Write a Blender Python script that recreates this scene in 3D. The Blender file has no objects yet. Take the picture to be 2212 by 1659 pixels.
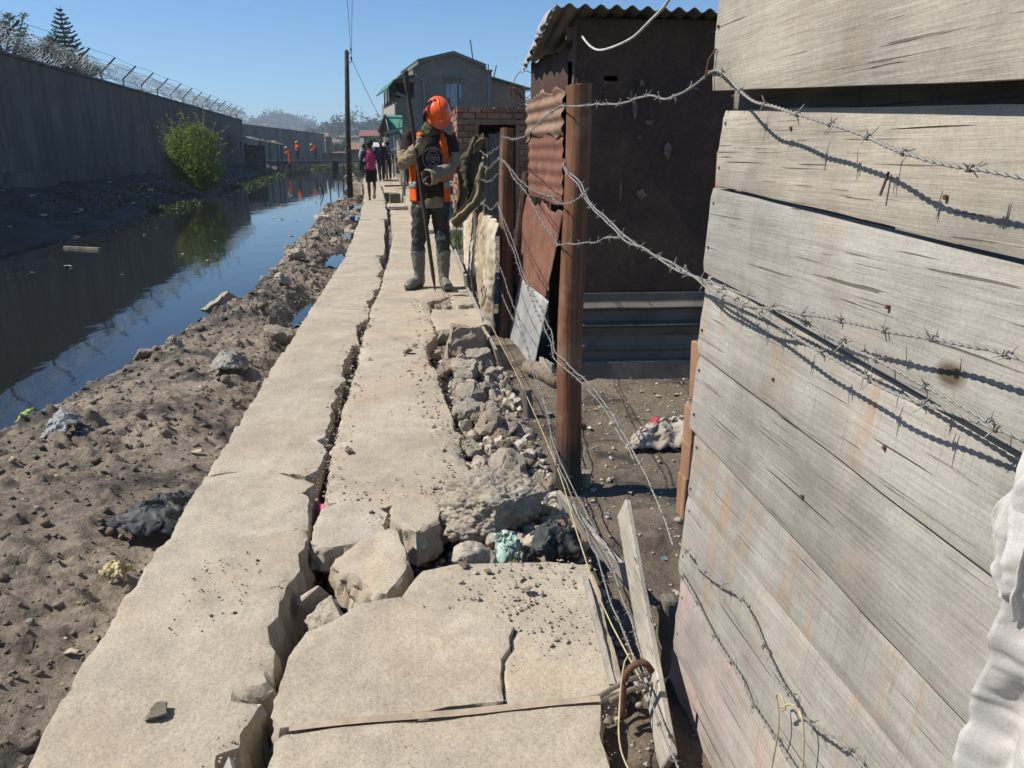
import bpy, bmesh, math, random
import numpy as np
from mathutils import Vector, Matrix, Quaternion
from mathutils.geometry import delaunay_2d_cdt

R = math.radians
random.seed(7)
rng = np.random.default_rng(7)
scene = bpy.context.scene
COL = scene.collection

# ------------------------------------------------------------------ camera, sky, sun, exposure
cam_data = bpy.data.cameras.new('camera')
cam_data.sensor_width = 36.0
cam_data.lens = 36.0 * 1722.0 / 2212.0
cam_data.clip_start = 0.02
cam_data.clip_end = 9000.0
cam = bpy.data.objects.new('camera', cam_data)
COL.objects.link(cam)
cam.location = (0.0, 0.0, 1.22)
cam.rotation_euler = (R(90.0 - 16.237), 0.0, R(-7.245))
scene.camera = cam

SUN_EL, SUN_AZ = R(50.0), R(-87.5)          # azimuth from +Y, towards -X (left of the path)
sun_vec = Vector((math.sin(SUN_AZ) * math.cos(SUN_EL), math.cos(SUN_AZ) * math.cos(SUN_EL), math.sin(SUN_EL)))
world = bpy.data.worlds.new('World')
scene.world = world
world.use_nodes = True
wn = world.node_tree
wn.nodes.clear()
w_out = wn.nodes.new('ShaderNodeOutputWorld')
w_bg = wn.nodes.new('ShaderNodeBackground')
w_sky = wn.nodes.new('ShaderNodeTexSky')
w_sky.sky_type = 'NISHITA'
w_sky.sun_disc = False
w_sky.sun_elevation = SUN_EL
w_sky.sun_rotation = SUN_AZ
w_sky.altitude = 1280.0
w_sky.air_density = 1.0
w_sky.dust_density = 0.2
w_sky.ozone_density = 3.0
w_bg.inputs['Strength'].default_value = 0.085
w_tint = wn.nodes.new('ShaderNodeMix'); w_tint.data_type = 'RGBA'; w_tint.blend_type = 'MULTIPLY'
w_tint.inputs[0].default_value = 1.0; w_tint.inputs[7].default_value = (0.64, 0.90, 1.08, 1)      # clear, dry highland air
wn.links.new(w_sky.outputs['Color'], w_tint.inputs[6])
wn.links.new(w_tint.outputs[2], w_bg.inputs['Color'])
wn.links.new(w_bg.outputs['Background'], w_out.inputs['Surface'])

sun_data = bpy.data.lights.new('sun', 'SUN')
sun_data.energy = 4.8
sun_data.angle = R(0.53)
sun_data.color = (1.0, 0.935, 0.83)
sun = bpy.data.objects.new('sun', sun_data)
COL.objects.link(sun)
sun.rotation_euler = (-sun_vec).to_track_quat('-Z', 'Y').to_euler()

scene.view_settings.view_transform = 'Standard'
scene.view_settings.look = 'None'
scene.view_settings.exposure = 0.52
scene.view_settings.gamma = 1.0
scene.view_settings.use_curve_mapping = False
scene.cycles.max_bounces = 6
scene.cycles.diffuse_bounces = 3
scene.cycles.glossy_bounces = 4
scene.cycles.volume_bounces = 0
scene.cycles.transparent_max_bounces = 12
scene.cycles.use_denoising = True

# ------------------------------------------------------------------ noise
def _hash(ix, iy, iz, seed):
    h = (ix.astype(np.int64) * 374761393 + iy.astype(np.int64) * 668265263 + iz.astype(np.int64) * 1274126177 + seed * 974634721) & 0xFFFFFFFF
    h = ((h ^ (h >> 13)) * 1103515245) & 0xFFFFFFFF
    h = ((h ^ (h >> 16)) * 2654435761) & 0xFFFFFFFF
    return ((h ^ (h >> 15)) & 0xFFFFFF) / 8388608.0 - 1.0

def noise3(p, seed=0):
    p = np.asarray(p, float)
    i = np.floor(p).astype(np.int64)
    f = p - i
    u = f * f * (3 - 2 * f)
    r = 0
    for dx in (0, 1):
        wx = u[:, 0] if dx else 1 - u[:, 0]
        for dy in (0, 1):
            wy = u[:, 1] if dy else 1 - u[:, 1]
            for dz in (0, 1):
                wz = u[:, 2] if dz else 1 - u[:, 2]
                r = r + wx * wy * wz * _hash(i[:, 0] + dx, i[:, 1] + dy, i[:, 2] + dz, seed)
    return r

def fbm(p, octv=4, seed=0, gain=0.5, lac=2.03, ridge=False):
    p = np.asarray(p, float)
    a, r, t = 1.0, 0, 0
    for k in range(octv):
        n = noise3(p, seed + k * 17)
        if ridge:
            n = 1 - 2 * np.abs(n)
        r = r + a * n
        t += a
        p = p * lac + 3.7
        a *= gain
    return r / t

def n2(x, y, s=1.0, octv=4, seed=0, **k):
    x = np.asarray(x, float); y = np.asarray(y, float)
    q = np.stack([x.ravel() * s, y.ravel() * s, np.full(x.size, 0.37)], 1)
    return fbm(q, octv, seed, **k).reshape(x.shape)

# ------------------------------------------------------------------ mesh helpers
def mesh(name, verts, faces, smooth=False):
    me = bpy.data.meshes.new(name)
    me.from_pydata([tuple(map(float, v)) for v in verts], [], [tuple(map(int, f)) for f in faces])
    if smooth:
        me.polygons.foreach_set('use_smooth', [True] * len(me.polygons))
    me.update()
    return me

def fastmesh(name, verts, faces, smooth=False):
    """verts (n,3) array, faces (m,k) array with equal k"""
    verts = np.asarray(verts, np.float32); faces = np.asarray(faces, np.int32)
    me = bpy.data.meshes.new(name)
    k = faces.shape[1]
    me.vertices.add(len(verts)); me.vertices.foreach_set('co', verts.ravel())
    me.loops.add(faces.size); me.loops.foreach_set('vertex_index', faces.ravel())
    me.polygons.add(len(faces))
    me.polygons.foreach_set('loop_start', np.arange(0, faces.size, k, dtype=np.int32))
    me.polygons.foreach_set('loop_total', np.full(len(faces), k, np.int32))
    if smooth:
        me.polygons.foreach_set('use_smooth', np.ones(len(faces), bool))
    me.update(calc_edges=True)
    me.validate()
    return me

def link(name, me, mat=None, parent=None, loc=None, rot=None, scale=None):
    o = bpy.data.objects.new(name, me)
    COL.objects.link(o)
    if mat is not None and me is not None and len(me.materials) == 0:
        me.materials.append(mat)
    if parent is not None:
        o.parent = parent
    if loc is not None: o.location = loc
    if rot is not None: o.rotation_euler = rot
    if scale is not None: o.scale = scale if hasattr(scale, '__len__') else (scale,) * 3
    return o

def tag(o, label, cat, group=None):
    o['label'] = label; o['category'] = cat
    if group: o['group'] = group
    return o

def thing(name, label, cat, loc=(0, 0, 0), rz=0.0, group=None):
    o = bpy.data.objects.new(name, None)
    COL.objects.link(o)
    o.empty_display_size = 0.1
    o.location = loc; o.rotation_euler = (0, 0, rz)
    return tag(o, label, cat, group)

def struct(o, kind='structure'):
    o['kind'] = kind
    return o

class MB:
    """collects shapes into one mesh"""
    def __init__(s): s.v = []; s.f = []
    def add(s, v, f):
        b = len(s.v)
        s.v += [tuple(map(float, q)) for q in v]
        s.f += [tuple(int(i) + b for i in q) for q in f]
        return s
    def box(s, c, size, rot=None, jit=0.0):
        hx, hy, hz = size[0] / 2, size[1] / 2, size[2] / 2
        v = [Vector((x, y, z)) for x in (-hx, hx) for y in (-hy, hy) for z in (-hz, hz)]
        if jit: v = [q + Vector([random.uniform(-jit, jit) for _ in range(3)]) for q in v]
        if rot is not None:
            m = rot if isinstance(rot, Matrix) else Matrix.Rotation(rot, 3, 'Z')
            v = [m @ q for q in v]
        v = [q + Vector(c) for q in v]
        return s.add(v, [(0, 1, 3, 2), (4, 6, 7, 5), (0, 4, 5, 1), (2, 3, 7, 6), (0, 2, 6, 4), (1, 5, 7, 3)])
    def bar(s, a, b, w, h, up=(0, 0, 1)):
        a, b = Vector(a), Vector(b)
        d = (b - a).normalized(); u = Vector(up)
        sd = d.cross(u)
        if sd.length < 1e-4: sd = d.cross(Vector((1, 0, 0)))
        sd.normalize(); u = sd.cross(d)
        v = [p + sd * (w / 2 * i) + u * (h / 2 * j) for p in (a, b) for i, j in ((-1, -1), (1, -1), (1, 1), (-1, 1))]
        return s.add(v, [(3, 2, 1, 0), (4, 5, 6, 7), (0, 1, 5, 4), (1, 2, 6, 5), (2, 3, 7, 6), (3, 0, 4, 7)])
    def tube(s, pts, rad, n=8, cap=True, ref=None):
        v, f = tube(pts, rad, n, cap, ref)
        return s.add(v, f)
    def build(s, name, mat=None, parent=None, smooth=False, **k):
        return link(name, mesh(name, s.v, s.f, smooth), mat, parent, **k)

def tube(pts, rad, n=8, cap=True, ref=None):
    """loft of ellipses along a polyline; rad = number, or list of numbers / (rx, ry)"""
    P = [Vector(p) for p in pts]
    m = len(P)
    if not hasattr(rad, '__len__'): rad = [rad] * m
    T = []
    for i in range(m):
        t = P[min(i + 1, m - 1)] - P[max(i - 1, 0)]
        T.append(t.normalized() if t.length > 1e-9 else Vector((0, 0, 1)))
    a = Vector(ref) if ref is not None else (Vector((1, 0, 0)) if abs(T[0].x) < 0.9 else Vector((0, 1, 0)))
    v, f = [], []
    for i in range(m):
        a = a - T[i] * a.dot(T[i])
        if a.length < 1e-6: a = T[i].orthogonal()
        a.normalize()
        b = T[i].cross(a)
        rx, ry = (rad[i], rad[i]) if not hasattr(rad[i], '__len__') else rad[i]
        for k in range(n):
            t = 2 * math.pi * k / n
            v.append(P[i] + a * (rx * math.cos(t)) + b * (ry * math.sin(t)))
    for i in range(m - 1):
        for k in range(n):
            k2 = (k + 1) % n
            f.append((i * n + k, i * n + k2, (i + 1) * n + k2, (i + 1) * n + k))
    if cap:
        f.append(tuple(range(n - 1, -1, -1)))
        f.append(tuple((m - 1) * n + k for k in range(n)))
    return v, f

def smoothline(pts, step):
    """Catmull-Rom through pts, resampled about every step"""
    P = np.array(pts, float)
    Q = np.vstack([2 * P[0] - P[1], P, 2 * P[-1] - P[-2]])
    out = []
    for i in range(1, len(Q) - 2):
        L = np.linalg.norm(Q[i + 1] - Q[i]); m = max(2, int(L / step))
        for t in np.arange(m) / m:
            a, b, c, d = Q[i - 1], Q[i], Q[i + 1], Q[i + 2]
            out.append(0.5 * ((2 * b) + (-a + c) * t + (2 * a - 5 * b + 4 * c - d) * t * t + (-a + 3 * b - 3 * c + d) * t ** 3))
    out.append(P[-1])
    return np.array(out)

def grid_faces(nr, nc):
    i = np.arange(nr - 1)[:, None] * nc + np.arange(nc - 1)[None, :]
    i = i.ravel()
    return np.stack([i, i + 1, i + nc + 1, i + nc], 1)

def copy_tree(o, parent=None):
    c = o.copy(); COL.objects.link(c)
    if parent is not None: c.parent = parent
    for ch in [q for q in bpy.data.objects if q.parent == o]:
        copy_tree(ch, c)
    return c

def solidify(o, t, off=0.0):
    m = o.modifiers.new('thickness', 'SOLIDIFY'); m.thickness = t; m.offset = off
    return o

def bevel(o, w, seg=1):
    m = o.modifiers.new('edge', 'BEVEL'); m.width = w; m.segments = seg; m.limit_method = 'ANGLE'
    return o

# ------------------------------------------------------------------ materials
class NT:
    def __init__(s, name):
        s.m = bpy.data.materials.new(name); s.m.use_nodes = True
        s.t = s.m.node_tree; s.t.nodes.clear()
        s.out = s.t.nodes.new('ShaderNodeOutputMaterial')
        s.b = s.t.nodes.new('ShaderNodeBsdfPrincipled')
        s.t.links.new(s.b.outputs[0], s.out.inputs[0])
        s._co = None
    def n(s, typ, props=None, **inp):
        nd = s.t.nodes.new('ShaderNode' + typ)
        for k, v in (props or {}).items(): setattr(nd, k, v)
        for k, v in inp.items():
            key = int(k[1:]) if k[0] == '_' and k[1:].isdigit() else k.replace('_', ' ')
            s.set(nd.inputs[key], v)
        return nd
    def set(s, sock, v):
        if isinstance(v, bpy.types.NodeSocket): s.t.links.new(v, sock)
        elif isinstance(v, bpy.types.Node): s.t.links.new(v.outputs[0], sock)
        else:
            if hasattr(v, '__len__') and len(v) == 3 and sock.type == 'RGBA': v = (*v, 1)
            sock.default_value = v
    def co(s, scale=(1, 1, 1), rnd=True):
        tc = s.n('TexCoord').outputs['Object']
        if rnd:
            oi = s.n('ObjectInfo').outputs['Random']
            k = s.n('Math', {'operation': 'MULTIPLY'}, _0=oi, _1=37.0)
            cx = s.n('CombineXYZ', X=k.outputs[0], Y=k.outputs[0], Z=k.outputs[0])
            tc = s.n('VectorMath', {'operation': 'ADD'}, _0=tc, _1=cx.outputs[0]).outputs[0]
        return s.n('Mapping', Scale=scale, Vector=tc).outputs[0]
    def noise(s, co, scale, detail=4, rough=0.55, dist=0.0):
        return s.n('TexNoise', Vector=co, Scale=scale, Detail=detail, Roughness=rough, Distortion=dist).outputs['Fac']
    def ramp(s, fac, stops, interp='LINEAR'):
        nd = s.n('ValToRGB', Fac=fac)
        cr = nd.color_ramp; cr.interpolation = interp
        while len(cr.elements) < len(stops): cr.elements.new(0.5)
        for e, (p, c) in zip(cr.elements, stops):
            e.position = p
            e.color = (c, c, c, 1) if not hasattr(c, '__len__') else (*c, 1)
        return nd.outputs[0]
    def mix(s, fac, a, b, mode='MIX'):
        nd = s.n('Mix', {'data_type': 'RGBA', 'blend_type': mode})
        s.set(nd.inputs[0], fac); s.set(nd.inputs[6], a); s.set(nd.inputs[7], b)
        return nd.outputs[2]
    def math(s, op, a, b=0.0, c=None):
        nd = s.n('Math', {'operation': op}, _0=a, _1=b)
        if c is not None: s.set(nd.inputs[2], c)
        return nd.outputs[0]
    def bump(s, h, strength=0.5, dist=0.01, prev=None):
        nd = s.n('Bump', Height=h, Strength=strength, Distance=dist)
        if prev is not None: s.set(nd.inputs['Normal'], prev)
        return nd.outputs[0]
    def fin(s, color, rough=0.9, normal=None, metal=0.0, spec=0.3):
        s.set(s.b.inputs['Base Color'], color); s.set(s.b.inputs['Roughness'], rough)
        s.set(s.b.inputs['Metallic'], metal); s.set(s.b.inputs['Specular IOR Level'], spec)
        if normal is not None: s.set(s.b.inputs['Normal'], normal)
        return s.m

def hv(s, amt=0.12):
    """per-object brightness variation"""
    r = s.n('ObjectInfo').outputs['Random']
    return s.math('MULTIPLY_ADD', r, 2 * amt, 1 - amt)

def m_simple(name, c1, c2=None, scale=6.0, rough=0.85, bump=0.3, bscale=40.0, dist=0.004, metal=0.0, spec=0.3, var=0.0, fine=0.25):
    s = NT(name); co = s.co()
    c2 = c2 or tuple(0.7 * x for x in c1)
    col = s.mix(s.ramp(s.noise(co, scale, 5), [(0.35, 0), (0.65, 1)]), c1, c2)
    f = s.ramp(s.noise(co, bscale, 3), [(0.3, 1 - fine), (0.7, 1 + fine * 0.3)])
    col = s.mix(1.0, col, f, 'MULTIPLY')
    if var:
        k = hv(s, var); cc = s.n('CombineColor', Red=k, Green=k, Blue=k).outputs[0]
        col = s.mix(1.0, col, cc, 'MULTIPLY')
    nr = s.bump(s.noise(co, bscale, 5), bump, dist)
    return s.fin(col, rough, nr, metal, spec)

def m_concrete(name, a=(0.435, 0.382, 0.295), b=(0.335, 0.288, 0.22), c=(0.43, 0.325, 0.225), rnd=False):
    s = NT(name); co = s.co(rnd=rnd)
    col = s.mix(s.ramp(s.noise(co, 2.3, 6, 0.6), [(0.36, 0), (0.62, 1)]), a, b)
    col = s.mix(s.ramp(s.noise(co, 1.7, 4, 0.6, 0.4), [(0.5, 0), (0.66, 0.7)]), col, c)
    col = s.mix(s.ramp(s.noise(co, 13, 5, 0.65), [(0.42, 0), (0.72, 0.42)]), col, (0.25, 0.22, 0.18))
    col = s.mix(s.ramp(s.noise(co, 0.9, 7, 0.7, 0.8), [(0.52, 0), (0.64, 0.30)]), col, (0.25, 0.215, 0.175))
    col = s.mix(s.ramp(s.noise(co, 4.5, 6, 0.7, 0.3), [(0.56, 0), (0.68, 0.5)]), col, (0.50, 0.45, 0.37))
    col = s.mix(s.ramp(s.noise(co, 2.9, 7, 0.75, 0.6), [(0.55, 0), (0.66, 0.45)]), col, (0.26, 0.20, 0.145))
    col = s.mix(1.0, col, s.ramp(s.noise(co, 120, 3, 0.7), [(0.28, 0.72), (0.5, 1.0), (0.75, 1.13)]), 'MULTIPLY')
    vor = s.n('TexVoronoi', Vector=co, Scale=55.0, Randomness=1.0)
    sp = s.ramp(vor.outputs['Distance'], [(0.06, 0.0), (0.13, 1.0)])
    sel = s.ramp(s.n('SeparateColor', Color=vor.outputs['Color']).outputs[0], [(0.72, 0.0), (0.76, 0.75)])
    sp = s.math('MULTIPLY', s.math('SUBTRACT', 1.0, sp), sel)
    col = s.mix(sp, col, (0.15, 0.13, 0.11))
    n1 = s.bump(s.noise(co, 9, 6, 0.6), 0.5, 0.02)
    n2_ = s.bump(s.noise(co, 70, 5, 0.7), 0.55, 0.006, n1)
    n3 = s.bump(s.noise(co, 330, 2, 0.6), 0.35, 0.002, n2_)
    return s.fin(col, 0.93, n3, 0, 0.2)

def m_rubble(name, a, b, dark):
    s = NT(name); co = s.co(rnd=True)
    col = s.mix(s.ramp(s.noise(co, 14, 5, 0.6), [(0.35, 0), (0.65, 1)]), a, b)
    col = s.mix(s.ramp(s.noise(co, 38, 4, 0.7), [(0.5, 0), (0.68, 0.8)]), col, dark)
    col = s.mix(1.0, col, s.ramp(s.noise(co, 150, 3, 0.7), [(0.3, 0.7), (0.6, 1.1)]), 'MULTIPLY')
    k = hv(s, 0.15)
    col = s.mix(1.0, col, s.n('CombineColor', Red=k, Green=k, Blue=k).outputs[0], 'MULTIPLY')
    n1 = s.bump(s.noise(co, 45, 6, 0.7), 0.8, 0.012)
    vb = s.n('TexVoronoi', {'feature': 'SMOOTH_F1'}, Vector=co, Scale=60.0)
    n1 = s.bump(vb.outputs['Distance'], 0.6, 0.008, n1)
    n2_ = s.bump(s.noise(co, 200, 3, 0.7), 0.5, 0.003, n1)
    return s.fin(col, 0.95, n2_, 0, 0.15)

def m_mud(name, dry, mid, wet, sc=1.0, wetness=0.5):
    s = NT(name); co = s.co(rnd=False)
    big = s.noise(co, 1.1 * sc, 5, 0.6)
    col = s.mix(s.ramp(big, [(0.38, 0), (0.62, 1)]), dry, mid)
    wf = s.ramp(s.noise(co, 1.9 * sc, 6, 0.65, 0.3), [(wetness, 0), (wetness + 0.1, 1)])
    col = s.mix(wf, col, wet)
    col = s.mix(1.0, col, s.ramp(s.noise(co, 60 * sc, 4, 0.75), [(0.25, 0.6), (0.5, 1.0), (0.75, 1.35)]), 'MULTIPLY')
    vor = s.n('TexVoronoi', Vector=co, Scale=34.0 * sc, Randomness=1.0)
    sp = s.math('SUBTRACT', 1.0, s.ramp(vor.outputs['Distance'], [(0.08, 0.0), (0.16, 1.0)]))
    rgb = s.n('SeparateColor', Color=vor.outputs['Color'])
    sel = s.ramp(rgb.outputs[0], [(0.9, 0.0), (0.92, 1.0)])
    col = s.mix(s.math('MULTIPLY', sp, sel), col, (0.36, 0.33, 0.28))
    ro = s.math('MULTIPLY_ADD', wf, -0.35, 0.95)
    n1 = s.bump(s.noise(co, 26 * sc, 6, 0.7), 0.9, 0.03)
    n2_ = s.bump(s.noise(co, 130 * sc, 4, 0.7), 0.7, 0.006, n1)
    return s.fin(col, ro, n2_, 0, 0.3)

def m_plank(name, light, dark, grain=(9, 0.55, 9), streak=True, pink=False, axis=1):
    """weathered board; grain runs along local Y"""
    s = NT(name)
    co0 = s.co(rnd=True)
    yz = axis
    gl = (1.0, 0.06, 1.0) if axis == 1 else (1.0, 1.0, 0.06)
    gs = lambda a, b: tuple(b if i == (1 if axis == 1 else 2) else a for i in range(3))
    sep = s.n('SeparateXYZ', Vector=co0)
    acr = sep.outputs[2] if axis == 1 else sep.outputs[0]
    slow = s.noise(s.n('Mapping', Scale=gs(5.0, 1.1), Vector=co0).outputs[0], 1.0, 3, 0.5)
    ph = s.math('MULTIPLY_ADD', acr, 620.0, s.math('MULTIPLY', slow, 70.0))
    ring = s.math('MULTIPLY_ADD', s.math('SINE', ph), 0.5, 0.5)
    g1 = s.noise(s.n('Mapping', Scale=gs(30, 0.9), Vector=co0).outputs[0], 2.0, 6, 0.68)
    ring = s.mix(s.ramp(s.noise(co0, 3.0, 3), [(0.4, 0.0), (0.65, 1.0)]), (0.5, 0.5, 0.5), ring)
    g = s.mix(0.16, g1, ring)
    col = s.mix(s.ramp(g, [(0.30, 0.35), (0.62, 1)]), dark, light)
    patch = s.ramp(s.noise(co0, 3.2, 6, 0.68), [(0.36, 0.70), (0.64, 1.12)])
    col = s.mix(1.0, col, patch, 'MULTIPLY')
    col = s.mix(s.ramp(s.noise(co0, 5.0, 4, 0.6, 0.5), [(0.56, 0), (0.72, 0.35)]), col, (0.33, 0.255, 0.17))
    fib = s.noise(s.n('Mapping', Scale=gs(60, 2.2), Vector=co0).outputs[0], 5.0, 3, 0.6)
    col = s.mix(1.0, col, s.ramp(fib, [(0.25, 0.86), (0.6, 1.04)]), 'MULTIPLY')
    gr = s.noise(co0, 190, 4, 0.7)
    col = s.mix(1.0, col, s.ramp(gr, [(0.3, 0.84), (0.6, 1.05)]), 'MULTIPLY')
    ck = s.noise(s.n('Mapping', Scale=gs(60, 0.8), Vector=co0).outputs[0], 2.6, 2, 0.4, 0.1)
    crack = s.ramp(ck, [(0.268, 1), (0.288, 0)])
    ck2 = s.noise(s.n('Mapping', Scale=gs(95, 1.6), Vector=co0).outputs[0], 2.2, 2, 0.4)
    crack = s.math('MAXIMUM', crack, s.ramp(ck2, [(0.275, 0.7), (0.30, 0)]))
    col = s.mix(crack, col, (0.055, 0.048, 0.04))
    if streak:
        st = s.noise(s.n('Mapping', Scale=(1, 11, 0.9), Vector=co0).outputs[0], 1.5, 3, 0.5)
        stf = s.ramp(st, [(0.61, 0), (0.67, 0.5)])
        br = s.ramp(s.noise(co0, 14, 5), [(0.36, 0.15), (0.6, 1)])
        col = s.mix(s.math('MULTIPLY', stf, br), col, (0.36, 0.205, 0.085))
        saw = s.noise(s.n('Mapping', Scale=(1, 55, 2.5), Vector=co0).outputs[0], 3.0, 3, 0.6)
        col = s.mix(s.ramp(saw, [(0.58, 0), (0.68, 0.35)]), col, (0.14, 0.125, 0.105))
    vk = s.n('TexVoronoi', Vector=s.n('Mapping', Scale=(0.01, 3.2, 5.5) if axis == 1 else (5.5, 0.01, 3.2), Vector=co0).outputs[0], Scale=1.0, Randomness=1.0)
    kn = s.math('MULTIPLY', s.ramp(vk.outputs['Distance'], [(0.05, 1.0), (0.105, 0.0)]), s.ramp(s.n('SeparateColor', Color=vk.outputs['Color']).outputs[1], [(0.62, 0), (0.64, 1)]))
    col = s.mix(kn, col, (0.10, 0.075, 0.05))
    if pink:
        pk = s.ramp(s.noise(co0, 4.0, 6, 0.7), [(0.48, 0), (0.60, 0.55)])
        pk = s.math('MULTIPLY', pk, s.ramp(s.noise(co0, 45, 4, 0.7), [(0.38, 0.0), (0.56, 1.0)]))
        col = s.mix(pk, col, (0.44, 0.30, 0.29))
    h = s.mix(0.5, g1, fib)
    n1 = s.bump(h, 0.45, 0.004)
    n2_ = s.bump(s.math('SUBTRACT', 1.0, crack), 0.9, 0.006, n1)
    return s.fin(col, 0.88, n2_, 0, 0.2)

def m_post(name, a, b, dark, foot=True):
    """round timber, grain along local Z"""
    s = NT(name); co = s.co(rnd=True)
    g = s.noise(s.n('Mapping', Scale=(38, 38, 1.2), Vector=co).outputs[0], 1.6, 5, 0.6)
    col = s.mix(s.ramp(g, [(0.34, 0), (0.66, 1)]), a, b)
    col = s.mix(s.ramp(s.noise(co, 5, 5, 0.7), [(0.52, 0), (0.7, 0.7)]), col, (0.30, 0.20, 0.12))
    ck = s.noise(s.n('Mapping', Scale=(55, 55, 0.9), Vector=co).outputs[0], 1.0, 2)
    crack = s.ramp(ck, [(0.30, 1), (0.34, 0)])
    col = s.mix(crack, col, (0.04, 0.03, 0.022))
    if foot:
        z = s.n('SeparateXYZ', Vector=s.n('TexCoord').outputs['Object']).outputs[2]
        z = s.math('ADD', z, s.math('MULTIPLY', s.noise(co, 9, 3), 0.16))
        col = s.mix(s.ramp(z, [(0.36, 1), (0.42, 0)]), col, dark)
    n1 = s.bump(g, 0.7, 0.012)
    n2_ = s.bump(s.math('SUBTRACT', 1.0, crack), 0.8, 0.006, n1)
    return s.fin(col, 0.85, n2_, 0, 0.25)

def m_rust(name, a=(0.20, 0.095, 0.062), b=(0.115, 0.055, 0.04), pale=(0.30, 0.18, 0.125), metal=0.0):
    s = NT(name); co = s.co(rnd=True)
    col = s.mix(s.ramp(s.noise(co, 5, 6, 0.7), [(0.36, 0), (0.62, 1)]), a, b)
    col = s.mix(s.ramp(s.noise(s.n('Mapping', Scale=(2.5, 2.5, 1.3), Vector=co).outputs[0], 6, 7, 0.75), [(0.52, 0), (0.74, 0.7)]), col, pale)
    col = s.mix(1.0, col, s.ramp(s.noise(co, 90, 4, 0.7), [(0.3, 0.65), (0.65, 1.15)]), 'MULTIPLY')
    n1 = s.bump(s.noise(co, 45, 6, 0.7), 0.5, 0.006)
    return s.fin(col, 0.82, n1, metal, 0.3)

def m_zinc(name, a=(0.42, 0.42, 0.41), b=(0.25, 0.25, 0.245), rust=0.62):
    s = NT(name); co = s.co(rnd=True)
    col = s.mix(s.ramp(s.noise(co, 4, 6, 0.65), [(0.35, 0), (0.65, 1)]), a, b)
    col = s.mix(s.ramp(s.noise(co, 7, 6, 0.75), [(rust, 0), (rust + 0.1, 0.8)]), col, (0.18, 0.10, 0.065))
    n1 = s.bump(s.noise(co, 30, 5, 0.6), 0.3, 0.004)
    return s.fin(col, 0.6, n1, 0.12, 0.4)

def m_leaf(name, a, b, trans=0.25):
    s = NT(name)
    r = s.n('NewGeometry').outputs['Random Per Island']
    col = s.mix(r, a, b)
    s.fin(col, 0.6, None, 0, 0.35)
    s.b.inputs['Subsurface Weight'].default_value = 0.0
    tr = s.n('BsdfTranslucent', Color=col)
    mx = s.n('MixShader', _0=trans)
    s.t.links.new(s.b.outputs[0], mx.inputs[1]); s.t.links.new(tr.outputs[0], mx.inputs[2])
    s.t.links.new(mx.outputs[0], s.out.inputs[0])
    return s.m

def m_cloth(name, a, b=None, scale=12, bump=0.25, rough=0.95, bs=220):
    return m_simple(name, a, b or tuple(0.78 * x for x in a), scale, rough, bump, bs, 0.002, fine=0.15, spec=0.15)
# ------------------------------------------------------------------ material library
CONC = m_concrete('path_concrete')
CONC_K = m_concrete('kerb_concrete', (0.43, 0.382, 0.298), (0.345, 0.302, 0.235), (0.40, 0.325, 0.235))
RUB = [m_rubble('rubble_pale', (0.47, 0.415, 0.335), (0.36, 0.31, 0.25), (0.26, 0.225, 0.185)),
       m_rubble('rubble_grey', (0.44, 0.39, 0.31), (0.34, 0.30, 0.235), (0.25, 0.22, 0.175)),
       m_rubble('rubble_brown', (0.42, 0.345, 0.26), (0.33, 0.265, 0.2), (0.22, 0.18, 0.14))]
MUD = m_mud('river_mud', (0.30, 0.250, 0.195), (0.190, 0.157, 0.122), (0.065, 0.056, 0.048), 1.0, 0.50)
MUD_FAR = m_mud('shade_toned_bank_soil', (0.11, 0.085, 0.062), (0.075, 0.06, 0.045), (0.045, 0.038, 0.03), 0.6, 0.5)  # soil made darker so its colour carries the shade on the bank
YARD = m_mud('yard_dirt', (0.22, 0.178, 0.132), (0.135, 0.108, 0.082), (0.06, 0.05, 0.042), 1.3, 0.49)
GROUND = m_mud('ground_soil', (0.26, 0.21, 0.15), (0.17, 0.15, 0.09), (0.10, 0.11, 0.055), 0.15, 0.5)

s = NT('canal_water'); co = s.co(rnd=False)
w1 = s.noise(s.n('Mapping', Scale=(1.0, 0.45, 1.0), Vector=co).outputs[0], 2.2, 3, 0.5)
w2 = s.noise(s.n('Mapping', Scale=(1.0, 0.6, 1.0), Vector=co).outputs[0], 9.0, 3, 0.5)
nb = s.bump(w1, 0.10, 0.03); nb = s.bump(w2, 0.06, 0.008, nb)
WATER = s.fin((0.012, 0.013, 0.013), 0.03, nb, 0, 0.5); s.b.inputs['IOR'].default_value = 1.33

# ------------------------------------------------------------------ plan of the place (metres; +Y along the path, camera above the origin)
yR = [-6, 3, 5.1, 7, 9, 13.3, 20, 26, 28.5, 30.5, 32, 42.6, 44.5, 60, 85, 130, 200]
xR = [-3.3, -2.95, -2.64, -2.25, -2.0, -2.14, -2.35, -2.8, -2.5, -1.75, -1.72, -2.3, -3.3, -4.2, -5.3, -8, -12]
yL = [-6, 15, 74, 85, 130, 200]; xL = [-6.0, -7.15, -11.2, -11.7, -13.2, -16]
yK = [-6, 1, 10, 15, 20.3, 30, 44, 85, 130]; xK = [-0.82, -0.83, -0.78, -0.90, -1.09, -1.52, -2.3, -4.4, -7.0]
XR = lambda y: np.interp(y, yR, xR)
XL = lambda y: np.interp(y, yL, xL)
XK = lambda y: np.interp(y, yK, xK)
WZ = -0.60
WALL_A, WALL_B = (-10.75, 10.0), (-15.05, 80.5)
XW = lambda y: np.interp(y, [-6, 10, 80.5, 90, 134, 200], [-9.8, -10.75, -15.05, -16.5, -12.7, -12.7])

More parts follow.
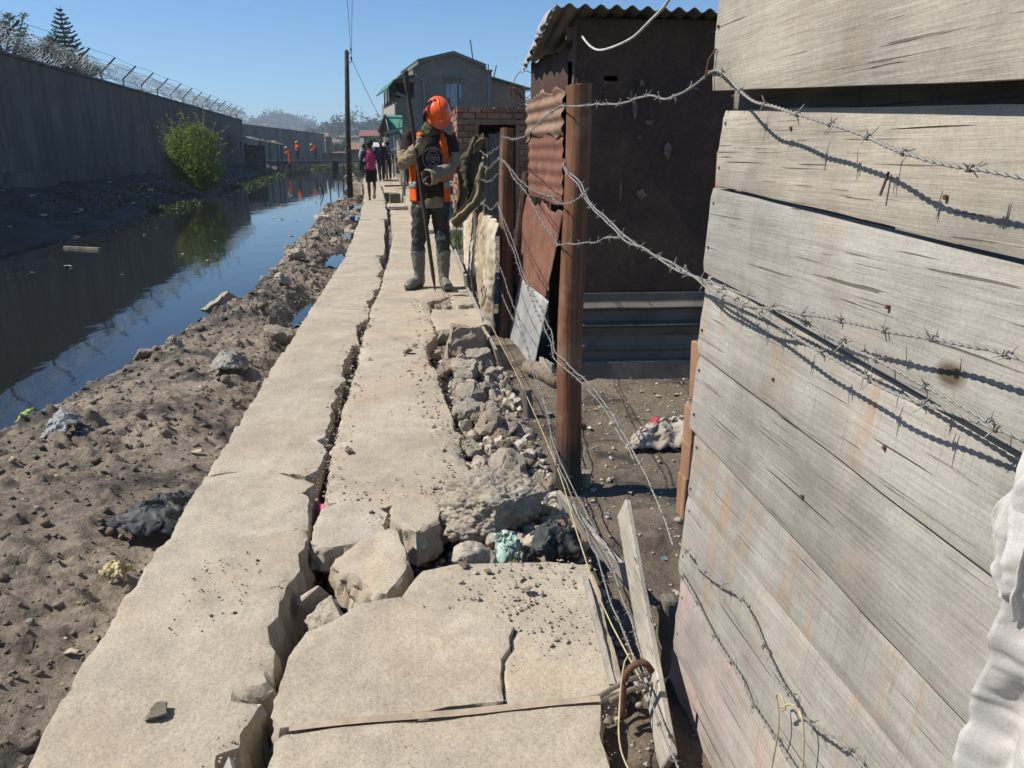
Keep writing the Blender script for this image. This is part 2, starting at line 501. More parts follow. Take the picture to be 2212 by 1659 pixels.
# wide ground sheet, canal cut into it
ys = np.concatenate([np.arange(-8, 140, 2.0), np.array([150, 170, 200, 240, 300, 400, 550, 800, 1200, 1800, 3000, 5000])])
offs = np.concatenate([[-4000, -2000, -900, -400, -150, -60, -25, -12, -8, -5.5, -5.45, -3.0], np.linspace(-2, 1.2, 9), [1.6, 2.2, 3.0, 4.2, 6, 9, 14, 25, 60, 150, 400, 900, 2000, 4000]])
gx = XK(ys)[:, None] + offs[None, :]
gy = np.repeat(ys[:, None], len(offs), 1)
gz = np.full(gx.shape, -0.12)
gz = np.where((gx > XL(gy) - 7.0) & (gx < XK(gy) + 0.3) & (gy < 128), -1.7, gz)
gz = np.where((gy < 15) & (gx >= XK(gy) + 0.2) & (gx < 4.5), -0.62, gz)
gz = np.where(gx < XW(gy) - 0.2, 0.25, gz)
gz = np.where((gx < XL(gy) - 7.0) & (gx >= XW(gy) - 0.2), 0.1, gz)
gz = gz + np.where(gy > 140, n2(gx, gy, 0.02, 3, 4) * 0.6, 0)
struct(link('ground', fastmesh('ground', np.stack([gx, gy, gz], -1).reshape(-1, 3), grid_faces(*gx.shape), True), GROUND))

# canal water
wy = np.concatenate([np.arange(-6, 132, 2.0)])
wv = [(XL(y) - 1.0, y, WZ) for y in wy] + [(XK(y) + 0.05, y, WZ) for y in wy]
m = len(wy)
struct(link('canal_water', mesh('canal_water', wv, [(i, i + m, i + m + 1, i + 1) for i in range(m - 1)], True), WATER))

# muddy bank on the near side of the canal
def mud_z(x, y):
    k = XK(y); r = XR(y)
    t = (k - x) / np.maximum(k - r, 0.2)            # 0 at the kerb, 1 at the water
    base = np.interp(t, [-0.3, 0, 0.10, 0.25, 0.55, 0.82, 1.0, 1.2, 1.8], [-0.40, -0.40, -0.40, -0.30, -0.22, -0.32, -0.60, -0.80, -1.2])
    near = np.clip((5.5 - y) / 3.0, 0, 1)
    base = base + near * np.interp(t, [0, 0.15, 0.7, 1.0], [0.10, 0.08, 0.03, 0.0])
    dep = np.exp(-((t - 0.26) / 0.12) ** 2) * np.clip((y - 5.0) / 1.5, 0, 1) * np.clip(np.sin(y * 1.55 + 1.2) + 0.35, 0, 1)
    base = base - 0.15 * dep
    amp = np.interp(t, [0, 0.2, 0.9, 1.3], [0.55, 1.0, 1.0, 0.5]) * (1 - 0.65 * dep)
    x = x + 0.06 * n2(x, y, 5, 2, 31); y = y + 0.06 * n2(x, y, 5, 2, 32)
    lump = n2(x, y, 1.7, 4, 1) * 0.10 + n2(x, y, 6.5, 4, 2, ridge=True) * 0.035 + np.abs(n2(x, y, 19, 3, 3)) * 0.050 + n2(x, y, 48, 3, 5, gain=0.65) * 0.022
    clod = np.clip(n2(x, y, 9.5, 3, 8) - 0.12, 0, 1) * 0.16
    mod = np.clip(0.72 + 1.0 * n2(x, y, 1.15, 3, 41), 0.30, 1.25)
    far = np.clip((y - 14) / 12, 0, 1) * 0.08
    return base - far + amp * ((lump - n2(x, y, 1.7, 4, 1) * 0.10 + clod - 0.02) * mod + n2(x, y, 1.7, 4, 1) * 0.10)
ymud = np.concatenate([np.arange(1.0, 6.5, 0.014), np.arange(6.5, 14, 0.03), np.arange(14, 26, 0.07), np.arange(26, 48, 0.16)])
tt = np.linspace(-0.06, 1.35, 150)
k_, r_ = XK(ymud), XR(ymud)
mx = k_[:, None] - tt[None, :] * np.maximum(k_ - r_, 0.2)[:, None]
my = np.repeat(ymud[:, None], len(tt), 1)
mz = mud_z(mx, my)
struct(link('mud_bank', fastmesh('mud_bank', np.stack([mx, my, mz], -1).reshape(-1, 3), grid_faces(*mx.shape)[:, ::-1], True), MUD))
# shallow puddles at the foot of the kerb
def puddle(cx, cy, rx, ry, z, seed):
    v = [(cx, cy, z)]
    for i in range(28):
        a = 2 * math.pi * i / 28
        r = 1 + 0.25 * math.sin(3 * a + seed) + 0.15 * math.sin(5 * a + 2 * seed)
        v.append((cx + rx * r * math.cos(a), cy + ry * r * math.sin(a), z))
    struct(link('puddle', mesh('puddle', v, [(0, i + 1, (i + 1) % 28 + 1) for i in range(28)]), WATER))
for k in range(6):
    py_ = (math.pi / 2 - 1.2 + 2 * math.pi * (k + 1)) / 1.55
    puddle(float(XK(py_) - 0.26 * (XK(py_) - XR(py_))), py_, 0.24, 0.95, -0.365, k + 1)

# far bank below the long wall
yb = np.concatenate([np.arange(6, 40, 0.22), np.arange(40, 132, 0.6)])
tb = np.linspace(-0.15, 1.25, 46)
xa, xb = XL(yb), XW(yb)
bx = xa[:, None] + (xb - xa)[:, None] * tb[None, :]
by = np.repeat(yb[:, None], len(tb), 1)
bz = np.interp(tb, [-0.15, 0, 0.12, 0.5, 0.85, 1.25], [-0.95, -0.64, -0.50, -0.2, 0.10, 0.2])[None, :] + n2(bx, by, 0.9, 4, 12) * 0.22 + n2(bx, by, 3.5, 3, 14, ridge=True) * 0.09
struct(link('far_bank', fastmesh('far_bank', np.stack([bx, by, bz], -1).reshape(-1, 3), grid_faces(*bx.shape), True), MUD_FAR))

# dirt under the slabs, under the rubble and in the yard
xs_ = np.concatenate([np.arange(-0.62, 0.75, 0.014), np.arange(0.75, 2.0, 0.022), np.arange(2.0, 4.8, 0.1)])
ys_ = np.concatenate([np.arange(0.4, 1.2, 0.05), np.arange(1.2, 3.6, 0.014), np.arange(3.6, 7.2, 0.026), np.arange(7.2, 15.2, 0.09)])
def soil_z(x, y):
    b = np.interp(x, [-0.62, -0.36, -0.26, -0.05, 0.15, 0.40, 0.50, 0.62, 4.8], [-0.24, -0.235, -0.215, -0.17, -0.13, -0.10, -0.075, -0.085, -0.10])
    gapf = np.clip((y - 2.7) / 0.6, 0, 1) * np.interp(x, [-0.62, -0.28, -0.12], [1, 1, 0])
    b = b * (1 - gapf) + gapf * (-0.095)
    b = b - np.where((y > 1.7) & (y < 2.45) & (x > 0.56) & (x < 0.85), 0.05, 0)
    fine = n2(x, y, 7, 4, 21) * 0.022 + np.abs(n2(x, y, 24, 3, 22)) * 0.018 + n2(x, y, 70, 2, 23) * 0.005
    return b + fine
sx, sy = np.meshgrid(xs_, ys_)
sz = soil_z(sx, sy)
struct(link('yard_ground', fastmesh('yard_ground', np.stack([sx, sy, sz], -1).reshape(-1, 3), grid_faces(*sx.shape), True), YARD))

# ------------------------------------------------------------------ broken concrete: kerb and slabs, each piece its own outline and thickness
def jag(poly, step, amp, seed):
    P = np.array(poly, float); out = []
    for i in range(len(P)):
        a, b = P[i], P[(i + 1) % len(P)]
        L = np.linalg.norm(b - a); k = max(1, int(round(L / step)))
        for t in np.arange(k) / k: out.append(a + (b - a) * t)
    Q = np.array(out)
    nx = n2(Q[:, 0], Q[:, 1], 22, 3, seed); ny = n2(Q[:, 0], Q[:, 1], 22, 3, seed + 50)
    return Q + np.stack([nx, ny], 1) * amp

def slab(name, poly, mat, parent, z=0.0, th=0.12, step=0.014, amp=0.010, inner=0.022, seed=0, wav=0.006, tilt=(0, 0), flare=0.02, chip=0.012):
    Q = jag(poly, step, amp, seed)
    area = 0.5 * np.sum(Q[:, 0] * np.roll(Q[:, 1], -1) - np.roll(Q[:, 0], -1) * Q[:, 1])
    if area < 0: Q = Q[::-1]
    n = len(Q)
    lo, hi = Q.min(0), Q.max(0)
    c = Q.mean(0)
    gxx, gyy = np.meshgrid(np.arange(lo[0], hi[0], inner), np.arange(lo[1], hi[1], inner))
    G = np.stack([gxx.ravel(), gyy.ravel()], 1)
    G = G + rng.uniform(-0.3, 0.3, G.shape) * inner
    # inside test + clearance from the outline
    ins = np.zeros(len(G), bool)
    x, y = G[:, 0], G[:, 1]
    dmin = np.full(len(G), 9.0)
    for i in range(n):
        a, b = Q[i], Q[(i + 1) % n]
        cond = (a[1] > y) != (b[1] > y)
        if abs(b[1] - a[1]) > 1e-12:
            xi = (b[0] - a[0]) * (y - a[1]) / (b[1] - a[1]) + a[0]
            ins ^= cond & (x < xi)
        dmin = np.minimum(dmin, (x - a[0]) ** 2 + (y - a[1]) ** 2)
    G = G[ins & (dmin > (0.6 * inner) ** 2)]
    pts = [Vector(q) for q in Q] + [Vector(q) for q in G]
    r = delaunay_2d_cdt(pts, [], [list(range(n))], 1, 1e-6)
    V2 = np.array([(v.x, v.y) for v in r[0]])
    F = [tuple(f) for f in r[2]]
    orig = r[3]
    omap = {}
    for i, o in enumerate(orig):
        for q in o: omap[q] = i
    zt = z + wav * n2(V2[:, 0], V2[:, 1], 5, 4, seed + 3) * 1.6 + wav * 0.35 * n2(V2[:, 0], V2[:, 1], 24, 3, seed + 4) + tilt[0] * (V2[:, 0] - c[0]) + tilt[1] * (V2[:, 1] - c[1])
    ring = [omap.get(i, None) for i in range(n)]
    ring = [q for q in ring if q is not None]
    # chipped rim: some stretches of the edge sit lower
    rimn = n2(V2[ring, 0], V2[ring, 1], 12, 3, seed + 9)
    zt[ring] -= np.clip(rimn, 0, 1) * chip * 1.6 + 0.002
    verts = [(V2[i, 0], V2[i, 1], zt[i]) for i in range(len(V2))]
    m_ = len(ring)
    prev = ring
    RP = V2[ring]
    tan = np.roll(RP, -1, 0) - np.roll(RP, 1, 0)
    nor = np.stack([tan[:, 1], -tan[:, 0]], 1); nor /= np.maximum(np.linalg.norm(nor, axis=1, keepdims=True), 1e-9)
    faces = list(F)
    for li, dz in enumerate((0.06, 0.16, 0.28, 0.42, 0.60, 0.8, 1.0)):
        j = fbm(np.stack([RP[:, 0] * 38, RP[:, 1] * 38, np.full(m_, dz * th * 38)], 1), 3, seed + 20, gain=0.6)
        off = flare * (0.15 + 0.6 * dz if li < 6 else -0.3) + j * flare * (0.5 + 0.9 * min(1, dz * 4)) * (1.0 if dz < 1 else 0.5)
        b = len(verts)
        for q in range(m_):
            verts.append((RP[q, 0] + nor[q, 0] * off[q], RP[q, 1] + nor[q, 1] * off[q], zt[ring[q]] - th * dz))
        cur = list(range(b, b + m_))
        for q in range(m_):
            q2 = (q + 1) % m_
            faces.append((prev[q2], prev[q], cur[q], cur[q2]))
        prev = cur
    me = mesh(name, verts, faces, True)
    me.set_sharp_from_angle(angle=R(32))
    return link(name, me, mat, parent)

KL = [(-0.83, -1.2), (-0.824, 1.473), (-0.834, 1.569), (-0.832, 1.699), (-0.843, 1.865), (-0.832, 1.953), (-0.844, 2.095), (-0.839, 2.224), (-0.838, 2.46), (-0.822, 2.517), (-0.833, 2.621), (-0.829, 2.758), (-0.828, 2.926), (-0.825, 3.766), (-0.821, 4.207), (-0.835, 4.654), (-0.827, 4.834), (-0.814, 5.418), (-0.817, 6.04), (-0.804, 6.886), (-0.798, 8.305), (-0.775, 9.951)]
KR = [(-0.44, -1.2), (-0.442, 1.424), (-0.446, 1.463), (-0.404, 1.478), (-0.408, 1.509), (-0.389, 1.561), (-0.375, 1.611), (-0.440, 1.650), (-0.362, 1.675), (-0.367, 1.729), (-0.378, 1.827), (-0.402, 1.875), (-0.42, 1.932), (-0.393, 1.986), (-0.401, 2.039), (-0.395, 2.092), (-0.389, 2.157), (-0.368, 2.224), (-0.382, 2.333), (-0.365, 2.365), (-0.374, 2.51), (-0.403, 2.763), (-0.43, 2.812), (-0.386, 2.904), (-0.446, 3.01), (-0.399, 3.04), (-0.385, 3.128), (-0.389, 3.272), (-0.435, 3.373), (-0.408, 3.429), (-0.409, 3.555), (-0.399, 3.598), (-0.419, 3.911), (-0.406, 4.07), (-0.433, 4.158), (-0.377, 4.331), (-0.405, 4.43), (-0.422, 4.708), (-0.406, 5.016), (-0.402, 5.17), (-0.357, 5.20), (-0.407, 5.766), (-0.377, 5.927), (-0.339, 6.096), (-0.344, 6.476), (-0.386, 6.80), (-0.33, 6.93), (-0.347, 7.344), (-0.303, 7.468), (-0.291, 8.033), (-0.352, 8.248), (-0.305, 8.809), (-0.373, 9.606), (-0.35, 9.95)]
path = struct(bpy.data.objects.new('concrete_path', None)); COL.objects.link(path)
ia = next(i for i, p in enumerate(KR) if p[1] > 3.0)
il = next(i for i, p in enumerate(KL) if p[1] > 3.0)
slab('kerb_block', KL[:il] + [(-0.826, 3.03), (-0.62, 3.06)] + KR[:ia][::-1], CONC_K, path, 0.0, 0.42, 0.011, 0.011, 0.022, 5, 0.010, flare=0.026, chip=0.020)
slab('kerb_block', [(-0.826, 3.032), (-0.62, 3.062)] + KR[ia:] + KL[il:][::-1], CONC_K, path, 0.002, 0.42, 0.016, 0.014, 0.034, 6, 0.010, flare=0.024, chip=0.020)
FARL = [(-0.321, 2.72), (-0.336, 2.796), (-0.343, 3.007), (-0.36, 3.268), (-0.344, 3.401), (-0.344, 3.569), (-0.354, 3.902), (-0.334, 4.06), (-0.336, 4.357), (-0.329, 4.77), (-0.328, 5.089), (-0.336, 5.55), (-0.314, 5.919), (-0.332, 6.474), (-0.291, 7.13), (-0.265, 8.57), (-0.24, 9.9), (-0.23, 12.6)]
FARR = [(0.55, 12.6), (0.56, 9), (0.56, 7.182), (0.363, 7.047), (0.135, 6.694), (0.14, 6.414), (0.138, 5.919), (0.156, 5.438), (0.075, 5.124), (0.092, 4.643), (0.141, 4.495), (0.125, 4.299), (0.146, 3.999), (0.165, 3.736), (0.173, 3.481), (0.196, 3.394), (0.176, 3.182), (0.201, 2.987), (0.198, 2.786), (0.168, 2.70), (0.07, 2.675), (-0.122, 2.675)]
slab('paving_slab', FARL + FARR, CONC, path, -0.004, 0.13, 0.015, 0.013, 0.032, 7, 0.007, flare=0.026, chip=0.016)
slab('paving_slab', [(-0.322, 1.526), (-0.345, 1.573), (-0.342, 1.661), (-0.337, 1.791), (-0.306, 1.887), (-0.232, 1.947), (-0.174, 2.013), (-0.064, 2.043), (-0.017, 1.983), (0.046, 1.959), (0.137, 1.942), (0.164, 1.923), (0.217, 1.885), (0.238, 1.847), (0.220, 1.802), (0.216, 1.756), (0.188, 1.707), (0.180, 1.634), (0.178, 1.556)], CONC, path, 0.004, 0.12, 0.011, 0.0035, 0.016, 8, 0.006, flare=0.012, chip=0.006)
slab('paving_slab', [(-0.060, 2.049), (-0.021, 2.143), (0.004, 2.19), (0.107, 2.216), (0.262, 2.209), (0.392, 2.199), (0.51, 2.162), (0.515, 2.025), (0.49, 1.814), (0.482, 1.677), (0.465, 1.565), (0.319, 1.552), (0.1835, 1.554), (0.1855, 1.634), (0.1945, 1.707), (0.2225, 1.756), (0.2265, 1.801), (0.2455, 1.847), (0.222, 1.890), (0.168, 1.928), (0.139, 1.948), (0.047, 1.965), (-0.013, 1.989)], CONC, path, -0.006, 0.12, 0.011, 0.0035, 0.016, 9, 0.008, flare=0.012, chip=0.008)
slab('paving_slab', [(-0.313, 1.510), (-0.327, 1.492), (-0.323, 1.454), (-0.331, 1.41), (-0.34, 1.341), (-0.35, 1.0), (-0.35, -1.2), (0.47, -1.2), (0.43, 1.0), (0.396, 1.247), (0.372, 1.32), (0.375, 1.428), (0.40, 1.519), (0.317, 1.533), (0.0, 1.522)], CONC, path, 0.0, 0.12, 0.016, 0.004, 0.024, 10, 0.006, flare=0.012, chip=0.006)
# tilted, broken-off pieces across the path
slab('broken_slab', [(-0.342, 2.667), (-0.276, 2.711), (-0.183, 2.70), (-0.11, 2.617), (-0.125, 2.521), (-0.107, 2.453), (-0.21, 2.413), (-0.287, 2.388), (-0.353, 2.418), (-0.355, 2.513), (-0.353, 2.569)], m_concrete('paler_concrete', (0.44, 0.395, 0.325), (0.37, 0.325, 0.265), (0.40, 0.34, 0.27)), path, -0.004, 0.10, 0.010, 0.006, 0.016, 11, 0.006, tilt=(-0.02, 0.05), flare=0.016)
slab('broken_slab', [(-0.27, 2.328), (-0.194, 2.405), (-0.103, 2.445), (-0.074, 2.42), (-0.065, 2.36), (-0.049, 2.3), (-0.045, 2.22), (-0.049, 2.19), (-0.089, 2.115), (-0.103, 2.096), (-0.139, 2.115), (-0.182, 2.192), (-0.219, 2.242), (-0.267, 2.287)], CONC, path, -0.002, 0.15, 0.010, 0.005, 0.016, 12, 0.006, tilt=(0.14, 0.10), flare=0.022)
slab('broken_slab', [(-0.05, 2.64), (-0.023, 2.66), (0.06, 2.642), (0.075, 2.584), (0.063, 2.487), (0.033, 2.463), (-0.013, 2.426), (-0.066, 2.476), (-0.095, 2.489), (-0.09, 2.585)], CONC, path, 0.03, 0.14, 0.010, 0.007, 0.016, 13, 0.008, tilt=(0.0, 0.14), flare=0.022)
# broken edge slabs by the fence in front of the man
slab('broken_slab', [(0.16, 6.25), (0.52, 6.2), (0.55, 5.72), (0.42, 5.6), (0.18, 5.62), (0.15, 5.95)], CONC, path, 0.015, 0.13, 0.02, 0.012, 0.03, 14, 0.008, tilt=(0.02, 0.05), flare=0.03)
slab('broken_slab', [(0.34, 6.95), (0.54, 6.9), (0.55, 6.55), (0.38, 6.5), (0.33, 6.7)], CONC, path, 0.01, 0.12, 0.02, 0.012, 0.03, 15, 0.008, flare=0.03)
# the path further on: kerb, sunken gutter with covers, raised right-hand strip
def strip(name, y0, y1, o0, o1, z, th, seed, mat=CONC_K, wv=0.02):
    n = max(3, int((y1 - y0) / 0.8))
    yy = np.linspace(y0, y1, n)
    L = [(float(XK(y) + o0 + random.uniform(-wv, wv)), float(y)) for y in yy]
    Rr = [(float(XK(y) + o1 + random.uniform(-wv, wv)), float(y)) for y in yy]
    slab(name, L + Rr[::-1], mat, path, z, th, 0.07, 0.012, 0.13, seed, 0.012, flare=0.015, chip=0.02)
strip('kerb_block', 9.96, 15.5, 0.0, 0.47, 0.0, 0.55, 30); strip('kerb_block', 15.52, 21.0, 0.0, 0.52, 0.004, 0.55, 31)
strip('kerb_block', 21.02, 31.0, 0.0, 0.56, 0.0, 0.55, 32); strip('kerb_block', 31.03, 52.0, 0.0, 0.6, 0.004, 0.55, 33)
strip('paving_slab', 12.7, 16.5, 0.60, 1.10, -0.02, 0.1, 34, CONC); strip('paving_slab', 16.6, 19.4, 0.62, 1.05, -0.10, 0.1, 35, CONC)
strip('gutter_cover', 19.42, 20.6, 0.58, 1.04, -0.01, 0.08, 36, CONC); strip('paving_slab', 20.7, 24.0, 0.62, 1.04, -0.14, 0.1, 37, CONC)
strip('paving_slab', 24.05, 52.0, 0.64, 1.04, -0.08, 0.1, 38, CONC)
strip('paving_slab', 12.7, 18.6, 1.12, 1.75, 0.05, 0.2, 39, CONC); strip('paving_slab', 18.63, 26.0, 1.06, 1.66, 0.06, 0.2, 40, CONC); strip('paving_slab', 26.03, 52.0, 1.06, 1.6, 0.06, 0.2, 41, CONC)
for (dx, y, s_) in ((0.66, 23.2, 0.24), (0.84, 22.6, 0.28)):
    mb = MB().box((0, 0, 0.10), (s_, 0.22, 0.26), 0.1, 0.02)
    b = mb.build('gutter_block', m_simple('mossy_concrete_%.1f' % y, (0.19, 0.19, 0.14), (0.11, 0.11, 0.09), 8, bump=0.6, bscale=30, dist=0.01), path, loc=(float(XK(y)) + dx, y, -0.1))
    bevel(b, 0.02)
# ------------------------------------------------------------------ rubble
def ico(sub):
    bm = bmesh.new(); bmesh.ops.create_icosphere(bm, subdivisions=sub, radius=1.0)
    V = np.array([v.co[:] for v in bm.verts]); F = np.array([[v.index for v in f.verts] for f in bm.faces]); bm.free()
    return V, F
ICO = {k: ico(k) for k in (1, 2, 3, 4, 5, 6)}

def rock_shape(seed, sub=4, cuts=11, rough=0.115, flat=1.0):
    g = np.random.default_rng(seed)
    V, F = ICO[sub]
    v = V.copy()
    for _ in range(cuts):
        n = g.normal(size=3); n /= np.linalg.norm(n)
        h = g.uniform(0.40, 0.80)
        d = v @ n - h
        v = v - np.clip(d, 0, None)[:, None] * n * 0.98
    v *= np.array([1.0, g.uniform(0.7, 1.0), g.uniform(0.6, 0.85) * flat])
    d = fbm(v * 2.3 + seed, 3, seed) * rough * 1.3 + fbm(v * 6.0 + seed, 4, seed + 5, gain=0.6) * rough * 0.9 + fbm(v * 20 + seed, 3, seed + 8, gain=0.6) * rough * 0.65
    v = v + V * d[:, None]
    m = np.abs(v[:, 0]).max()
    return v / m * 0.5, F        # about 1 wide in x

ROCKS = []
for k in range(12):
    v, f = rock_shape(100 + k)
    ROCKS.append((v, f))
_rock_meshes = {}
def rock_mesh(k, mi):
    if (k, mi) not in _rock_meshes:
        me = fastmesh('concrete_chunk', *ROCKS[k], smooth=True); me.set_sharp_from_angle(angle=R(28)); me.materials.append(RUB[mi])
        _rock_meshes[(k, mi)] = me
    return _rock_meshes[(k, mi)]
def rock(name, x, y, z, w, k, mi, rot=None, sc=(1, 1, 1)):
    o = link(name, rock_mesh(k, mi))
    o.location = (x, y, z); o.scale = tuple(w * q for q in sc)
    o.rotation_euler = rot if rot is not None else (random.uniform(-0.5, 0.5), random.uniform(-0.5, 0.5), random.uniform(0, 6.28))
    return o

# the big boulder-like lump of broken concrete across the path
v, f = rock_shape(411, 6, 8, 0.13)
v = v + (v / np.linalg.norm(v, axis=1, keepdims=True)) * (fbm(v * 26, 3, 77, gain=0.65)[:, None] * 0.016 + fbm(v * 60, 2, 78)[:, None] * 0.004)
me = fastmesh('concrete_lump', v * np.array([0.42, 0.30, 0.28]), f, True)
tag(link('concrete_lump', me, RUB[0], loc=(0.265, 2.56, 0.035), rot=(0.1, 0.06, 0.25)), 'largest lump of broken concrete lying across the path below the fence post', 'concrete lump')
v, f = rock_shape(418, 4, 11, 0.06)
me = fastmesh('concrete_lump', v * np.array([0.15, 0.13, 0.14]), f, True)
tag(link('concrete_lump', me, RUB[0], loc=(0.155, 2.30, -0.035), rot=(0.0, 0.2, 0.4)), 'squarish concrete chunk standing in front of the largest lump, left of the pale green bag', 'concrete lump')
v, f = rock_shape(425, 4, 8, 0.14)
me = fastmesh('concrete_lump', v * np.array([0.15, 0.13, 0.15]), f, True)
tag(link('concrete_lump', me, RUB[1], loc=(-0.262, 2.06, -0.085), rot=(0.4, 0.1, 1.0)), 'pitted grey lump of concrete wedged in the crack between kerb and slab', 'concrete lump')
tag(rock('concrete_chunk', -0.33, 2.00, -0.17, 0.11, 3, 1), 'small grey chunk sunk in the crack beside the pitted grey lump, nearer the camera', 'concrete lump')
mb = MB().box((0, 0, 0), (0.085, 0.02, 0.10), None, 0.008)
o = mb.build('slab_shard', RUB[0], loc=(-0.318, 2.165, -0.07), rot=(0.25, -0.55, 0.2)); bevel(o, 0.004)
tag(o, 'thin pale shard of concrete leaning in the crack behind the pitted grey lump', 'concrete lump')

# loose stones lying on the pavement
for x, y, w, lab in [(-0.284, 3.204, .05, 'loose pale stone on the pavement close to the crack'), (-0.036, 4.928, .065, 'brown stone on the pavement well in front of the man'), (0.004, 5.09, .045, 'smaller stone just behind the brown stone on the pavement'), (0.127, 2.19, .042, 'grey pebble on the slab edge below the squarish chunk'),
                     (-0.60, 1.60, .055, 'flat tan stone lying on the kerb near the bottom left'), (0.30, 2.02, .04, 'flat stone flake on the near right slab'), (0.20, 2.14, 0.03, 'small flake near the broken front edge of the slab')]:
    tag(rock('loose_stone', x, y, w * 0.22, w, random.randrange(12), random.randrange(3), sc=(1, 1, 0.7)), lab, 'stone')

# uncountable crumbs: one mesh each
def crumbs(name, P, W, mat, seed, sub=1, flat=0.65):
    g = np.random.default_rng(seed)
    V, F = ICO[sub]
    n = len(P)
    base = V[None] * (1 + 0.35 * g.normal(size=(n, len(V), 1)).clip(-1, 1))
    base = base * np.stack([np.ones(n), g.uniform(0.6, 1, n), g.uniform(0.35, 0.75, n) * flat / 0.65], 1)[:, None, :]
    a = g.uniform(0, 6.28, n); ca, sa = np.cos(a), np.sin(a)
    x = base[..., 0] * ca[:, None] - base[..., 1] * sa[:, None]
    y = base[..., 0] * sa[:, None] + base[..., 1] * ca[:, None]
    out = np.stack([x, y, base[..., 2]], -1) * (W / 2)[:, None, None] + P[:, None, :]
    FF = (F[None] + (np.arange(n) * len(V))[:, None, None]).reshape(-1, 3)
    return struct(link(name, fastmesh(name, out.reshape(-1, 3), FF), mat), 'stuff')

_RV = [rock_shape(700 + k, 2, 9, 0.06) for k in range(8)]
def shards(name, P, W, mat, seed):
    g = np.random.default_rng(seed); vs, fs, b = [], [], 0
    for p, w in zip(P, W):
        v, f = _RV[int(g.integers(8))]
        q = Quaternion(g.normal(size=4)); q.normalize(); M = np.array(q.to_matrix())
        vs.append((v @ M.T) * w + p); fs.append(f + b); b += len(v)
    me = fastmesh(name, np.concatenate(vs), np.concatenate(fs), True); me.set_sharp_from_angle(angle=R(30))
    return struct(link(name, me, mat), 'stuff')

def scatter(n, x0, x1, y0, y1, seed, ypow=1.6):
    g = np.random.default_rng(seed)
    return g.uniform(x0, x1, n), y0 + (y1 - y0) * g.uniform(0, 1, n) ** ypow, g
# gravel among the rubble
x, y, g = scatter(2600, -0.02, 0.56, 2.25, 7.0, 1)
w = np.exp(g.normal(-4.15, 0.5, len(x))).clip(0.006, 0.05)
x = np.where(y > 2.7, 0.12 + (x + 0.02) * 0.75, x)
crumbs('rubble_gravel', np.stack([x, y, soil_z(x, y) + w * 0.2], 1), w, RUB[0], 2)
# pale bed of concrete dust and fines under the rubble
xr_ = np.linspace(0.02, 0.60, 46); yr_ = np.arange(2.22, 7.15, 0.014)
rx_, ry_ = np.meshgrid(xr_, yr_)
edge = np.interp(rx_, [0.02, 0.16, 0.24, 0.46, 0.56, 0.60], [0, 0.5, 1, 1, 0.4, 0]) * np.interp(ry_, [2.22, 2.4, 6.8, 7.15], [0, 1, 1, 0])
rz_ = -0.20 + edge * (0.135 + 0.05 * n2(rx_, ry_, 5, 3, 61)) + n2(rx_, ry_, 18, 3, 62) * 0.016 + np.abs(n2(rx_, ry_, 45, 2, 63)) * 0.012
def bed_z(x, y): return np.maximum(soil_z(x, y), -0.20 + np.interp(x, [0.02, 0.16, 0.24, 0.46, 0.56, 0.60], [0, 0.5, 1, 1, 0.4, 0]) * np.interp(y, [2.22, 2.4, 6.8, 7.15], [0, 1, 1, 0]) * (0.135 + 0.05 * n2(x, y, 5, 3, 61)))
struct(link('rubble_bed', fastmesh('rubble_bed', np.stack([rx_, ry_, rz_], -1).reshape(-1, 3), grid_faces(*rx_.shape), True), m_mud('concrete_dust', (0.40, 0.35, 0.28), (0.31, 0.265, 0.205), (0.20, 0.17, 0.135), 2.5, 0.56)))
x, y, g = scatter(1150, 0.14, 0.54, 2.4, 7.0, 31, 1.35)
w = np.exp(g.normal(-3.2, 0.40, len(x))).clip(0.018, 0.095)
shards('rubble_shards', np.stack([x, y, bed_z(x, y) + w * 0.22], 1), w, RUB[0], 32)
LR = 'broken concrete chunks along the foot of the fence'
big = [  # x, y, width, shape, material, height factor, label
    (0.32, 5.06, 0.30, 0, 2, 'long tilted concrete slab chunk propped on the heap beside the white sacks'),
    (0.18, 4.65, 0.25, 1, 2, 'brown broad chunk at the path edge below the tilted slab chunk'),
    (0.31, 4.42, 0.25, 2, 0, 'tall blocky pale chunk standing highest in the middle of the rubble row'),
    (0.30, 4.05, 0.20, 3, 0, 'rounded chunk next in front of the tall blocky pale chunk'),
    (0.24, 3.77, 0.19, 4, 0, 'egg-shaped pale chunk at the path edge, midway along the rubble row'),
    (0.34, 3.55, 0.20, 5, 2, 'wide flat-topped chunk in front of the wooden stump'),
    (0.23, 3.31, 0.17, 6, 1, 'knobbly grey chunk in front of the wide flat-topped chunk'),
    (0.135, 3.24, 0.10, 7, 1, 'lone pointed chunk jutting furthest onto the pavement'),
    (0.36, 3.03, 0.17, 8, 0, 'wide crumbling chunk left of the foot of the tall brown post'),
]
for x, y, w, k, mi, lab in big:
    z = float(bed_z(np.array([x]), np.array([y]))[0]) + w * 0.26
    tag(rock('concrete_chunk', x, y, z, w, k, mi, sc=(1, 1, 1.05)), lab, 'concrete chunk', LR)
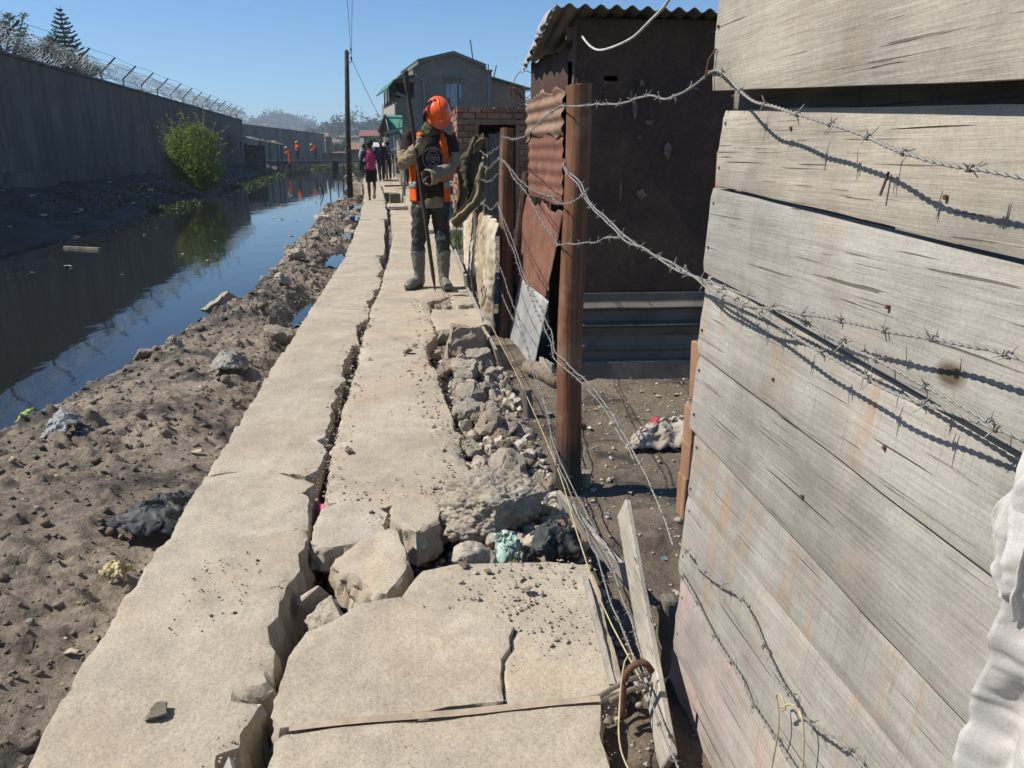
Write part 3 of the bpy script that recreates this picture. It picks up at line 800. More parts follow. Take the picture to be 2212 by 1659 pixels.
small = [(0.16, 4.21, .11), (0.37, 3.70, .13), (0.36, 3.28, .12), (0.24, 3.09, .08), (0.24, 2.92, .11), (0.31, 2.88, .11), (0.22, 5.44, .2), (0.45, 6.62, .15), (0.29, 6.75, .13), (0.41, 4.80, .15), (0.39, 4.18, .12), (0.44, 4.03, .09), (0.45, 3.68, .10), (0.42, 3.36, .09), (0.46, 3.1, .10), (0.47, 2.9, .12), (0.40, 2.74, .10), (0.46, 2.52, .10), (0.48, 2.38, .09), (0.07, 2.27, .06), (0.3, 2.27, .07), (0.22, 6.98, .12), (0.19, 6.5, .12), (0.14, 5.2, .12), (0.44, 5.3, .14), (0.47, 4.5, .12), (0.39, 4.6, .12), (0.24, 4.27, .12), (0.20, 3.5, .09), (0.33, 3.15, .1), (0.42, 3.2, .08), (0.27, 3.0, .07), (0.38, 2.9, .08), (0.25, 2.78, .1), (0.45, 2.65, .08), (0.38, 3.9, .1), (0.46, 3.85, .07), (0.31, 3.85, .09), (0.34, 5.55, .1), (0.22, 5.0, .13), (0.26, 2.84, .07), (0.48, 3.5, .08), (0.40, 3.02, .07), (0.28, 3.18, .08), (0.21, 2.98, .06), (0.35, 2.76, .07), (0.3, 4.75, .12), (0.18, 5.3, .1), (0.13, 6.9, .07), (0.38, 6.98, .08)]
_r = random.Random(5)
for _ in range(58):
    _y = 2.75 + 4.2 * _r.random() ** 1.3
    small.append((0.16 + 0.34 * _r.random(), _y, _r.uniform(0.05, 0.11) * (1 + 0.05 * _y)))
for i, (x, y, w) in enumerate(small):
    z = float(bed_z(np.array([x]), np.array([y]))[0]) + w * 0.28
    zone = next(q for q in ((2.8, 'small chunk lying around the largest concrete lump', 'small chunks around the largest lump'), (3.4, 'small chunk heaped left of the foot of the nearest post', 'small chunks by the nearest post'), (4.1, 'small chunk heaped level with the short grey stump', 'small chunks level with the stump'), (5.0, 'small chunk heaped around the tall blocky pale chunk', 'small chunks around the tall blocky chunk'), (5.9, 'small chunk packed under the tilted slab beside the second post', 'small chunks by the second post'), (99, 'small chunk at the far end of the rubble by the man', 'small chunks near the man')) if y < q[0])
    tag(rock('concrete_chunk', x, y, z, w, (i * 5 + 3) % 12, i % 3), zone[1], 'concrete chunk', zone[2])
# crumbs on the near right slab and the pavement
x, y, g = scatter(300, 0.08, 0.47, 1.72, 2.2, 3, 0.8)
w = np.exp(g.normal(-4.9, 0.5, len(x))).clip(0.003, 0.022)
x2, y2, g = scatter(420, -0.32, 0.45, 1.25, 2.0, 4, 1.0)
w2 = np.exp(g.normal(-5.7, 0.4, len(x2))).clip(0.0018, 0.010)
x3, y3, g = scatter(420, -0.30, 0.18, 2.72, 9.0, 5, 1.7)
w3 = np.exp(g.normal(-5.2, 0.55, len(x3))).clip(0.002, 0.03)
x4, y4, g = scatter(60, -0.68, -0.48, 1.9, 2.35, 6, 1.0)
w4 = np.exp(g.normal(-5.2, 0.4, len(x4))).clip(0.003, 0.011)
X = np.concatenate([x, x2, x3]); Y = np.concatenate([y, y2, y3]); W = np.concatenate([w, w2, w3])
crumbs('pavement_grit', np.stack([X, Y, 0.0005 + W * 0.05], 1), W, m_simple('pale_grit', (0.44, 0.38, 0.30), (0.32, 0.27, 0.21), 8), 7, 1, 0.28)
crumbs('dirt_crumbs', np.stack([x4, y4 + 0.4 * (x4 + 0.58), 0.004 + w4 * 0.2], 1), w4, m_simple('dark_crumb', (0.10, 0.075, 0.055)), 8)
# crumbled edges along the long crack and the broken right-hand edge
g = np.random.default_rng(90)
ce = np.array([q for q in FARL if q[1] < 9.5] + [q for q in KR if q[1] > 1.4]); re_ = np.array([q for q in FARR if q[1] < 7.1])
def along(P, n, o0, o1):
    i = g.integers(0, len(P), n); return P[i, 0] + g.uniform(o0, o1, n), P[i, 1] + g.uniform(-0.16, 0.16, n)
xa1, ya1 = along(ce, 900, -0.07, 0.06); xa2, ya2 = along(re_, 700, -0.14, 0.03)
xe = np.concatenate([xa1, xa2]); ye = np.concatenate([ya1, ya2])
we = np.exp(g.normal(-5.0, 0.5, len(xe))).clip(0.003, 0.022) * np.interp(ye, [1.5, 6], [0.8, 1.6])
ok = ~((xe < -0.30) & (ye < 2.7) & (xe > -0.40))
crumbs('edge_crumbs', np.stack([xe[ok], ye[ok], 0.001 + we[ok] * 0.06], 1), we[ok], m_simple('edge_grit', (0.42, 0.36, 0.28), (0.27, 0.225, 0.175), 5), 91, 1, 0.4)
# gravel in the yard and beside the path
x, y, g = scatter(2200, 0.5, 2.2, 1.3, 5.0, 9, 1.2)
w = np.exp(g.normal(-4.7, 0.55, len(x))).clip(0.004, 0.04)
crumbs('yard_gravel', np.stack([x, y, soil_z(x, y) + w * 0.2], 1), w, RUB[1], 10)
x, y, g = scatter(260, 0.37, 0.56, 1.1, 2.2, 11, 1.0)
w = np.exp(g.normal(-4.5, 0.5, len(x))).clip(0.004, 0.03)
crumbs('edge_gravel', np.stack([x, y, soil_z(x, y) + w * 0.3], 1), w, RUB[0], 12)
# rubble deep in the crack
x, y, g = scatter(420, -0.40, -0.27, 1.4, 9.0, 13, 1.3)
w = np.exp(g.normal(-3.4, 0.4, len(x))).clip(0.015, 0.08)
shards('crack_gravel', np.stack([x, y, soil_z(x, y) + 0.02 + 0.03 * g.uniform(0, 1, len(x)) * (y > 2.8)], 1), w, RUB[1], 14)
# clods and stones on the mud
x, y, g = scatter(9000, 0.02, 1.02, 1.6, 30.0, 15, 2.6)
t = x; x = XK(y) - t * (XK(y) - XR(y))
w = np.exp(g.normal(-4.2, 0.6, len(x))).clip(0.006, 0.12) * np.interp(y, [2, 10, 30], [0.75, 1.3, 2.2])
crumbs('mud_clods', np.stack([x, y, mud_z(x, y) + w * 0.15], 1), w, MUD, 16, 1)
x, y, g = scatter(1900, 0.0, 1.0, 1.6, 28.0, 33, 2.2)
x = XK(y) - x * (XK(y) - XR(y))
w = np.exp(g.normal(-3.95, 0.5, len(x))).clip(0.010, 0.10) * np.interp(y, [2, 10, 30], [0.65, 1.2, 2.0])
shards('mud_lumps', np.stack([x, y, mud_z(x, y) + w * 0.15], 1), w, MUD, 34)
x, y, g = scatter(900, 0.02, 1.0, 1.6, 30.0, 17, 2.2)
x = XK(y) - x * (XK(y) - XR(y))
w = np.exp(g.normal(-4.1, 0.45, len(x))).clip(0.008, 0.05) * np.interp(y, [2, 10, 30], [0.8, 1.2, 2.0])
crumbs('bank_pebbles', np.stack([x, y, mud_z(x, y) + w * 0.2], 1), w, m_simple('bank_pebble', (0.30, 0.26, 0.20), (0.17, 0.14, 0.11)), 18)
# litter flecks: thin curled scraps, too many to count
def scraps(name, P, W, cols, seed):
    g = np.random.default_rng(seed)
    vs, fs, mi = [], [], []
    for i, p in enumerate(P):
        a = g.uniform(0, 6.28); w = W[i]; l = w * g.uniform(0.5, 1.4)
        c, s_ = math.cos(a), math.sin(a)
        b = len(vs)
        for r in range(3):
            for q in range(4):
                u = (q / 3 - 0.5) * l; t = (r / 2 - 0.5) * w * g.uniform(0.6, 1)
                vs.append((p[0] + u * c - t * s_, p[1] + u * s_ + t * c, p[2] + g.uniform(0, 0.35) * w))
        for r in range(2):
            for q in range(3):
                k = b + r * 4 + q
                fs.append((k, k + 1, k + 5, k + 4)); mi.append(i % len(cols))
    me = mesh(name, vs, fs, True)
    for c in cols: me.materials.append(c)
    me.polygons.foreach_set('material_index', mi)
    return struct(link(name, me), 'stuff')
LIT = [m_simple('litter_' + n, c, None, 20, 0.6, 0.2, 60, 0.002) for n, c in (('white', (0.62, 0.60, 0.55)), ('cream', (0.50, 0.42, 0.30)), ('grey', (0.30, 0.31, 0.32)), ('straw', (0.36, 0.28, 0.17)), ('green', (0.16, 0.25, 0.20)), ('blue', (0.14, 0.24, 0.36)))]
x, y, g = scatter(220, 0.02, 1.0, 1.8, 30.0, 19, 1.8)
x = XK(y) - x * (XK(y) - XR(y))
w = np.exp(g.normal(-3.9, 0.45, len(x))).clip(0.010, 0.07) * np.interp(y, [2, 10, 30], [0.8, 1.2, 2.4])
scraps('bank_litter', np.stack([x, y, mud_z(x, y) + 0.012], 1), w, LIT[:4] + LIT[:1] + LIT[4:5], 20)
x, y, g = scatter(60, 0.6, 1.8, 1.6, 4.4, 21, 1.0)
scraps('yard_litter', np.stack([x, y, soil_z(x, y) + 0.008], 1), g.uniform(0.01, 0.03, len(x)), LIT, 22)
x, y, g = scatter(22, -0.385, -0.33, 2.0, 6.0, 23, 1.0)
scraps('crack_litter', np.stack([x, y, soil_z(x, y) + 0.02], 1), g.uniform(0.015, 0.035, len(x)), [LIT[2], LIT[1], LIT[3]], 24)

# ------------------------------------------------------------------ crumpled sheets (bags, sacks, cloths)
def crumple(name, pts, mat, seed, h=0.05, freq=14, amp=0.02, parent=None, th=0.0015, n=26, sag=None):
    """a sheet over a quad of four corners (x,y,z), bulging by h and creased"""
    a, b, c, d = [np.array(p, float) for p in pts]
    u = np.linspace(0, 1, n)[:, None, None]; t = np.linspace(0, 1, n)[None, :, None]
    P = (1 - u) * ((1 - t) * a + t * b) + u * ((1 - t) * d + t * c)
    bul = (np.sin(np.pi * u) * np.sin(np.pi * t)) ** 0.7
    q = P.reshape(-1, 3)
    nn = np.stack([fbm(q * freq + 5.3 * k + seed, 4, seed + k, gain=0.62, ridge=True) for k in range(3)], 1).reshape(n, n, 3)
    P = P + nn * amp * 1.25 + np.random.default_rng(seed).normal(size=P.shape) * amp * 0.12
    P[..., 2] += (bul * h)[..., 0]
    o = link(name, fastmesh(name, P.reshape(-1, 3), grid_faces(n, n), False), mat, parent)
    return solidify(o, th)
BAGBLK = m_simple('black_plastic', (0.035, 0.038, 0.042), (0.07, 0.072, 0.074), 9, 0.6, 0.3, 40, 0.004, spec=0.3)
def mz1(x, y): return float(mud_z(np.array([x]), np.array([y]))[0])
tag(crumple('plastic_bag', [(-1.27, 2.98, mz1(-1.27, 2.98) + .02), (-0.96, 3.02, mz1(-.96, 3.02) + .04), (-0.94, 3.36, mz1(-.94, 3.36) + .05), (-1.16, 3.33, mz1(-1.16, 3.33) + .04)], BAGBLK, 3, 0.05, 9, 0.040), 'torn black plastic bag lying on the mud beside the kerb', 'plastic bag')
tag(crumple('plastic_bag', [(0.235, 2.30, -0.07), (0.315, 2.29, -0.06), (0.32, 2.36, -0.03), (0.24, 2.37, 0.0)], m_simple('pale_green_plastic', (0.42, 0.56, 0.47), (0.30, 0.42, 0.36), 20, 0.5), 4, 0.05, 26, 0.02), 'crumpled pale green plastic bag among the concrete chunks', 'plastic bag')
tag(crumple('plastic_bag', [(0.335, 2.27, -0.06), (0.50, 2.29, -0.05), (0.51, 2.40, -0.03), (0.36, 2.40, -0.02)], BAGBLK, 5, 0.06, 18, 0.025), 'black plastic bag between the rubble and the foot of the fence', 'plastic bag')
tag(crumple('plastic_bag', [(0.60, 5.70, -0.06), (0.76, 5.74, -0.06), (0.76, 5.86, -0.05), (0.61, 5.84, -0.05)], m_simple('blue_plastic', (0.06, 0.36, 0.58), (0.04, 0.24, 0.42), 20, 0.45), 6, 0.09, 14, 0.03), 'bright blue plastic scrap at the foot of the second post', 'plastic bag')
tag(crumple('plastic_bag', [(-1.42, 5.45, mz1(-1.42, 5.45) + .02), (-1.20, 5.45, mz1(-1.2, 5.45) + .03), (-1.18, 5.75, mz1(-1.18, 5.75) + .04), (-1.40, 5.75, mz1(-1.4, 5.75) + .04)], m_simple('clear_plastic', (0.30, 0.29, 0.26), (0.20, 0.185, 0.16), 12, 0.7), 7, 0.09, 9, 0.035), 'dirty translucent grey bag bunched on the mud halfway along the near bank', 'plastic bag')
tag(crumple('plastic_scrap', [(-1.98, 4.2, mz1(-1.98, 4.2) + .01), (-1.84, 4.15, mz1(-1.84, 4.15) + .05), (-1.80, 4.36, mz1(-1.8, 4.36) + .03), (-1.93, 4.4, mz1(-1.93, 4.4) + .09)], LIT[2], 8, 0.03, 14, 0.02), 'grey torn plastic scrap sticking up from the dark mud', 'plastic bag')
tag(crumple('paper_scrap', [(-1.16, 2.72, mz1(-1.16, 2.72) + .02), (-1.06, 2.70, mz1(-1.06, 2.7) + .02), (-1.07, 2.78, mz1(-1.07, 2.78) + .04), (-1.14, 2.80, mz1(-1.14, 2.8) + .03)], m_simple('yellowed_paper', (0.52, 0.43, 0.24), None, 20), 9, 0.03, 30, 0.015), 'crumpled yellowish paper on the mud left of the kerb', 'paper')
tag(crumple('plastic_scrap', [(-2.40, 4.86, mz1(-2.4, 4.86) + .02), (-2.30, 4.84, mz1(-2.3, 4.84) + .02), (-2.30, 4.93, mz1(-2.3, 4.93) + .05), (-2.38, 4.95, mz1(-2.38, 4.95) + .06)], m_simple('yellow_green_plastic', (0.40, 0.42, 0.06), (0.12, 0.28, 0.06), 16, 0.6), 10, 0.02, 20, 0.012), 'bright yellow and green wrapper at the water edge', 'wrapper')
tag(crumple('wrapper', [(-0.385, 2.80, -0.10), (-0.325, 2.79, -0.09), (-0.325, 2.825, -0.06), (-0.38, 2.83, -0.06)], m_simple('pink_plastic', (0.70, 0.08, 0.26), None, 20, 0.4), 11, 0.01, 30, 0.006), 'small pink wrapper down in the crack beside the kerb', 'wrapper')
tag(crumple('paper_scrap', [(-0.40, 3.62, -0.12), (-0.345, 3.60, -0.05), (-0.345, 3.75, -0.03), (-0.395, 3.76, -0.10)], LIT[0], 12, 0.01, 20, 0.015), 'white crumpled paper poking out of the crack further along', 'paper')
mb = MB().add([(-0.435, 1.375, -0.02), (-0.375, 1.36, -0.02), (-0.405, 1.45, -0.01), (-0.40, 1.40, 0.045)], [(0, 1, 3), (1, 2, 3), (2, 0, 3), (0, 2, 1)])
tag(mb.build('paper_scrap', LIT[0]), 'pale folded scrap in the crack at the bottom edge of the picture', 'paper')

# stones standing out of the mud and along the water edge
bank_stones = [(-2.30, 9.9, .34, 'large pale boulder in the shallow water at the edge of the near bank'), (-1.57, 11.3, .30, 'squared block of concrete on the bank beyond the bright puddle'), (-1.43, 9.0, .26, 'whitish flat stone on the bank level with the man'), (-2.04, 6.2, .20, 'round dark stone at the corner of the water'),
               (-1.10, 6.85, .34, 'wide grey stone half buried against the kerb'), (-1.85, 6.35, .22, 'pale angular slab fragment on the water edge behind the round dark stone'), (-1.6, 14.0, .3, 'pointed stone on the bank past the squared block'), (-2.15, 12.2, .2, 'small dark stone standing in the water'),
               (-1.22, 17.0, .42, 'biggest of the white stones heaped against the far kerb'), (-1.35, 18.2, .36, 'white stone leaning behind the biggest one by the kerb'), (-1.95, 19.0, .4, 'flat stone on the brown hump of the bank'), (-3.1, 46.0, .95, 'big rounded boulder beside the utility pole'), (-2.75, 44.6, .6, 'pale stone just right of the pole at the kerb')]
for i, (x, y, w, lab) in enumerate(bank_stones):
    z = max(mz1(x, y), WZ - 0.02) + w * 0.14
    tag(rock('bank_stone', x, y, z, w, (i * 7) % 12, (1, 0, 0, 1)[i % 4], sc=(1, 1, 0.85)), lab, 'stone', 'stones on the near bank')
for i in range(34):
    y = 8 + 20 * random.random(); x = float(XK(y) - random.uniform(0.15, 1.0) * (XK(y) - XR(y)))
    w = random.uniform(0.06, 0.22)
    zone = next(q for q in ((12, 'small stone on the mud bank nearer than the man', 'small stones on the near mud'), (18, 'small stone on the mud bank level with the brick hut', 'small stones on the middle mud'), (99, 'small stone on the far mud bank beside the walking people', 'small stones on the far mud')) if y < q[0])
    tag(rock('bank_stone', x, y, mz1(x, y) + w * 0.2, w, i % 12, i % 2), zone[1], 'stone', zone[2])
# ------------------------------------------------------------------ wall of weathered planks on the right
PL_A = m_plank('weathered_plank_brown', (0.395, 0.364, 0.308), (0.245, 0.218, 0.178), streak=False)
PL_B = m_plank('weathered_plank_grey', (0.385, 0.369, 0.335), (0.225, 0.210, 0.187), streak=False)
PL_C = m_plank('weathered_plank_streaked', (0.36, 0.342, 0.308), (0.215, 0.198, 0.173), (8, 0.5, 8))
PL_E = m_plank('dull_grey_plank', (0.315, 0.300, 0.272), (0.19, 0.175, 0.155), streak=False)
PL_P = m_plank('pink_washed_plank', (0.40, 0.36, 0.32), (0.24, 0.21, 0.18), pink=True)
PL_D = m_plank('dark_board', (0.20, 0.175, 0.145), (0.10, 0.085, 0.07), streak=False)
RUSTIRON = m_rust('rusty_iron', (0.16, 0.075, 0.045), (0.08, 0.04, 0.03), (0.24, 0.12, 0.07))

def plank(name, y0, y1, z0, z1, x, th, mat, parent, seed, lean=0.0, drop=0.0, endj=0.012, nz=10, drop1=None):
    """board standing on edge in the plane x; y0 is the free end; wavy long edges and a ragged end"""
    ny = max(12, int(abs(y1 - y0) / 0.02))
    t = np.linspace(0, 1, ny); w = np.linspace(0, 1, nz)
    yy = y0 + (y1 - y0) * t[:, None] + np.zeros((1, nz))
    e = n2(np.full(nz, seed * 3.1), w * 2.2, 2.0, 3, seed)
    yy += (e[None, :] * endj) * (1 - t)[:, None] ** 6
    lo = z0 + drop * t + 0.004 * n2(t * abs(y1 - y0), np.full(ny, 1.0 + seed), 3.5, 3, seed + 1)
    hi = z1 + (drop if drop1 is None else drop1) * t + 0.004 * n2(t * abs(y1 - y0), np.full(ny, 5.0 + seed), 3.5, 3, seed + 2)
    zz = lo[:, None] + (hi - lo)[:, None] * w[None, :]
    rnd = np.minimum(1, np.minimum(w, 1 - w) * (z1 - z0) / 0.006)
    xx = x + lean * (w[None, :] - 0.5) + 0.003 * n2(yy, zz, 4, 2, seed + 7) + (1 - rnd)[None, :] * 0.004
    fr = np.stack([xx, yy, zz], -1).reshape(-1, 3)
    bk = fr + np.array([th, 0, 0])
    n = ny * nz
    F = grid_faces(ny, nz).tolist()
    Fb = [tuple(q + n for q in f[::-1]) for f in F]
    side = []
    for j in range(nz - 1):
        side.append((j + 1, j, j + n, j + 1 + n)); k = (ny - 1) * nz + j; side.append((k, k + 1, k + 1 + n, k + n))
    for i in range(ny - 1):
        a = i * nz; b = (i + 1) * nz; side.append((a, b, b + n, a + n)); a += nz - 1; b += nz - 1; side.append((b, a, a + n, b + n))
    me = mesh(name, np.vstack([fr, bk]), [tuple(f) for f in F] + Fb + side, True)
    try: me.set_sharp_from_angle(angle=R(40))
    except Exception: pass
    o = link(name, me, mat, parent)
    return o

wall_ = thing('plank_wall', 'tall wall of wide weathered grey planks filling the right side', 'plank wall', (0.62, 1.64, -0.1))
off = Vector((0.62, 1.64, -0.1))
rows = [  # end y, z0, z1, x offset, material, lean, drop
    (1.585, 1.80, 2.03, -0.004, PL_B, 0.006, (-0.09, -0.09)),
    (1.62, 1.572, 1.79, 0.002, PL_A, 0.006, (-0.10, -0.09)),
    (1.60, 1.335, 1.56, -0.022, PL_A, 0.006, (-0.14, -0.10)),
    (1.605, 1.155, 1.300, 0.004, PL_A, 0.008, (-0.114, -0.098)),
    (1.63, 0.976, 1.148, 0.0, PL_B, 0.010, (-0.146, -0.114)),
    (1.642, 0.797, 0.966, 0.004, PL_C, 0.012, (-0.066, -0.146)),
    (1.645, 0.620, 0.792, -0.002, PL_E, 0.012, (-0.084, -0.066)),
    (1.640, 0.455, 0.615, 0.003, PL_C, 0.012, (0.0, -0.084)),
    (1.655, 0.242, 0.451, 0.0, PL_C, 0.012, (-0.17, 0.0)),
    (1.672, 0.02, 0.236, 0.005, PL_P, 0.012, (-0.1, -0.17)),
    (1.69, -0.16, 0.015, 0.0, PL_P, 0.012, (-0.1, -0.1)),
]
nails = [(1.585, 1.45), (1.58, 1.37), (1.585, 1.275), (1.59, 1.19), (1.61, 1.12), (1.61, 1.03), (1.62, 0.94), (1.625, 0.85), (1.625, 0.76), (1.62, 0.66), (1.62, 0.58), (1.62, 0.48), (1.63, 0.42), (1.635, 0.30), (1.65, 0.18), (1.65, 0.08), (1.27, 0.855), (1.12, 0.70), (0.93, 0.87), (1.05, 0.99), (0.88, 1.20), (1.3, 1.27), (0.96, 1.06)]
for i, (ye, z0, z1, dx, mt, lean, drop) in enumerate(rows):
    p = plank('plank', ye - off.y, -0.9 - off.y, z0 - off.z, z1 - off.z, dx, 0.024, mt, wall_, 40 + i, lean, drop[0], drop1=drop[1])
nm = MB()
for k in range(7):
    a = 2 * math.pi * k / 7; nm.v.append((0.0015, 0.0032 * math.cos(a), 0.0032 * math.sin(a)))
nm.v += [(0.008, 0.0024 * math.cos(2 * math.pi * k / 7), 0.0024 * math.sin(2 * math.pi * k / 7)) for k in range(7)]
nm.f = [tuple(range(7))] + [(k, k + 7, (k + 1) % 7 + 7, (k + 1) % 7) for k in range(7)]
nail_me = mesh('nail', nm.v, nm.f); nail_me.materials.append(RUSTIRON)
for (y, z) in nails:
    i = next((r for r in rows if r[1] <= z <= r[2]), rows[2])
    z += (i[6][0] + i[6][1]) / 2 * (i[0] - y) / 2.5
    link('nail', nail_me, None, wall_, loc=(i[3] - 0.004 + i[5] * ((z - i[1]) / (i[2] - i[1]) - 0.5), y - off.y, z - off.z))
mb = MB().tube([(0, 0, 0), (-0.012, 0.004, -0.02), (-0.016, 0.006, -0.055)], 0.0022, 6)
mb.build('bent_nail', RUSTIRON, wall_, loc=(-0.024, 1.585 - off.y, 1.41 - off.z))
MB().tube([(0, 0, 0), (-0.008, 0.0, -0.03)], 0.002, 6).build('bent_nail', RUSTIRON, wall_, loc=(0.0, 1.0 - off.y, 1.195 - off.z))
# uprights behind the boards, their edges showing past the ends
RAWWOOD = m_plank('raw_red_wood', (0.32, 0.185, 0.11), (0.19, 0.10, 0.06), streak=False, axis=2)
for (xa, y, z0, z1, w) in [(0.026, 1.665, 1.02, 1.22, 0.03), (0.030, 1.645, 1.20, 1.30, 0.03), (0.026, 1.745, 0.655, 0.795, 0.05), (0.028, 1.77, 0.545, 0.635, 0.055), (0.027, 1.775, 0.455, 0.540, 0.058), (0.029, 1.79, 0.335, 0.450, 0.058)]:
    b = MB().box((0, 0, 0), (0.05, w, z1 - z0), None, 0.003).build('batten_end', RAWWOOD, wall_, loc=(xa + 0.027, y - off.y - w / 2 + 0.01, (z0 + z1) / 2 - off.z)); bevel(b, 0.003)
plank('backing_board', 1.62 - off.y, -0.9 - off.y, 1.25 - off.z, 1.40 - off.z, 0.034, 0.02, PL_D, wall_, 77, 0.0, -0.12)
MB().box((0, 0, 0.98), (0.07, 0.07, 2.06)).build('corner_upright', PL_D, wall_, loc=(0.092, 1.60 - off.y, -0.05))
for k, yy in enumerate((0.9, 0.1, -0.7)):
    MB().box((0, 0, 0.98), (0.06, 0.06, 2.06)).build('upright', PL_D, wall_, loc=(0.092, yy - off.y, -0.05))
b = MB().box((0, 0, 0), (0.045, 0.05, 0.30), None, 0.004).build('batten_end', PL_D, wall_, loc=(0.03, 1.80 - off.y, -0.06 - off.z)); bevel(b, 0.012, 2)

# ------------------------------------------------------------------ fence posts
POSTM = m_post('red_brown_timber', (0.20, 0.095, 0.05), (0.105, 0.05, 0.03), (0.045, 0.037, 0.03))
POSTM2 = m_post('brown_timber', (0.19, 0.10, 0.06), (0.10, 0.055, 0.036), (0.06, 0.045, 0.035), foot=False)
def post(name, x, y, z0, z1, r, mat, label, lean=(0, 0), seed=0, cat='fence post', group='fence posts'):
    n = 26; m_ = 60
    P = []
    for i in range(m_):
        t = i / (m_ - 1); z = (z1 - z0) * t
        for k in range(n):
            a = 2 * math.pi * k / n
            P.append((math.cos(a), math.sin(a), z))
    P = np.array(P)
    rr = r * (1.05 - 0.12 * P[:, 2] / (z1 - z0)) * (1 + 0.08 * fbm(np.stack([P[:, 0] * 1.4, P[:, 1] * 1.4, P[:, 2] * 1.3], 1) + seed, 3, seed) + 0.05 * fbm(np.stack([P[:, 0] * 7, P[:, 1] * 7, P[:, 2] * 0.8], 1) + seed, 2, seed + 3))
    # a flat hewn face
    v = np.stack([P[:, 0] * rr + lean[0] * P[:, 2] + 0.006 * np.sin(P[:, 2] * 5 + seed), np.minimum(P[:, 1] * rr, r * 0.9) + lean[1] * P[:, 2], P[:, 2]], 1)
    top = v[-n:]; v[-n:, 2] += 0.012 * fbm(top * 30, 2, seed)
    F = []
    for i in range(m_ - 1):
        for k in range(n):
            F.append((i * n + k, i * n + (k + 1) % n, (i + 1) * n + (k + 1) % n, (i + 1) * n + k))
    F.append(tuple((m_ - 1) * n + k for k in range(n)))
    me = mesh(name, v, F, True)
    try: me.set_sharp_from_angle(angle=R(50))
    except Exception: pass
    o = link(name, me, mat, loc=(x, y, z0))
    return tag(o, label, cat, group)
post('fence_post', 0.583, 2.87, -0.16, 1.44, 0.047, POSTM, 'nearest and tallest red-brown fence post with a blackened foot', (0.008, 0.0), 1)
post('fence_post', 0.672, 5.72, -0.16, 1.375, 0.050, POSTM2, 'second red-brown fence post, standing behind the white sacks', (0.014, 0), 5)
post('fence_stake', 0.755, 6.0, -0.1, 1.08, 0.04, m_post('dark_stake', (0.085, 0.05, 0.032), (0.05, 0.03, 0.02), (0.05, 0.04, 0.03), False), 'shorter leaning stake just behind the second post, frayed on top', (0.10, 0), 8)
post('fence_stake', 0.585, 7.05, -0.1, 1.33, 0.030, m_post('grey_stake', (0.22, 0.19, 0.15), (0.12, 0.10, 0.08), (0.1, 0.1, 0.1), False), 'thin grey stake carrying the olive jacket', (0.0, 0), 11)
post('fence_stake', 0.60, 6.55, -0.1, 0.80, 0.016, m_post('dark_stick', (0.12, 0.09, 0.07), (0.06, 0.05, 0.04), (0.1, 0.1, 0.1), False), 'thin dark stick standing between the white sacks', (0.02, 0), 12)
post('wooden_stump', 0.575, 3.83, -0.14, 0.07, 0.027, m_post('grey_stump', (0.20, 0.165, 0.135), (0.12, 0.10, 0.085), (0.1, 0.1, 0.1), False), 'short grey stump sticking up among the rubble before the dark shack', (-0.1, 0), 13, 'stump', 'wooden stumps')
post('wooden_stump', 0.655, 2.93, -0.14, -0.02, 0.030, m_post('cut_stump', (0.26, 0.21, 0.16), (0.15, 0.12, 0.09), (0.1, 0.1, 0.1), False), 'low sawn stump touching the foot of the nearest post', (0.05, 0), 14, 'stump', 'wooden stumps')
l = MB(); l.tube([(0, 0, 0), (0.07, -0.10, 0.0), (0.14, -0.30, -0.02)], [0.045, 0.05, 0.047], 14)
tag(l.build('log', m_post('grey_log', (0.25, 0.205, 0.155), (0.14, 0.115, 0.09), (0.1, 0.1, 0.1), False), None, True, loc=(0.68, 4.62, -0.03)), 'short grey log lying in the dirt beside the shack corner', 'log')

# ------------------------------------------------------------------ boards along the foot of the fence
def board(name, a, b, h, th, mat, label, seed, lean=0.0, group=None, cat='board'):
    """board on edge from a to b (points on its lower edge)"""
    a, b = Vector(a), Vector(b)
    L = (b - a).length; n = max(6, int(L / 0.04)); nz = 5
    d = (b - a).normalized(); nrm = Vector((d.y, -d.x, 0)).normalized()
    v, f = [], []
    for side in (0, 1):
        for i in range(n):
            for j in range(nz):
                t = i / (n - 1); w = j / (nz - 1)
                p = a.lerp(b, t) + Vector((0, 0, h * w)) + nrm * (lean * w + side * th)
                e = 0.006 * math.sin(t * L * 9 + seed) * (w - 0.5) + random.uniform(-0.003, 0.003)
                v.append(p + Vector((0, 0, e)))
    k = n * nz
    for i in range(n - 1):
        for j in range(nz - 1):
            q = i * nz + j; f.append((q, q + nz, q + nz + 1, q + 1)); f.append((q + k + 1, q + k + nz + 1, q + k + nz, q + k))
        q = i * nz + nz - 1; f.append((q, q + nz, q + nz + k, q + k)); q = i * nz; f.append((q + nz, q, q + k, q + nz + k))
    for j in range(nz - 1):
        f.append((j, j + 1, j + 1 + k, j + k)); q = (n - 1) * nz + j; f.append((q + 1, q, q + k, q + 1 + k))
    # local frame with the grain along Y
    M = Matrix((nrm, d, nrm.cross(d))).transposed()
    Mi = M.inverted()
    v = [Mi @ (q - a) for q in v]
    o = link(name, mesh(name, v, f), mat)
    o.matrix_world = Matrix.Translation(a) @ M.to_4x4()
    return tag(o, label, cat, group)
GB = 'boards along the foot of the fence'
board('board', (0.535, 2.66, -0.06), (0.635, 2.13, -0.07), 0.085, 0.018, PL_A, 'pale plank lying on edge between the nearest post and the leaning board', 1, 0.02, GB)
board('board', (0.545, 9.3, -0.06), (0.525, 7.2, -0.06), 0.20, 0.018, PL_B, 'long low board edging the path beside the man', 2, 0.02, GB)
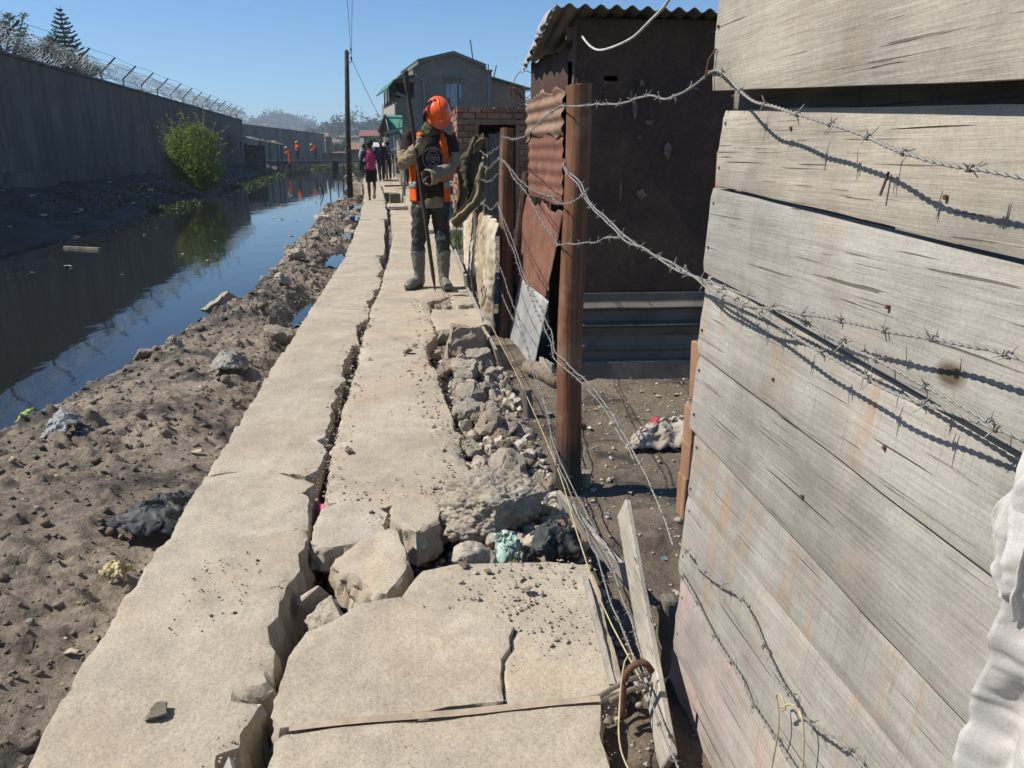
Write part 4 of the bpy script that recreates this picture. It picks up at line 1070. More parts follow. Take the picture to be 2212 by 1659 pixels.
board('board', (0.53, 7.1, -0.08), (0.545, 5.75, -0.08), 0.13, 0.018, PL_B, 'low board in front of the white sacks', 3, 0.02, GB)
board('board', (0.54, 5.4, -0.1), (0.56, 4.72, -0.1), 0.16, 0.018, PL_A, 'brown board on edge behind the tilted slab chunk', 4, 0.05, GB)
board('board', (0.76, 4.55, -0.1), (0.80, 4.36, -0.1), 0.15, 0.018, PL_A, 'short upright wood offcut before the shack corner', 5, 0.0, GB)
board('board', (0.492, 2.08, -0.05), (0.45, 1.58, -0.05), 0.055, 0.016, PL_A, 'thin plank edging the near slab below the wires', 6, 0.0, GB)
# the long leaning board
lb = MB().bar((0.612, 2.14, 0.19), (0.515, 1.37, -0.05), 0.018, 0.075, (0.25, 0, 1))
o = lb.build('leaning_board', PL_A); bevel(o, 0.003)
tag(o, 'long narrow pale board leaning towards the camera at the foot of the plank wall', 'board', GB)
# lath set in the joint of the near slabs
lt = MB()
pts = [(-0.30 + 0.70 * t, 1.520 + 0.010 * t + 0.003 * math.sin(9 * t), 0.0055 + 0.001 * math.sin(5 * t)) for t in np.linspace(0, 1, 24)]
lt.tube(pts, [(0.011, 0.0045)] * 24, 4, True, (0, 1, 0))
tag(lt.build('lath', m_simple('pale_lath', (0.44, 0.36, 0.265), (0.34, 0.27, 0.2), 5)), 'thin straight wooden lath set in the joint across the near slabs', 'lath')
# rebar hook and scraps at the fence foot
rb = MB().tube(smoothline([(0.445, 1.50, -0.03), (0.450, 1.51, 0.06), (0.462, 1.50, 0.105), (0.490, 1.50, 0.115), (0.510, 1.50, 0.09)], 0.01), 0.008, 8)
tag(rb.build('iron_hook', RUSTIRON, None, True), 'rusty bent iron bar hooked over beside the lath end', 'iron bar')
for k, (a, b, lab) in enumerate([((0.40, 1.535, 0.008), (0.53, 1.575, 0.03), 'dark stick lying over the lath end at the fence'), ((0.42, 1.515, 0.008), (0.53, 1.55, 0.018), 'second short stick below the iron hook')]):
    tag(MB().tube([a, ((a[0] + b[0]) / 2, (a[1] + b[1]) / 2 + 0.004, (a[2] + b[2]) / 2 + 0.004), b], 0.006, 6).build('stick', PL_D), lab, 'stick')
tag(MB().tube([(0.60, 1.78, -0.12), (0.598, 1.775, 0.0), (0.60, 1.77, 0.02)], 0.007, 7).build('iron_rod', RUSTIRON), 'short ribbed iron rod standing under the bottom planks', 'iron bar')

# ------------------------------------------------------------------ barbed wire
s = NT('galvanised_wire'); WIRE = s.fin((0.25, 0.24, 0.225), 0.6, None, 0.3, 0.45)
def _barb(seed, rad=0.0016, blen=0.014):
    g = random.Random(seed); mb = MB()
    mb.tube([(math.cos(q) * rad * 2.3, math.sin(q) * rad * 2.3, (q / 6.28 - 1) * 0.004) for q in np.linspace(0, 12.5, 18)], rad * 0.75, 4)
    for q in range(4):
        an = g.uniform(0, 6.28); d = Vector((math.cos(an), math.sin(an), g.uniform(-0.4, 0.4))).normalized()
        p0 = Vector((0, 0, g.uniform(-0.006, 0.006)))
        mb.tube([p0, p0 + d * blen * g.uniform(0.8, 1.3)], [rad * 0.75, rad * 0.35], 4)
    me = mesh('barb', mb.v, mb.f, True); me.materials.append(WIRE)
    return me
BARBS = [_barb(k) for k in range(7)]
def barbed(pts, label, seed=0, rad=0.0016, pitch=0.028, barb=0.105, step=0.006, wob=0.006, blen=0.014):
    g = np.random.default_rng(seed)
    L = smoothline(pts, 0.03)
    L = L + np.stack([fbm(L * 9 + 3 * k + seed, 2, seed + k) for k in range(3)], 1) * wob
    L = smoothline(L, step)
    n = len(L)
    T = np.gradient(L, axis=0); T /= np.maximum(np.linalg.norm(T, axis=1, keepdims=True), 1e-9)
    S = np.cumsum(np.r_[0, np.linalg.norm(np.diff(L, axis=0), axis=1)])
    ref = np.array([0.3, 0.2, 1.0]); A = np.cross(T, ref); A /= np.maximum(np.linalg.norm(A, axis=1, keepdims=True), 1e-6); B = np.cross(T, A)
    mb = MB()
    for ph in (0, math.pi):
        a = S / pitch * 2 * math.pi + ph
        Q = L + (A * np.cos(a)[:, None] + B * np.sin(a)[:, None]) * rad * 0.95
        mb.tube(Q, rad, 5)
    o = mb.build('barbed_wire', WIRE, None, True)
    tag(o, label, 'barbed wire')
    s0 = 0.03
    while s0 < S[-1] - 0.02:
        i = int(np.searchsorted(S, s0)); i = min(max(i, 1), n - 2)
        t = Vector(T[i]); a_ = Vector(A[i]); b_ = Vector(B[i]); r_ = Matrix.Rotation(g.uniform(0, 6.28), 3, t)
        M = Matrix((r_ @ a_, r_ @ b_, t)).transposed().to_4x4() * 1.0
        q = link('barb', BARBS[int(g.integers(len(BARBS)))], None, o)
        sc = rad / 0.0016
        q.matrix_world = Matrix.Translation(Vector(L[i])) @ M @ Matrix.Diagonal((sc, sc, sc, 1))
        s0 += barb * g.uniform(0.85, 1.15)
    return o
barbed([(0.655, 5.67, 1.318), (0.642, 5.439, 1.314), (0.62, 4.8, 1.29), (0.603, 4.205, 1.300), (0.584, 3.577, 1.352), (0.540, 2.93, 1.372), (0.545, 2.80, 1.368), (0.570, 2.529, 1.360), (0.579, 2.232, 1.345), (0.587, 1.997, 1.353), (0.591, 1.864, 1.338), (0.595, 1.748, 1.342), (0.596, 1.649, 1.361), (0.590, 1.58, 1.372), (0.575, 1.458, 1.348), (0.572, 1.357, 1.308), (0.572, 1.199, 1.279), (0.575, 1.016, 1.246), (0.575, 0.847, 1.212), (0.577, 0.707, 1.197), (0.585, 0.3, 1.18)], 'topmost barbed wire running from the second post over the top planks', 1)
barbed([(0.555, 2.91, 1.182), (0.545, 2.80, 1.165), (0.564, 2.68, 1.125), (0.569, 2.555, 1.075), (0.576, 2.332, 1.035), (0.582, 2.141, 1.000), (0.589, 1.941, 0.980), (0.592, 1.775, 0.976), (0.590, 1.60, 0.970), (0.583, 1.47, 0.957), (0.58, 1.318, 0.961), (0.58, 1.132, 0.987), (0.58, 0.949, 1.007), (0.58, 0.773, 1.019), (0.58, 0.672, 1.03), (0.585, 0.3, 1.03)], 'barbed wire sagging from the nearest post, upper of the bundle on the planks', 2)
barbed([(0.553, 2.90, 1.19), (0.543, 2.80, 1.158), (0.562, 2.68, 1.115), (0.567, 2.54, 1.065), (0.574, 2.33, 1.027), (0.580, 2.14, 0.992), (0.587, 1.94, 0.985), (0.590, 1.77, 0.968), (0.592, 1.57, 0.972), (0.590, 1.38, 0.975), (0.592, 1.18, 0.972), (0.592, 1.017, 0.966), (0.592, 0.854, 0.960), (0.592, 0.741, 0.953), (0.592, 0.55, 0.945), (0.592, 0.3, 0.94)], 'barbed wire twisted with the upper one, lying along the plank joint', 3)
barbed([(0.588, 1.72, 0.972), (0.586, 1.52, 0.965), (0.582, 1.318, 0.961), (0.580, 1.20, 0.955), (0.578, 1.102, 0.948), (0.58, 0.898, 0.940), (0.58, 0.765, 0.946), (0.585, 0.668, 0.950), (0.588, 0.5, 0.94)], 'lowest strand of the wire bundle on the planks', 4)
barbed([(0.622, 5.66, 1.185), (0.632, 5.2, 1.14), (0.614, 4.545, 1.079), (0.594, 3.894, 1.045), (0.574, 3.265, 1.045), (0.535, 2.87, 1.043), (0.550, 2.78, 1.05), (0.564, 2.70, 1.07), (0.569, 2.56, 1.108)], 'second barbed wire between the two tall posts', 5, step=0.01)
barbed([(0.622, 5.66, 1.172), (0.635, 5.4, 1.16), (0.623, 4.811, 1.071), (0.600, 4.05, 1.005), (0.585, 3.624, 0.935), (0.573, 3.25, 0.899), (0.535, 2.88, 0.899), (0.548, 2.78, 0.91), (0.569, 2.54, 0.938), (0.576, 2.325, 0.975), (0.582, 2.142, 0.998)], 'third barbed wire between the two tall posts, joining the sagging bundle', 6, step=0.01)
barbed([(0.620, 5.66, 0.88), (0.637, 5.279, 0.747), (0.618, 4.668, 0.667), (0.606, 4.288, 0.587), (0.587, 3.68, 0.544), (0.552, 3.1, 0.525), (0.530, 2.86, 0.50), (0.556, 2.726, 0.480), (0.575, 2.373, 0.482), (0.582, 2.161, 0.460), (0.588, 1.978, 0.429), (0.594, 1.780, 0.381), (0.597, 1.653, 0.318)], 'slack barbed wire crossing the nearest post at half height', 7, step=0.008)
barbed([(0.622, 5.66, 0.86), (0.627, 5.30, 0.72), (0.612, 4.70, 0.64), (0.598, 4.2, 0.56), (0.58, 3.68, 0.51), (0.545, 3.1, 0.50), (0.528, 2.88, 0.47), (0.552, 2.72, 0.455), (0.572, 2.38, 0.465), (0.580, 2.15, 0.44), (0.586, 1.97, 0.415)], 'slack barbed wire twisted alongside the one at half height', 8, step=0.01)
barbed([(0.610, 6.05, 0.43), (0.632, 5.45, 0.24), (0.605, 4.275, 0.229), (0.592, 3.841, 0.161), (0.570, 3.246, 0.113), (0.545, 3.0, 0.06), (0.545, 2.6, 0.03), (0.535, 2.26, 0.035), (0.525, 2.05, 0.04), (0.515, 1.85, 0.03), (0.505, 1.62, 0.04), (0.498, 1.40, 0.03), (0.50, 1.2, 0.03)], 'lowest slack barbed wire trailing along the edge of the path', 9, step=0.008)
barbed([(0.610, 5.66, 0.50), (0.625, 5.1, 0.35), (0.60, 4.4, 0.30), (0.585, 3.8, 0.20), (0.56, 3.2, 0.15), (0.535, 2.95, 0.12), (0.55, 2.5, 0.06), (0.56, 2.2, 0.06), (0.548, 1.9, 0.05), (0.535, 1.65, 0.02), (0.53, 1.42, -0.02)], 'slack barbed wire trailing just right of the lowest one', 10, step=0.008)
barbed([(0.594, 1.60, 0.355), (0.60, 1.551, 0.348), (0.60, 1.521, 0.345), (0.603, 1.406, 0.367), (0.605, 1.325, 0.394), (0.606, 1.257, 0.394), (0.606, 1.212, 0.379), (0.606, 1.119, 0.348), (0.600, 1.050, 0.354), (0.595, 1.003, 0.359), (0.595, 0.917, 0.391), (0.60, 0.863, 0.402), (0.60, 0.5, 0.41)], 'barbed wire hugging the lower grey planks', 11, wob=0.004)
barbed([(0.604, 1.62, 0.275), (0.604, 1.498, 0.263), (0.604, 1.383, 0.246), (0.604, 1.25, 0.247), (0.604, 1.213, 0.229), (0.604, 1.133, 0.236), (0.604, 1.052, 0.242), (0.604, 0.8, 0.25)], 'barbed wire hugging the pink-washed plank', 12, wob=0.003)
for k, (pts, lab) in enumerate([([(0.600, 7.02, 1.235), (0.625, 6.4, 1.20), (0.640, 5.76, 1.255)], 'short barbed wire from the jacket stake to the second post, uppermost'), ([(0.600, 7.02, 1.12), (0.625, 6.4, 1.10), (0.625, 5.70, 1.168)], 'short barbed wire between jacket stake and second post, second from top'),
                                ([(0.600, 7.02, 1.0), (0.625, 6.34, 1.0), (0.624, 5.70, 1.076)], 'short barbed wire between jacket stake and second post, third from top'), ([(0.600, 7.02, 0.82), (0.625, 6.2, 0.80), (0.624, 5.70, 0.876)], 'lowest short barbed wire between jacket stake and second post'),
                                ([(0.58, 9.0, 0.42), (0.575, 8.0, 0.35), (0.585, 7.05, 0.40), (0.565, 6.2, 0.32), (0.615, 5.70, 0.30)], 'barbed wire strung over the white sacks')]):
    barbed(pts, lab, 20 + k, step=0.012, wob=0.01)
# string line along the broken edge
STR = m_simple('yellowed_string', (0.50, 0.42, 0.25), None, 60, 0.9)
tag(MB().tube(smoothline([(0.49, 1.50, 0.06), (0.488, 1.894, 0.03), (0.50, 2.3, 0.05), (0.545, 2.916, 0.03), (0.561, 4.134, 0.035), (0.558, 5.604, 0.03), (0.575, 9.2, 0.03)], 0.1), 0.0022, 6).build('string_line', STR, None, True), 'taut pale string line running along the broken edge of the path', 'string')
tag(MB().tube(smoothline([(0.42, 1.22, 0.004), (0.405, 1.36, 0.006), (0.43, 1.47, 0.04), (0.455, 1.53, 0.10), (0.475, 1.535, 0.115), (0.470, 1.52, 0.09), (0.452, 1.50, 0.06)], 0.02), 0.0020, 6).build('string_loop', STR, None, True), 'loose yellow string looped over the iron hook', 'string')
tag(MB().tube(smoothline([(0.600, 1.10, 0.12), (0.592, 1.07, 0.28), (0.590, 1.085, 0.335), (0.590, 1.065, 0.345), (0.592, 1.055, 0.33), (0.592, 1.07, 0.318), (0.592, 1.04, 0.352), (0.590, 1.0, 0.36), (0.592, 0.985, 0.30), (0.60, 0.985, 0.14)], 0.012), 0.0018, 6).build('string_knot', STR, None, True), 'yellow string knotted around the wire on the lower planks', 'string')

# ------------------------------------------------------------------ hanging cloths
def drape(name, rows_, mat, seed, folds=5, depth=0.03, noise=0.012, parent=None, th=0.002, ns=44, nt=60, crease=0.0):
    """rows_: list of (left point, right point) from top to bottom, in world metres; folds run down the sheet"""
    rows_ = [(np.array(a, float), np.array(b, float)) for a, b in rows_]
    tk = np.linspace(0, len(rows_) - 1, nt)
    Lp = np.stack([np.interp(tk, range(len(rows_)), [r[0][k] for r in rows_]) for k in range(3)], 1)
    Rp = np.stack([np.interp(tk, range(len(rows_)), [r[1][k] for r in rows_]) for k in range(3)], 1)
    u = np.linspace(0, 1, ns)
    P = Lp[:, None] * (1 - u)[None, :, None] + Rp[:, None] * u[None, :, None]
    d = Rp - Lp; nrm = np.cross(d, np.array([0, 0, 1.0])); nrm /= np.maximum(np.linalg.norm(nrm, axis=1, keepdims=True), 1e-6)
    q = P.reshape(-1, 3)
    ph = fbm(np.stack([q[:, 2] * 2.5, np.tile(u, nt) * 2.0, np.full(len(q), seed)], 1), 2, seed).reshape(nt, ns) * 1.6
    fo = np.sin(u[None, :] * folds * 2 * math.pi + ph * 2.0 + seed) * depth * (0.4 + 0.6 * np.linspace(0, 1, nt)[:, None])
    nn = np.stack([fbm(q * 16 + 7 * k + seed, 3, seed + k, ridge=True) for k in range(3)], 1).reshape(nt, ns, 3) * noise
    P = P + nrm[:, None, :] * fo[..., None] + nn
    if crease:
        cr = fbm(np.stack([q[:, 0] * 30, q[:, 1] * 34 + q[:, 2] * 12, q[:, 2] * 20], 1), 3, seed + 60, ridge=True).reshape(nt, ns)
        P = P + nrm[:, None, :] * (cr * crease)[..., None]
    o = link(name, fastmesh(name, P.reshape(-1, 3), grid_faces(nt, ns), True), mat, parent)
    return solidify(o, th)
OLIVE = m_cloth('olive_cloth', (0.115, 0.095, 0.060), (0.080, 0.068, 0.045))
OLIVE_L = m_cloth('olive_lining', (0.25, 0.20, 0.125), (0.18, 0.145, 0.09))
jk = thing('jacket', 'olive jacket hung over a thin stake on the fence beside the man', 'jacket', (0.56, 6.98, 0.6))
jb = drape('jacket_body', [((0.545, 6.97, 1.33), (0.62, 7.0, 1.35)), ((0.50, 6.95, 1.24), (0.66, 7.0, 1.25)), ((0.43, 6.93, 1.14), (0.66, 7.0, 1.12)), ((0.41, 6.92, 1.04), (0.64, 7.0, 1.00)), ((0.43, 6.92, 0.90), (0.61, 7.0, 0.86)), ((0.38, 6.92, 0.70), (0.52, 6.98, 0.74))], OLIVE, 3, 2.5, 0.035, 0.02)
js = drape('jacket_sleeve', [((0.63, 6.94, 1.18), (0.67, 6.96, 1.20)), ((0.58, 6.88, 1.05), (0.665, 6.90, 1.04)), ((0.55, 6.87, 0.92), (0.655, 6.89, 0.90)), ((0.50, 6.86, 0.83), (0.63, 6.87, 0.80)), ((0.44, 6.85, 0.77), (0.54, 6.85, 0.74)), ((0.38, 6.84, 0.72), (0.46, 6.84, 0.65)), ((0.33, 6.83, 0.68), (0.38, 6.83, 0.59))], OLIVE_L, 6, 1.4, 0.025, 0.012)
jc = drape('collar', [((0.55, 6.93, 1.20), (0.62, 6.93, 1.25)), ((0.56, 6.90, 1.30), (0.64, 6.93, 1.36)), ((0.61, 6.92, 1.33), (0.66, 6.96, 1.28))], OLIVE_L, 9, 2, 0.02, 0.015)
for q in (jb, js, jc):
    q.parent = jk; q.matrix_parent_inverse = Matrix.Translation((-0.56, -6.98, -0.6))
SACK = m_cloth('woven_sack', (0.48, 0.40, 0.29), (0.27, 0.20, 0.13), 6, 0.4, 0.75, 160)
SACK_W = m_cloth('pale_woven_sack', (0.53, 0.48, 0.39), (0.34, 0.27, 0.18), 5, 0.4, 0.75, 160)
GS = 'woven sacks hung along the fence'
def sack(rows_, mat, seed, label, **k):
    o = drape('woven_sack', rows_, mat, seed, **k)
    return tag(o, label, 'sack', GS)
sack([((0.60, 8.6, 0.62), (0.58, 7.15, 0.70)), ((0.59, 8.5, 0.40), (0.56, 7.1, 0.42)), ((0.58, 8.3, 0.18), (0.55, 7.0, 0.16)), ((0.60, 8.0, 0.0), (0.57, 7.0, -0.04))], SACK_W, 2, 'pale woven sack below the hung jacket, furthest of the three', folds=3.0, depth=0.045, noise=0.013)
sack([((0.61, 6.85, 0.74), (0.60, 6.05, 0.72)), ((0.58, 6.8, 0.62), (0.56, 6.05, 0.60)), ((0.57, 6.75, 0.35), (0.55, 6.0, 0.30)), ((0.58, 6.65, 0.10), (0.56, 6.0, 0.02)), ((0.60, 6.5, -0.05), (0.58, 6.05, -0.06))], SACK, 4, 'brownish woven sack with a dark vertical fold, middle of the three', folds=3.6, depth=0.045, noise=0.013)
sack([((0.60, 6.15, 0.76), (0.60, 5.55, 0.74)), ((0.575, 6.1, 0.66), (0.575, 5.5, 0.64)), ((0.56, 6.05, 0.40), (0.555, 5.5, 0.42)), ((0.565, 5.95, 0.26), (0.56, 5.55, 0.25)), ((0.545, 6.05, 0.10), (0.54, 5.6, 0.08)), ((0.57, 6.0, -0.05), (0.56, 5.7, -0.07))], SACK_W, 7, 'pale sack in front of the second post, nearest of the three', folds=2.7, depth=0.04, noise=0.013)
o = drape('wood_slab', [((0.60, 8.95, 0.66), (0.60, 8.55, 0.74)), ((0.60, 8.95, 0.3), (0.60, 8.5, 0.3)), ((0.60, 8.9, -0.1), (0.60, 8.5, -0.1))], PL_B, 5, 0.5, 0.005, 0.004, th=0.02)
tag(o, 'pale upright bark slab at the end of the sack row beside the man', 'board')
# white garment hung on the wires at the right edge
WH = m_cloth('white_cotton', (0.55, 0.535, 0.515), (0.44, 0.42, 0.40), 6, 0.12, 0.9, 420)
gm = thing('white_garment', 'white cotton garment hung on the barbed wire at the right edge', 'garment', (0.53, 0.5, 0.6))
g1 = drape('body', [((0.56, 0.62, 1.035), (0.55, 0.22, 1.06)), ((0.545, 0.605, 0.985), (0.53, 0.2, 1.0)), ((0.535, 0.60, 0.90), (0.52, 0.2, 0.9)), ((0.535, 0.585, 0.83), (0.52, 0.2, 0.8)), ((0.54, 0.59, 0.76), (0.52, 0.18, 0.7)), ((0.545, 0.602, 0.69), (0.525, 0.18, 0.6)), ((0.55, 0.602, 0.60), (0.53, 0.18, 0.5)), ((0.555, 0.60, 0.45), (0.54, 0.18, 0.4))], WH, 3, 4.2, 0.026, 0.008, ns=120, nt=170, crease=0.006)
g2 = drape('sleeve', [((0.55, 0.61, 0.99), (0.545, 0.56, 1.0)), ((0.545, 0.615, 0.93), (0.54, 0.56, 0.94)), ((0.54, 0.632, 0.885), (0.535, 0.57, 0.88)), ((0.54, 0.622, 0.845), (0.535, 0.575, 0.83)), ((0.545, 0.60, 0.825), (0.54, 0.575, 0.80))], WH, 6, 1.3, 0.010, 0.006, crease=0.004)
for q in (g1, g2):
    q.parent = gm; q.matrix_parent_inverse = Matrix.Translation((-0.53, -0.5, -0.6))
# things lying in the yard
tag(crumple('woven_sack', [(0.90, 3.26, -0.06), (1.40, 3.20, -0.06), (1.42, 3.46, -0.06), (1.04, 3.42, -0.06)], m_cloth('dirty_white_sack', (0.42, 0.37, 0.32), (0.27, 0.225, 0.18), 5, 0.5, 0.6), 21, 0.10, 7, 0.035, n=44), 'dirty white sack lying in the yard in front of the shack', 'sack')
mb = MB()
mb.tube([(0, 0, 0), (0, 0, 0.004), (0, 0, 0.010), (0, 0, 0.011)], [0.021, 0.022, 0.021, 0.017], 20)
tag(mb.build('bottle_cap', m_simple('pink_red_plastic', (0.62, 0.06, 0.09), None, 20, 0.45), loc=(1.18, 3.63, -0.065), rot=(0.25, -0.2, 0)), 'pinkish red bottle cap on the dark dirt of the yard', 'bottle cap')
mb = MB().box((0, 0, 0), (0.045, 0.07, 0.045), None, 0.006)
o = mb.build('brick_piece', m_simple('orange_brick', (0.36, 0.14, 0.075), (0.26, 0.10, 0.06), 20, bump=0.6), loc=(0.80, 3.66, -0.07), rot=(0.4, 0.3, 0.5)); bevel(o, 0.005)
tag(o, 'orange brick fragment right of the nearest post', 'brick')
# ------------------------------------------------------------------ rusty sheet-metal shack behind the fence
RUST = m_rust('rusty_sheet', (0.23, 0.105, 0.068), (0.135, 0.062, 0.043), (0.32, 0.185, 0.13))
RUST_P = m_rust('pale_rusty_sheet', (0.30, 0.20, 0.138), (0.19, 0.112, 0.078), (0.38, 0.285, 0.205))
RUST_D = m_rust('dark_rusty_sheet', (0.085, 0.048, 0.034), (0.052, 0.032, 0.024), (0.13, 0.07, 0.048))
ZINC = m_zinc('grey_zinc_sheet'); ZINC_D = m_zinc('dull_grey_sheet', (0.14, 0.126, 0.108), (0.075, 0.068, 0.06), 0.6)
shack = thing('metal_shack', 'dark rusty sheet-metal shack with a corrugated roof behind the fence', 'shack', (0.93, 4.55, -0.1), R(-3.4))
SO = Vector((0.93, 4.55, -0.1))
def sheet(name, fn, nu, nv, mat, parent, th=0.003, keep=None, smooth=True):
    u, v = np.meshgrid(np.linspace(0, 1, nu), np.linspace(0, 1, nv))
    P = fn(u, v)
    F = grid_faces(nv, nu)
    if keep is not None:
        k = keep(u, v).ravel(); F = F[np.all(k[F], axis=1)]
    o = link(name, fastmesh(name, P.reshape(-1, 3), F, smooth), mat, parent)
    return solidify(o, th)
# front: big dark sheet; local x along the face, y into the shack
def f_front(u, v):
    x = 0.0 + 1.9 * u; z = 0.515 + 1.49 * v
    y = 0.005 * n2(x, z, 3, 3, 71)
    return np.stack([x, y, z], -1)
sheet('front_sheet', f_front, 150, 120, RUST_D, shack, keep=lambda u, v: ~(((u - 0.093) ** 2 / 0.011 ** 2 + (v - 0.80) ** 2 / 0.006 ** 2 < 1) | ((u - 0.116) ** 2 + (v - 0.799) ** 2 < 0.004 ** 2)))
# patches of flaked pale metal on the dark sheet
PATCH = m_simple('pale_flake', (0.22, 0.16, 0.13), (0.13, 0.08, 0.065), 40, 0.9, 0.6, 60)
for (x, z, w, h, sd) in [(0.325, 1.545, 0.03, 0.09, 1), (0.30, 1.62, 0.02, 0.05, 2), (0.41, 1.475, 0.05, 0.035, 3), (0.52, 1.325, 0.05, 0.09, 4), (0.385, 1.09, 0.055, 0.06, 5), (0.36, 1.40, 0.02, 0.03, 6), (0.265, 1.10, 0.012, 0.10, 7), (0.36, 1.68, 0.025, 0.04, 8)]:
    vv = [(0, 0, 0)] + [(math.cos(a) * w / 2 * random.uniform(0.55, 1.2), 0, math.sin(a) * h / 2 * random.uniform(0.55, 1.2)) for a in np.linspace(0, 2 * math.pi, 16, endpoint=False)]
    o = link('flaked_patch', mesh('flaked_patch', vv, [(0, i + 1, (i + 1) % 16 + 1) for i in range(16)]), PATCH, shack, loc=(x, -0.026, z)); solidify(o, 0.002)
# lower corrugated sheets, ribs running across
def f_rib(z0, z1, ribs, amp):
    def f(u, v):
        x = -0.01 + 1.9 * u; z = z0 + (z1 - z0) * v
        w = sum(np.exp(-((z - zr - 0.006 * n2(x, x * 0 + zr, 2.5, 2, 76)) / 0.014) ** 2) for zr in ribs)
        y = -0.028 - amp * w + 0.005 * n2(x, z, 4, 3, 75)
        return np.stack([x, y, z], -1)
    return f
sheet('ribbed_sheet', f_rib(0.27, 0.53, (0.45, 0.345), 0.045), 90, 90, ZINC_D, shack)
sheet('ribbed_sheet', f_rib(0.10, 0.30, (0.20,), 0.016), 90, 50, ZINC_D, shack)
b = MB().box((0, 0, 0), (1.55, 0.03, 0.165), None, 0.004).build('sill_board', PL_D, shack, loc=(0.83, -0.058, 0.045)); bevel(b, 0.004)
MB().box((0, 0, 0), (1.4, 0.06, 0.05), None, 0.008).build('sill_beam', PL_D, shack, loc=(0.95, -0.04, -0.03))
for xx in (0.02, 1.86):
    MB().box((0, 0, 0), (0.06, 0.06, 2.0)).build('corner_post', PL_D, shack, loc=(xx, 0.06, 0.98))
MB().box((0, 0, 0), (0.06, 0.06, 1.85)).build('corner_post', PL_D, shack, loc=(0.02, 1.06, 0.93))
MB().box((0, 0, 0), (0.06, 0.06, 1.85)).build('corner_post', PL_D, shack, loc=(1.86, 1.06, 0.93))
# left side: torn, overlapping rusty sheets (face towards the path)
def side(z0, z1, y0, y1, x0, ribs, amp, seed, tear_lo=0.0, tear_hi=0.0, slant=0.0, lean=0.0):
    def f(u, v):
        y = y0 + (y1 - y0) * u + slant * (1 - v)
        z = z0 + (z1 - z0) * v
        z = z - tear_lo * (1 - v) * np.clip(n2(u * 6, u * 0 + seed, 1, 3, seed), -1, 1) + tear_hi * v * n2(u * 6 + 9, u * 0 + seed, 1, 3, seed + 1)
        x = x0 - 0.115 * y - amp * np.sin(z / 0.075 * 2 * np.pi * ribs) + 0.012 * n2(y, z, 6, 3, seed + 2) - lean * (1 - v)
        return np.stack([x, y, z], -1)
    return f
sheet('side_sheet', side(1.62, 1.88, 0.10, 1.10, -0.02, 0, 0, 81, 0.05, 0.03), 40, 14, RUST_D, shack)
sheet('side_sheet', side(1.40, 1.66, 0.05, 1.08, -0.055, 1.0, 0.009, 82, 0.07, 0.06), 46, 26, RUST_P, shack)
sheet('side_sheet', side(1.02, 1.45, 0.08, 1.04, -0.045, 1.0, 0.0045, 83, 0.02, 0.03), 46, 40, RUST, shack)
sheet('side_sheet', side(0.40, 0.98, 0.02, 1.06, -0.055, 0.0, 0.0, 84, 0.03, 0.10, 0.25, 0.05), 46, 40, RUST, shack)
sheet('side_sheet', side(-0.02, 0.46, 0.10, 1.0, -0.11, 0.0, 0.0, 86, 0.0, 0.004, 0.12, 0.07), 30, 24, ZINC, shack)
for (y, z0, z1, w) in [(0.03, 0.0, 0.55, 0.05), (-0.06, -0.05, 0.42, 0.04)]:
    MB().box((0, 0, 0), (0.03, w, z1 - z0), None, 0.004).build('side_batten', PL_D, shack, loc=(-0.05, y, (z0 + z1) / 2))
# roof: corrugated, ridges run front to back
def f_roof(u, v):
    x = -0.13 + 2.2 * u; y = -0.14 + 1.55 * v
    z = 2.045 - 0.11 * v + 0.012 * np.sin(x * 2 * np.pi / 0.082) - 0.05 * u + 0.006 * n2(x, y, 3, 2, 91)
    return np.stack([x, y, z], -1)
sheet('roof_sheet', f_roof, 190, 30, ZINC_D, shack, 0.003)
def f_flap(u, v):
    y = -0.13 + 1.5 * u
    a = v * 1.45
    r = 0.065 + 0.02 * n2(u * 8, u * 0, 1, 2, 92)
    x = -0.13 - r * np.sin(a) * 0.9
    z = 2.045 - 0.11 * u - r * (1 - np.cos(a)) - v * (0.03 + 0.035 * n2(u * 9, u * 0 + 3, 1, 3, 93))
    return np.stack([x + 0.012 * np.sin(y * 2 * np.pi / 0.16), y, z], -1)
sheet('roof_flap', f_flap, 60, 14, ZINC, shack, 0.003)
MB().box((0, 0, 0), (1.95, 0.06, 0.06)).build('roof_beam', PL_D, shack, loc=(0.93, 0.10, 1.94))
def f_back(u, v):
    return np.stack([1.9 * u, 1.09 + 0.01 * np.sin(u * 60), 1.9 * v], -1)
sheet('back_sheet', f_back, 60, 4, RUST_D, shack)
def f_rside(u, v):
    return np.stack([1.9 + 0.01 * np.sin(v * 30), 1.09 * u, 1.95 * v], -1)
sheet('side_sheet', f_rside, 4, 60, RUST_D, shack)
# pale cable from the shack corner, blue cord under the roof
tag(MB().tube(smoothline([(0.93, 4.42, 1.80), (0.945, 4.3, 1.74), (0.94, 4.0, 1.685), (0.966, 3.6, 1.683), (0.95, 3.25, 1.705), (0.942, 3.0, 1.737), (0.90, 2.6, 1.82), (0.8, 2.0, 2.0)], 0.05), 0.0055, 8).build('cable', m_simple('white_cable', (0.62, 0.61, 0.58), None, 30, 0.5), None, True), 'white cable hanging from the shack corner up out of the picture', 'cable')
tag(MB().tube(smoothline([(1.62, 4.40, 1.83), (1.75, 4.38, 1.815), (1.9, 4.37, 1.812)], 0.05), 0.004, 6).build('blue_cord', m_simple('blue_cord', (0.06, 0.14, 0.42), None, 30, 0.6), None, True), 'short blue cord under the shack roof next to the planks', 'cord')
